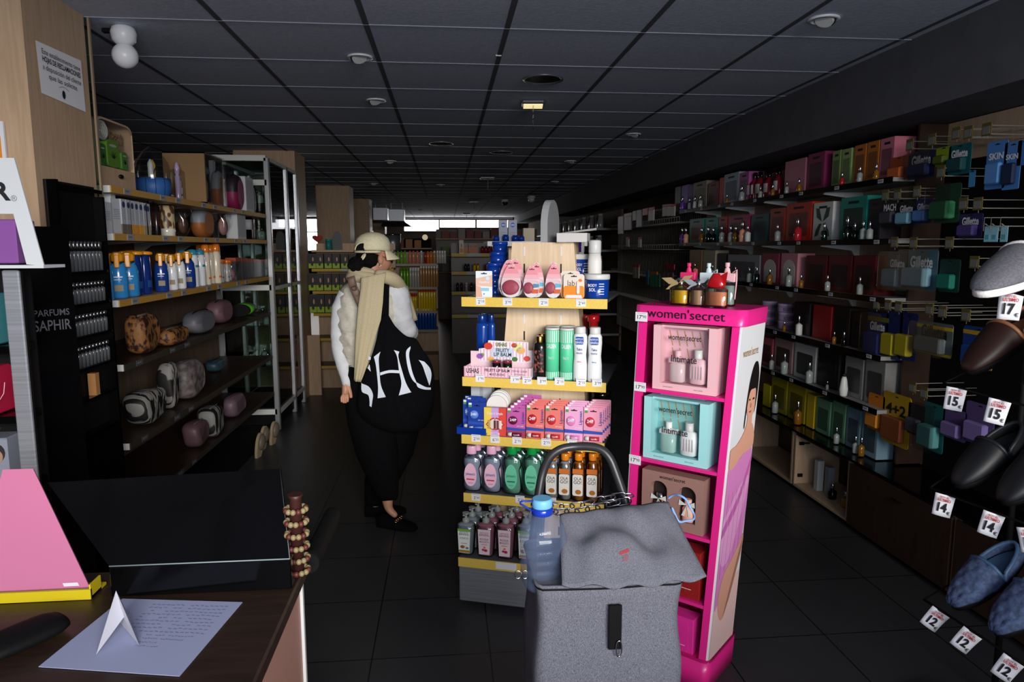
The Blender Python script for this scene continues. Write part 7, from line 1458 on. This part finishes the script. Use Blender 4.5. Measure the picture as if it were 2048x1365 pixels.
# --- wire rack section further back
wr = thing('wire_rack', 'dark wire grid rack with wire baskets behind the perfume shelves', 'rack', (0, 0, 0)); g = MB()
for i in range(60): y = 6.7+i*.055; g.box(2.47, 2.474, y, y+.004, .45, 2.0, '#7a756c')
for z in (.6, .9, 1.2, 1.5, 1.8, 1.98): g.box(2.465, 2.47, 6.7, 10, z, z+.005, '#8a857c')
obj('grid', g, wr)
for z in (1.80, 1.53, 1.22, .93):
    g = MB().tube([(2.28, 6.75, z), (2.28, 9.6, z)], .004, '#9a978e', 5).tube([(2.28, 6.75, z+.05), (2.28, 9.6, z+.05)], .003, '#9a978e', 5)
    for i in range(36): y = 6.75+i*.08; g.tube([(2.28, y, z+.05), (2.28, y, z), (2.47, y, z)], .0022, '#9a978e', 4)
    obj('basket', g, wr)
WP = 2.28
for i, (x0, x1, y0, y1, c, c2, l) in enumerate(((1238, 1247, 434, 468, '#a8acb0', None, 'tall pale strip'), (1250, 1264, 428, 460, '#6a5a7a', '#c86a6a', 'pink and blue blister'), (1267, 1273, 423, 441, '#a8c8ac', None, 'pale green tube card'), (1275, 1284, 421, 454, '#7a7884', None, 'lilac grey card'), (1287, 1297, 418, 430, '#c82a4c', None, 'crimson header card'), (1299, 1309, 416, 441, '#c8c0b8', '#b82a34', 'cream card with red top'), (1327, 1336, 410, 432, '#b8b4ac', '#b82020', 'cream and red card, far one'), (1337, 1344, 409, 432, '#c0bcb4', '#b82020', 'cream and red card, middle one'), (1345, 1351, 409, 432, '#c0bcb4', '#b82020', 'cream and red card, near one'),
        (1254, 1259, 475, 494, '#b8b0a8', '#b82a24', 'white stick with red tip, left'), (1278, 1283, 475, 495, '#c0b8b0', '#b82a24', 'white stick with red tip, right'), (1268, 1273, 529, 557, '#b8a898', '#b84a5a', 'cream and pink file, left'), (1274, 1279, 529, 557, '#b8a898', '#b84a5a', 'cream and pink file, right'), (1294, 1298, 540, 570, '#1c5c8a', None, 'blue brush'), (1302, 1308, 543, 574, '#2a8a68', '#c8682a', 'green and orange brush, left'), (1309, 1315, 543, 574, '#2a8a68', '#c8682a', 'green and orange brush, middle'), (1316, 1321, 550, 574, '#2a8a68', '#5a6a6a', 'green and grey brush'), (1333, 1350, 528, 540, '#a81c34', None, 'crimson box edge'),
        (1324, 1330, 545, 572, '#6a5a54', None, 'brown card row, far'), (1332, 1338, 545, 572, '#6a5a58', None, 'brown card row, middle'), (1340, 1347, 545, 572, '#6a5a58', None, 'brown card row, near'))):
    a = onx(x0, y0, WP-.02); b = onx(x1, y1, WP-.02); w = abs(a.y-b.y); h = a.z-b.z; t = thing('hanging_card', l+' hanging in the wire rack', 'card', (WP-.02, (a.y+b.y)/2, b.z)); obj('card', MB().box(-.012, .0, -w/2, w/2, 0, h*(.8 if c2 else 1), c, .002), t)
    if c2: obj('header', MB().box(-.012, .0, -w/2, w/2, h*.8, h, c2, .002), t)
GB = Proto(lambda: (lambda t: (obj('tube', MB().lathe([(.03, 0), (.032, .01), (.026, .16), (.02, .17)], '#8a8c8c/g', 10), t), obj('cap', MB().lathe([(.022, .17), (.022, .20)], '#b8b8b4', 10), t), t)[-1])(T0('hair_tube', 'tube')))
fs_ = thing('far_shelves', 'dark shelf boards of the right wall beyond the wire rack', 'shelf unit', (0, 0, 0)); 
for z in (1.83, 1.52, 1.22, .92, .6, .3): obj('shelf', MB().box(2.16, 2.54, 10.0, 18, z-.03, z, 'shelf_grey'), fs_)
obj('upright', MB().box(2.52, 2.55, 10, 18, .05, 2.1, 'shelf_back'), fs_)
n = 0
for k, (z, cols) in enumerate(((1.83, 16), (1.52, 14), (1.22, 12), (.92, 12))):
    for i in range(cols):
        GB((2.26+.04*(i % 2), 10.2+i*.30+(.05 if k % 2 else 0), z+.001), 0, 'grey hair product tube on the far right shelves, %s row, %s along' % (ORD[k], ORD[i]), 'grey tubes on the far right shelves', (1.5, 1.5, 1.05))
# ================================================================== SLIPPER RACK (near right edge)
sr = thing('slipper_rack', 'black wire slipper rack at the right picture edge', 'rack', (0, 0, 0)); BARS = [(1.43, (1985, 575), (2046, 590)), (1.117, (1887, 767), (2025, 805)), (.778, (1860, 976), (2010, 1033)), (.408, (1848, 1200), (2010, 1306))]
bd = (onz(2020, 838, 1.117)-onz(1915, 785, 1.117)).normalized(); bn = Vector((-bd.y, bd.x, 0));  bn = bn if bn.x > 0 else -bn
BP0 = onz(1885, 772, 1.117); BP0.z = 0
BL = {}
for z, p, q in BARS:
    a = onz(*p, z); b_ = onz(*q, z); BL[z] = (a, (b_-a).normalized()); bd = BL[z][1]; bn = Vector((-bd.y, bd.x, 0)); bn = bn if bn.x > 0 else -bn
    obj('bar', MB().tube([a, a+bd*.62], .004, 'black_matt', 6).tube([a+bn*.29+Vector((0, 0, .14)), a+bn*.29+bd*.62+Vector((0, 0, .14))], .004, 'black_matt', 6).tube([a, a+bn*.29+Vector((0, 0, .14))], .003, 'black_matt', 5), sr)
obj('post', MB().tube([BP0+bn*.30, BP0+bn*.30+Vector((0, 0, 1.75))], .010, 'black_matt', 8).tube([BP0+bn*.30+bd*.62, BP0+bn*.30+bd*.62+Vector((0, 0, 1.75))], .010, 'black_matt', 8).tube([BP0+bn*.3, BP0+bn*.3+bd*.62], .012, 'black_matt', 6) , sr)
for k, (px, py, s, rl, z) in enumerate(((1915, 797, '15', .10, 1.117), (2006, 822, '15', .16, 1.117), (1887, 1010, '14', .12, .778), (1980, 1048, '14', .2, .778), (1868, 1238, '12', .5, .408), (1931, 1280, '12', .5, .408), (2014, 1336, '12', .42, .408), (2035, 612, '17', .05, 1.40), (2058, 1080, '14', -.2, .778))):
    zb = 1.43 if z > 1.3 else z; a_, d_ = BL[zb]; c0 = onz(px, py, zb-.036); c = a_+d_*max(0.02, (c0-a_).dot(d_))+Vector((-.008, -.004, -.038))
    t = thing('price_card', 'white card reading SOY EL ULTIMO %s euro, %s' % (s, ('left one of the upper bar', 'right one of the upper bar', 'left one of the middle bar', 'second one of the middle bar', 'left one of the lowest bar', 'middle one of the lowest bar', 'right one of the lowest bar', 'under the white-soled slipper', 'at the edge of the middle bar')[k]), 'price card', c, 0, 'slipper price cards')
    fx = Vector((-c.x, -c.y, 0)).normalized(); t.rotation_euler = (0, rl, math.atan2(fx.y, fx.x)+pi/2)
    w, h = .050, .072
    obj('card', sheet(lambda u, v: Vector(((u-.5)*w*(1+.1*v), .004*sin(pi*v)+.003*(2*u-1)**2, (v-.5)*h)), 5, 5, .0008, 'paper_white'), t)
    g = MB().text('SOY EL', (0, -.003, h*.38), .009, '#b8282c', w=.026, bold=.02).text('ULTIMO', (0, -.003, h*.25), .012, '#b8282c', w=.036, bold=.03).text(s, (-.004, -.001, -.008), .040, 'ink', w=.026, bold=.035).text('€', (.018, -.001, -.022), .014, 'ink', bold=.02)
    obj('print', g, t)
noisy('quilt_blue', '#33405c', '#4a5c80', (80, 80, 80), 3, .8, .3); noisy('grey_felt', '#55555c', '#66666e', (200, 200, 200), 3, .95, .2); noisy('fleece_white', '#dedcd8', '#eceae6', (200, 200, 200), 3, .95, .3); striped('tweed', '#141414', '#b8b8b4', 0, .012, .5)
def slip(up, sole, trim, quilt=False):
    t = T0('slipper', 'slipper'); out = [(.05*cos(a)*(1-.12*sin(a)), .135*sin(a)) for a in [i*2*pi/28 for i in range(28)]]
    obj('sole', MB().rings([[(x*k, y*k, z) for x, y in out] for k, z in ((.92, 0), (1, .004), (1, .016), (.94, .022))], sole, True), t)
    def f(u, v):
        a = -pi*.02+pi*1.04*u; s = v; x = .052*cos(a); y0 = .005; y = y0+(.135*sin(a) if False else 0); q = sin(a); yy = -.135+.15*s
        half = .052*(max(0, 1-((-yy-.0)/.137)**2))**.5 if yy < 0 else .052
        zz = .02+(.060*(s**.6)+.002)*max(0, q)**.7
        if quilt: zz += .005*abs(sin(a*4+s*8))**.5+.005*abs(sin(a*4-s*8))**.5-.006
        return Vector((half*1.04*cos(a), yy, zz))
    obj('upper', sheet(f, 26, 16, .005, up), t)
    wall = lambda a, z: ((.052-.10*(z-.02))*cos(a), (.133-.12*(z-.02))*sin(a), z)
    obj('heel_wall', sheet(lambda u, v: Vector(wall(pi*u, .02+.038*v*(.5+.5*sin(pi*u)))), 22, 4, .006, up), t)
    obj('lining', MB().rings([[(x*.86, y*.9 if y > -.02 else -.02, .026) for x, y in out], [(x*.84, y*.88 if y > -.02 else -.02, .030) for x, y in out]], trim, True), t)
    obj('opening_trim', MB().tube([tuple(f(i/12, 1)) for i in range(13)]+[wall(pi-pi*i/12, .02+.038*(.5+.5*sin(pi*i/12))) for i in range(1, 12)], .006, trim, 8, closed=True), t)
    return t
def putslip(t, px, py, z, ln, roll, sc, dist=.02, yaw=0):
    """toe at the bar, sole sloping up to the back of the rack"""
    c = onz(px, py, z); a_, d_ = BL[z]; base = a_+d_*max(0.02, (c-a_).dot(d_))
    t.matrix_basis = Matrix.Translation(base+bn*.115*sc+Vector((0, 0, .105+(.02 if z > 1 else 0)))) @ Matrix.Rotation(math.atan2(bd.y, bd.x)+yaw, 4, 'Z') @ Matrix.Rotation(rad(34)+roll, 4, 'X') @ Matrix.Scale(sc, 4); tag(t, ln)
for k, (up, so, trm, px, py, z, l, q, sc) in enumerate((('quilt_blue', 'black_matt', '#3c5878', 1925, 1235, .408, 'blue quilted slipper, left one above the lowest price cards', True, 1.05), ('quilt_blue', 'black_matt', '#3c5878', 2015, 1290, .408, 'blue quilted slipper, right one above the lowest price cards', True, 1.05), ('#101216', 'black_matt', '#181a20', 1885, 1000, .778, 'black felt slipper on the middle bar, left one', False, 1.05), ('#101216', 'black_matt', '#181a20', 1978, 1035, .778, 'black felt slipper on the middle bar, right one', False, 1.05),
        ('#2a1610', 'black_matt', '#8a5a3c', 1930, 780, 1.117, 'dark brown slipper on the upper bar', False, 1.1), ('black_matt', 'black_matt', '#3a3a40', 2015, 815, 1.117, 'black slipper with grey lining on the upper bar', False, 1.1))): putslip(slip(up, so, trm, q), px, py, z, l, 0, sc)
t = slip('grey_felt', 'fleece_white', 'fleece_white'); c = ony(1960, 580, 1.62); t.matrix_basis = Matrix.Translation(c+Vector((.13, .03, .02))) @ Matrix.Rotation(rad(-72), 4, 'Z') @ Matrix.Rotation(rad(16), 4, 'X') @ Matrix.Scale(1.15, 4); tag(t, 'grey felt slipper with thick white sole at the right picture edge')
t = slip('tweed', 'black_matt', 'black_matt'); c = ony(1905, 1365, 1.85); t.matrix_basis = Matrix.Translation(Vector((c.x+.06, 1.88, .06))) @ Matrix.Rotation(rad(-60), 4, 'Z'); tag(t, 'black and white tweed slipper at the bottom right picture edge')
# ================================================================== BACK OF THE SHOP
def yfit(Y, z, x0, x1, yt, w0, h0, d=1):
    a = ony(x0, yt, Y); b = ony(x1, yt, Y); k = (b.x-a.x)/w0; return Vector(((a.x+b.x)/2, Y, z+.001)), (k, d, (a.z-z)/h0)
HY = 7.55; HZ = [1.335, 1.10, .865]
hg = thing('cross_gondola', 'wooden cross gondola of boxed hair colour behind the glass cabinet', 'shelf unit', (0, 0, 0))
hx0, hx1 = -1.40, -.55
obj('back_panel', MB().box(hx0, hx1, HY+.30, HY+.34, 0, 1.60, 'wood_side'), hg); obj('end_panel', MB().box(-1.62, -1.33, HY-.09, HY-.05, 0, .64, 'wood_side'), hg, 'low tan end panel')
obj('top_board', MB().box(hx0, hx1, HY+.02, HY+.34, 1.508, 1.53, 'wood_side'), hg)
for z in HZ+[.6, .3]:
    s_ = obj('shelf', MB().box(hx0, hx1, HY, HY+.30, z-.02, z, 'wood_dark'), hg); obj('price_strip', MB().box(hx0, hx1, HY-.004, HY-.001, z-.03, z-.002, '#b89a1c').box(-1.1, -.8, HY-.0055, HY-.004, z-.03, z-.002, '#a8a8a4'), s_)
def hairbox():
    t = T0('hair_colour_box', 'hair colour box'); w, h = .115, .165; obj('box', MB().box(-w/2, w/2, 0, .06, 0, h, '#1c1a18'), t)
    obj('lower_panel', MB().box(-w*.47, w*.47, -.001, 0, .004, h*.34, '#9ab81c'), t, 'lime lower panel')
    g = MB().prism([(.018+.026*cos(a), h*.62+.036*sin(a)) for a in [i*pi/7 for i in range(14)]], -.001, 0, '#0c0a0a').prism([(.014+.013*cos(a), h*.62+.024*sin(a)) for a in [i*pi/6 for i in range(12)]], -.002, -.001, '#c89a7c').prism([(.02*cos(a), h*.30+.022*sin(a)) for a in [i*pi/6 for i in range(12)]], -.0022, -.0012, '#141210')
    obj('portrait', g, t); return t
HB = Proto(hairbox)
for k, (z, yt, xs) in enumerate(((HZ[0], 508, (616, 631, 648, 664, 681, 698)), (HZ[1], 548, (616, 631, 647, 663, 679, 695)), (HZ[2], 590, (618, 633, 649, 665, 681)))):
    for i, x in enumerate(xs):
        lo, sc = yfit(HY+.02, z, x, x+15, yt, .115, .165); HB(lo, 0, 'dark boxed hair colour with lime base, %s row, %s from left' % (('top', 'second', 'third')[k], ORD[i]), 'boxed hair colours', sc)
t = T0('arch_sign', 'sign'); obj('panel', MB().prism([(-.05, 0), (.05, 0), (.05, .1)]+[(.05*cos(a), .1+.09*sin(a)) for a in [i*pi/8 for i in range(1, 8)]]+[(-.05, .1)], 0, .02, '#55565a'), t); lo, sc = yfit(HY+.15, 1.531, 664, 683, 463, .1, .19); place(t, lo, sc, 'small dark grey arch sign on the hair colour gondola', 0)
t = T0('teal_jar', 'jar'); obj('jar', MB().lathe([(.05, 0), (.05, .07)], '#1c7a78', 18), t); obj('lid', MB().lathe([(.051, .07), (.051, .085)], '#22888a', 18), t); lo, sc = yfit(HY+.12, 1.531, 651, 664, 479, .1, .085); place(t, lo, sc, 'teal jar beside the small arch sign', 0)
t = thing('red_heart', 'red heart-shaped ornament hanging before the far left window', 'ornament', ony(635, 477, 9.5)); obj('heart', MB().prism([(.055*sin(a)**3*1.2, .045*(cos(a)-.35*cos(2*a)-.15*cos(3*a))) for a in [-i*2*pi/24 for i in range(24)]], -.02, .02, '#c8141c'), t); obj('thread', MB().tube([(0, 0, .03), (0, 0, CH-t.location.z)], .002, 'ink', 4), t)
# bead strand on the column
t = thing('bead_strand', 'strand of tiny white beads hanging down the third column', 'bead strand', ony(733, 425, 13.92)); g = MB()
for k in range(14): obj('bead', MB().sphere((0, 0, -.055*k), .012, 'paper_white', 7, 5), t)
# right part: bottles
BY2 = 8.2; BZ = [1.37, 1.10, .82, .60]
bg = thing('cross_gondola', 'wooden cross gondola of shampoo and deodorant bottles behind the woman', 'shelf unit', (0, 0, 0)); bx0, bx1 = -.85, -.10
obj('back_panel', MB().box(bx0, bx1, BY2+.32, BY2+.36, 0, 1.5, 'wood_side'), bg); obj('base', MB().box(bx0, bx1, BY2, BY2+.32, 0, .30, '#8a6c50'), bg)
for z in BZ: s_ = obj('shelf', MB().box(bx0, bx1, BY2, BY2+.32, z-.02, z, 'wood_side'), bg); obj('price_strip', MB().box(bx0, bx1, BY2-.004, BY2-.001, z-.028, z-.002, '#8a8478'), s_)
def cyl(c, cap, r=.024, h=.15): return Proto(bottle('toiletry_bottle', 'bottle', [(r, 0), (r, h*.8), (r*.8, h*.84)], c, cap, n=10, capprof=[(r*.75, h*.84), (r*.75, h)], capn=10))
CY = {'g': cyl('#6aa828/g', '#4c8418/g'), 'c': cyl('#c87860/g', '#b85a48'), 'a': cyl('#c8641a/g', 'gold'), 's': cyl('#a8a49c/g', 'shelf_white'), 'n': cyl('#a87c48/g', 'shelf_white'), 'y': cyl('#d8b81a/g', '#b8341a'), 'b': cyl('#1c4c9c/g', 'shelf_white'), 'r': cyl('#8a1c2c/g', 'ink'), 'k': cyl('#1c2430/g', 'ink'), 'u': cyl('#1c3c7c/g', '#2a4c9c')}
NMc = {'g': 'green', 'c': 'coral', 'a': 'amber', 's': 'silver', 'n': 'tan', 'y': 'yellow', 'b': 'blue', 'r': 'dark red', 'k': 'black', 'u': 'navy'}
rows = [(BZ[0], 502, 519, [(786, 'g'), (793, 'g'), (800, 'g'), (807, 'g'), (817, 'c'), (824, 'c'), (832, 'c'), (840, 's'), (848, 'r'), (853, 'a'), (859, 'a'), (866, 'n'), (872, 's'), (877, 's'), (882, 's'), (887, 's')]), (BZ[1], 536, 0, [(800, 'g'), (806, 'g'), (812, 'g')]+[(818+5.2*i, 's') for i in range(4)]), (BZ[1], 530, 0, [(839+5.3*i, 'n') for i in range(7)]),
    (BZ[2], 588, 0, [(806+4.4*i, 'y') for i in range(6)]), (BZ[2], 577, 0, [(836+5*i, 'y') for i in range(7)]), (BZ[3], 618, 0, [(826+5.8*i, 'b') for i in range(8)])]
for k, (z, yt, _, lst) in enumerate(rows):
    for i, (x, c) in enumerate(lst):
        for r_ in range(1 if k in (0,) else 2):
            lo, sc = yfit(BY2+.04, z, x, x+5.4, yt, .05, .15); lo = lo+Vector((.004*r_, .08*r_, 0))
            CY[c](lo, 0, '%s bottle on the gondola behind the woman, row %s, %s along%s' % (NMc[c], ('top', 'second left', 'second right', 'third left', 'third right', 'lowest')[k], ORD[i], ', rear' if r_ else ''), 'bottles behind the woman', (sc[0], sc[0], sc[2]))
# third gondola, seen between the woman and the tower
MY = 10.0; MZ = [1.47, 1.215, .93]
mg = thing('cross_gondola', 'far gondola with yellow price strips left of the central tower', 'shelf unit', (0, 0, 0)); obj('back_panel', MB().box(.08, 1.0, MY+.30, MY+.34, 0, 1.62, 'wood_dark'), mg)
for z in MZ+[.6]: s_ = obj('shelf', MB().box(.08, 1.0, MY, MY+.3, z-.03, z, 'shelf_white'), mg); obj('price_strip', MB().box(.08, 1.0, MY-.004, MY-.001, z-.045, z-.002, '#b89a1c').box(.3, .5, MY-.006, MY-.004, z-.045, z-.002, '#a8a8a4'), s_)
SBX = Proto(lambda: (lambda t: (obj('box', MB().box(-.045, .045, 0, .05, 0, .13, '#8a8278'), t), obj('panel', MB().box(-.04, .04, -.001, 0, .01, .06, '#c8641c').box(-.03, .03, -.001, 0, .08, .10, '#b84a24'), t), t)[-1])(T0('orange_label_box', 'box')))
for i, (x, yt) in enumerate(((927, 487), (937, 487), (946, 487))): lo, sc = yfit(MY+.02, MZ[0], x, x+9, yt, .09, .13); SBX(lo, 0, 'grey box with orange label on the far gondola, %s from the left' % ORD[i], 'orange-labelled boxes', sc)
t = T0('tall_white_box', 'box'); obj('box', MB().box(-.04, .04, 0, .05, 0, .19, '#c8c0b4'), t); obj('print', MB().box(-.03, .03, -.001, 0, .01, .07, '#b87a3c').box(-.01, .012, -.001, 0, .08, .13, '#8a6a54').box(-.04, .04, -.001, 0, .175, .19, '#b8442c'), t); lo, sc = yfit(MY+.01, MZ[0], 918, 927, 479, .08, .19); place(t, lo, sc, 'tall white and orange box at the left of the far gondola', 0)
for k, (z, yt, lst) in enumerate(((MZ[0], 493, [(962, 'r'), (969, 'r'), (976, 'r'), (983, 'r')]), (MZ[1], 528, [(928, 'k'), (934, 'k'), (946, 'y'), (953, 'y'), (970, 'r'), (977, 'r'), (990, 'u'), (998, 'u')]), (MZ[2], 566, [(912, 'k'), (920, 'k'), (930, 's'), (940, 'k'), (950, 'k')]))):
    for i, (x, c) in enumerate(lst): lo, sc = yfit(MY+.05, z, x, x+6, yt, .05, .15); CY[c](lo, 0, '%s bottle on the far gondola left of the tower, %s row, %s along' % (NMc[c], ('top', 'middle', 'lower')[k], ORD[i]), 'bottles on the far gondola', (sc[0], sc[0], sc[2]))
# blue boxed skin care standing just behind the tower
NB = Proto(lambda: (lambda t: (obj('box', MB().box(-.05, .05, 0, .05, 0, .22, '#8f98ac'), t), obj('roundel', MB().prism([(.026*cos(a), .17+.026*sin(a)) for a in [i*pi/8 for i in range(16)]], -.001, 0, '#1c4cb0').box(-.02, .02, -.0015, -.001, .166, .174, 'paper_white').box(-.035, .035, -.001, 0, .09, .094, '#6c7688').box(-.035, .035, -.001, 0, .07, .074, '#6c7688'), t, 'blue roundel'), t)[-1])(T0('skin_care_box', 'box')))
q0 = thing('rear_gondola', 'second gondola hidden behind the central tower, blue goods on top', 'shelf unit', (0, 0, 0)); Q = 4.4
zq = ony(1010, 483, Q).z; a = ony(975, 483, Q); b = ony(1175, 483, Q); obj('shelf', MB().box(a.x, b.x, Q, Q+.5, zq-.03, zq, 'shelf_grey'), q0); obj('tower', MB().box(a.x+.15, b.x-.15, Q+.2, Q+.4, 0, zq-.031, 'wood_birch'), q0); obj('base', MB().box(a.x, b.x, Q, Q+.5, .03, .2, 'metal_brushed'), q0); obj('caster', MB().box(a.x+.1, b.x-.1, Q+.1, Q+.4, 0, .03, 'black_matt'), q0)
for i, x in enumerate((998, 1017)): lo, sc = yfit(Q+.05, zq, x, x+17, 441, .1, .22); NB(lo, 0, 'grey skin care box with blue roundel behind the tower, %s one' % ('left', 'right')[i], 'grey boxes with blue roundel', sc)
t = T0('cream_carton', 'carton'); obj('box', MB().box(-.05, .05, 0, .06, 0, .15, '#a89c84'), t); lo, sc = yfit(Q+.1, zq, 1047, 1069, 457, .1, .15); place(t, lo, sc, 'cream carton between the roundel boxes and the arch sign', 0)
BJ2 = cyl('#123a9c/g', '#0e2c7c/g', .03, .1)
for i, (x, yt) in enumerate(((986, 476), (1005, 474), (1024, 475), (1036, 476))): lo, sc = yfit(Q+.02, zq, x, x+13, yt-4, .06, .1); BJ2(lo, 0, 'blue pot on the rear gondola, %s from the left' % ORD[i], 'blue pots on the rear gondola', (sc[0], sc[0], sc[2]))
# far goods under the back windows
fw = thing('far_display', 'dark display wall of goods under the back windows', 'shelf unit', (0, 0, 0)); 
for k, (z, x0, x1) in enumerate(((1.55, -2.6, -.3), (1.25, -2.6, -.3), (1.75, -.2, 2.0), (1.4, -.2, 2.0), (1.05, -.2, 2.0))): obj('shelf', MB().box(x0, x1, 15.0, 15.4, z-.03, z, 'wood_side'), fw)
obj('back', MB().box(-2.6, -.3, 15.4, 15.45, 0, 1.75, 'black_matt').box(-.2, 2.0, 15.4, 15.45, 0, 1.95, 'wood_dark'), fw)
FB = [Proto(lambda c=c: (lambda t: (obj('box', MB().box(-.07, .07, 0, .1, 0, .2, c), t), t)[-1])(T0('far_box', 'box'))) for c in ('#1c2c4c', '#8a2c24', '#5a7a2c', '#a8a098', '#3c2c54', '#b87a2c')]
n = 0
for z, x0, x1, nm in ((1.55, -2.5, -.4, 'upper left'), (1.25, -2.5, -.4, 'lower left'), (1.75, -.1, 1.9, 'upper right'), (1.4, -.1, 1.9, 'middle right'), (1.05, -.1, 1.9, 'lower right')):
    for i in range(11):
        n += 1; FB[(n*5+i*i) % 6]((x0+.1+i*(x1-x0-.1)/11, 15.05, z+.001), 0, 'small far box on the display under the back windows, %s row, %s along' % (nm, ORD[i]), 'far boxes under the back windows', (1, 1, .7+.3*((n*3) % 4)/3))
t = thing('steel_cylinder', 'tall ribbed steel cylinder below the ceiling boxes', 'cylinder', (ony(785, 470, 14.2).x, 14.2, 1.50)); obj('drum', MB().lathe([(.16, 0), (.16, .30)], 'metal_brushed', 24), t); obj('rim', MB().lathe([(.165, .30), (.165, .32)], 'chrome', 24), t)
t = thing('drum_stand', 'dark stand carrying the steel cylinder', 'stand', (ony(785, 470, 14.2).x, 14.2, 0)); obj('post', MB().box(-.18, .18, -.18, .18, 0, 1.498, 'black_matt'), t)
t = thing('small_lamp', 'small glowing round lamp on the far wall below the windows', 'lamp', ony(850, 475, 14.9)); obj('globe', MB().sphere((0, 0, 0), .06, 'far_glow' if 'far_glow' in MATS else (mat('far_glow', '#e8dcc0', .5, emit='#e8d8b0', es=.5), 'far_glow')[1], 12, 8), t); obj('stem', MB().box(-.01, .01, .02, .52, -.01, .01, 'black_matt'), t)
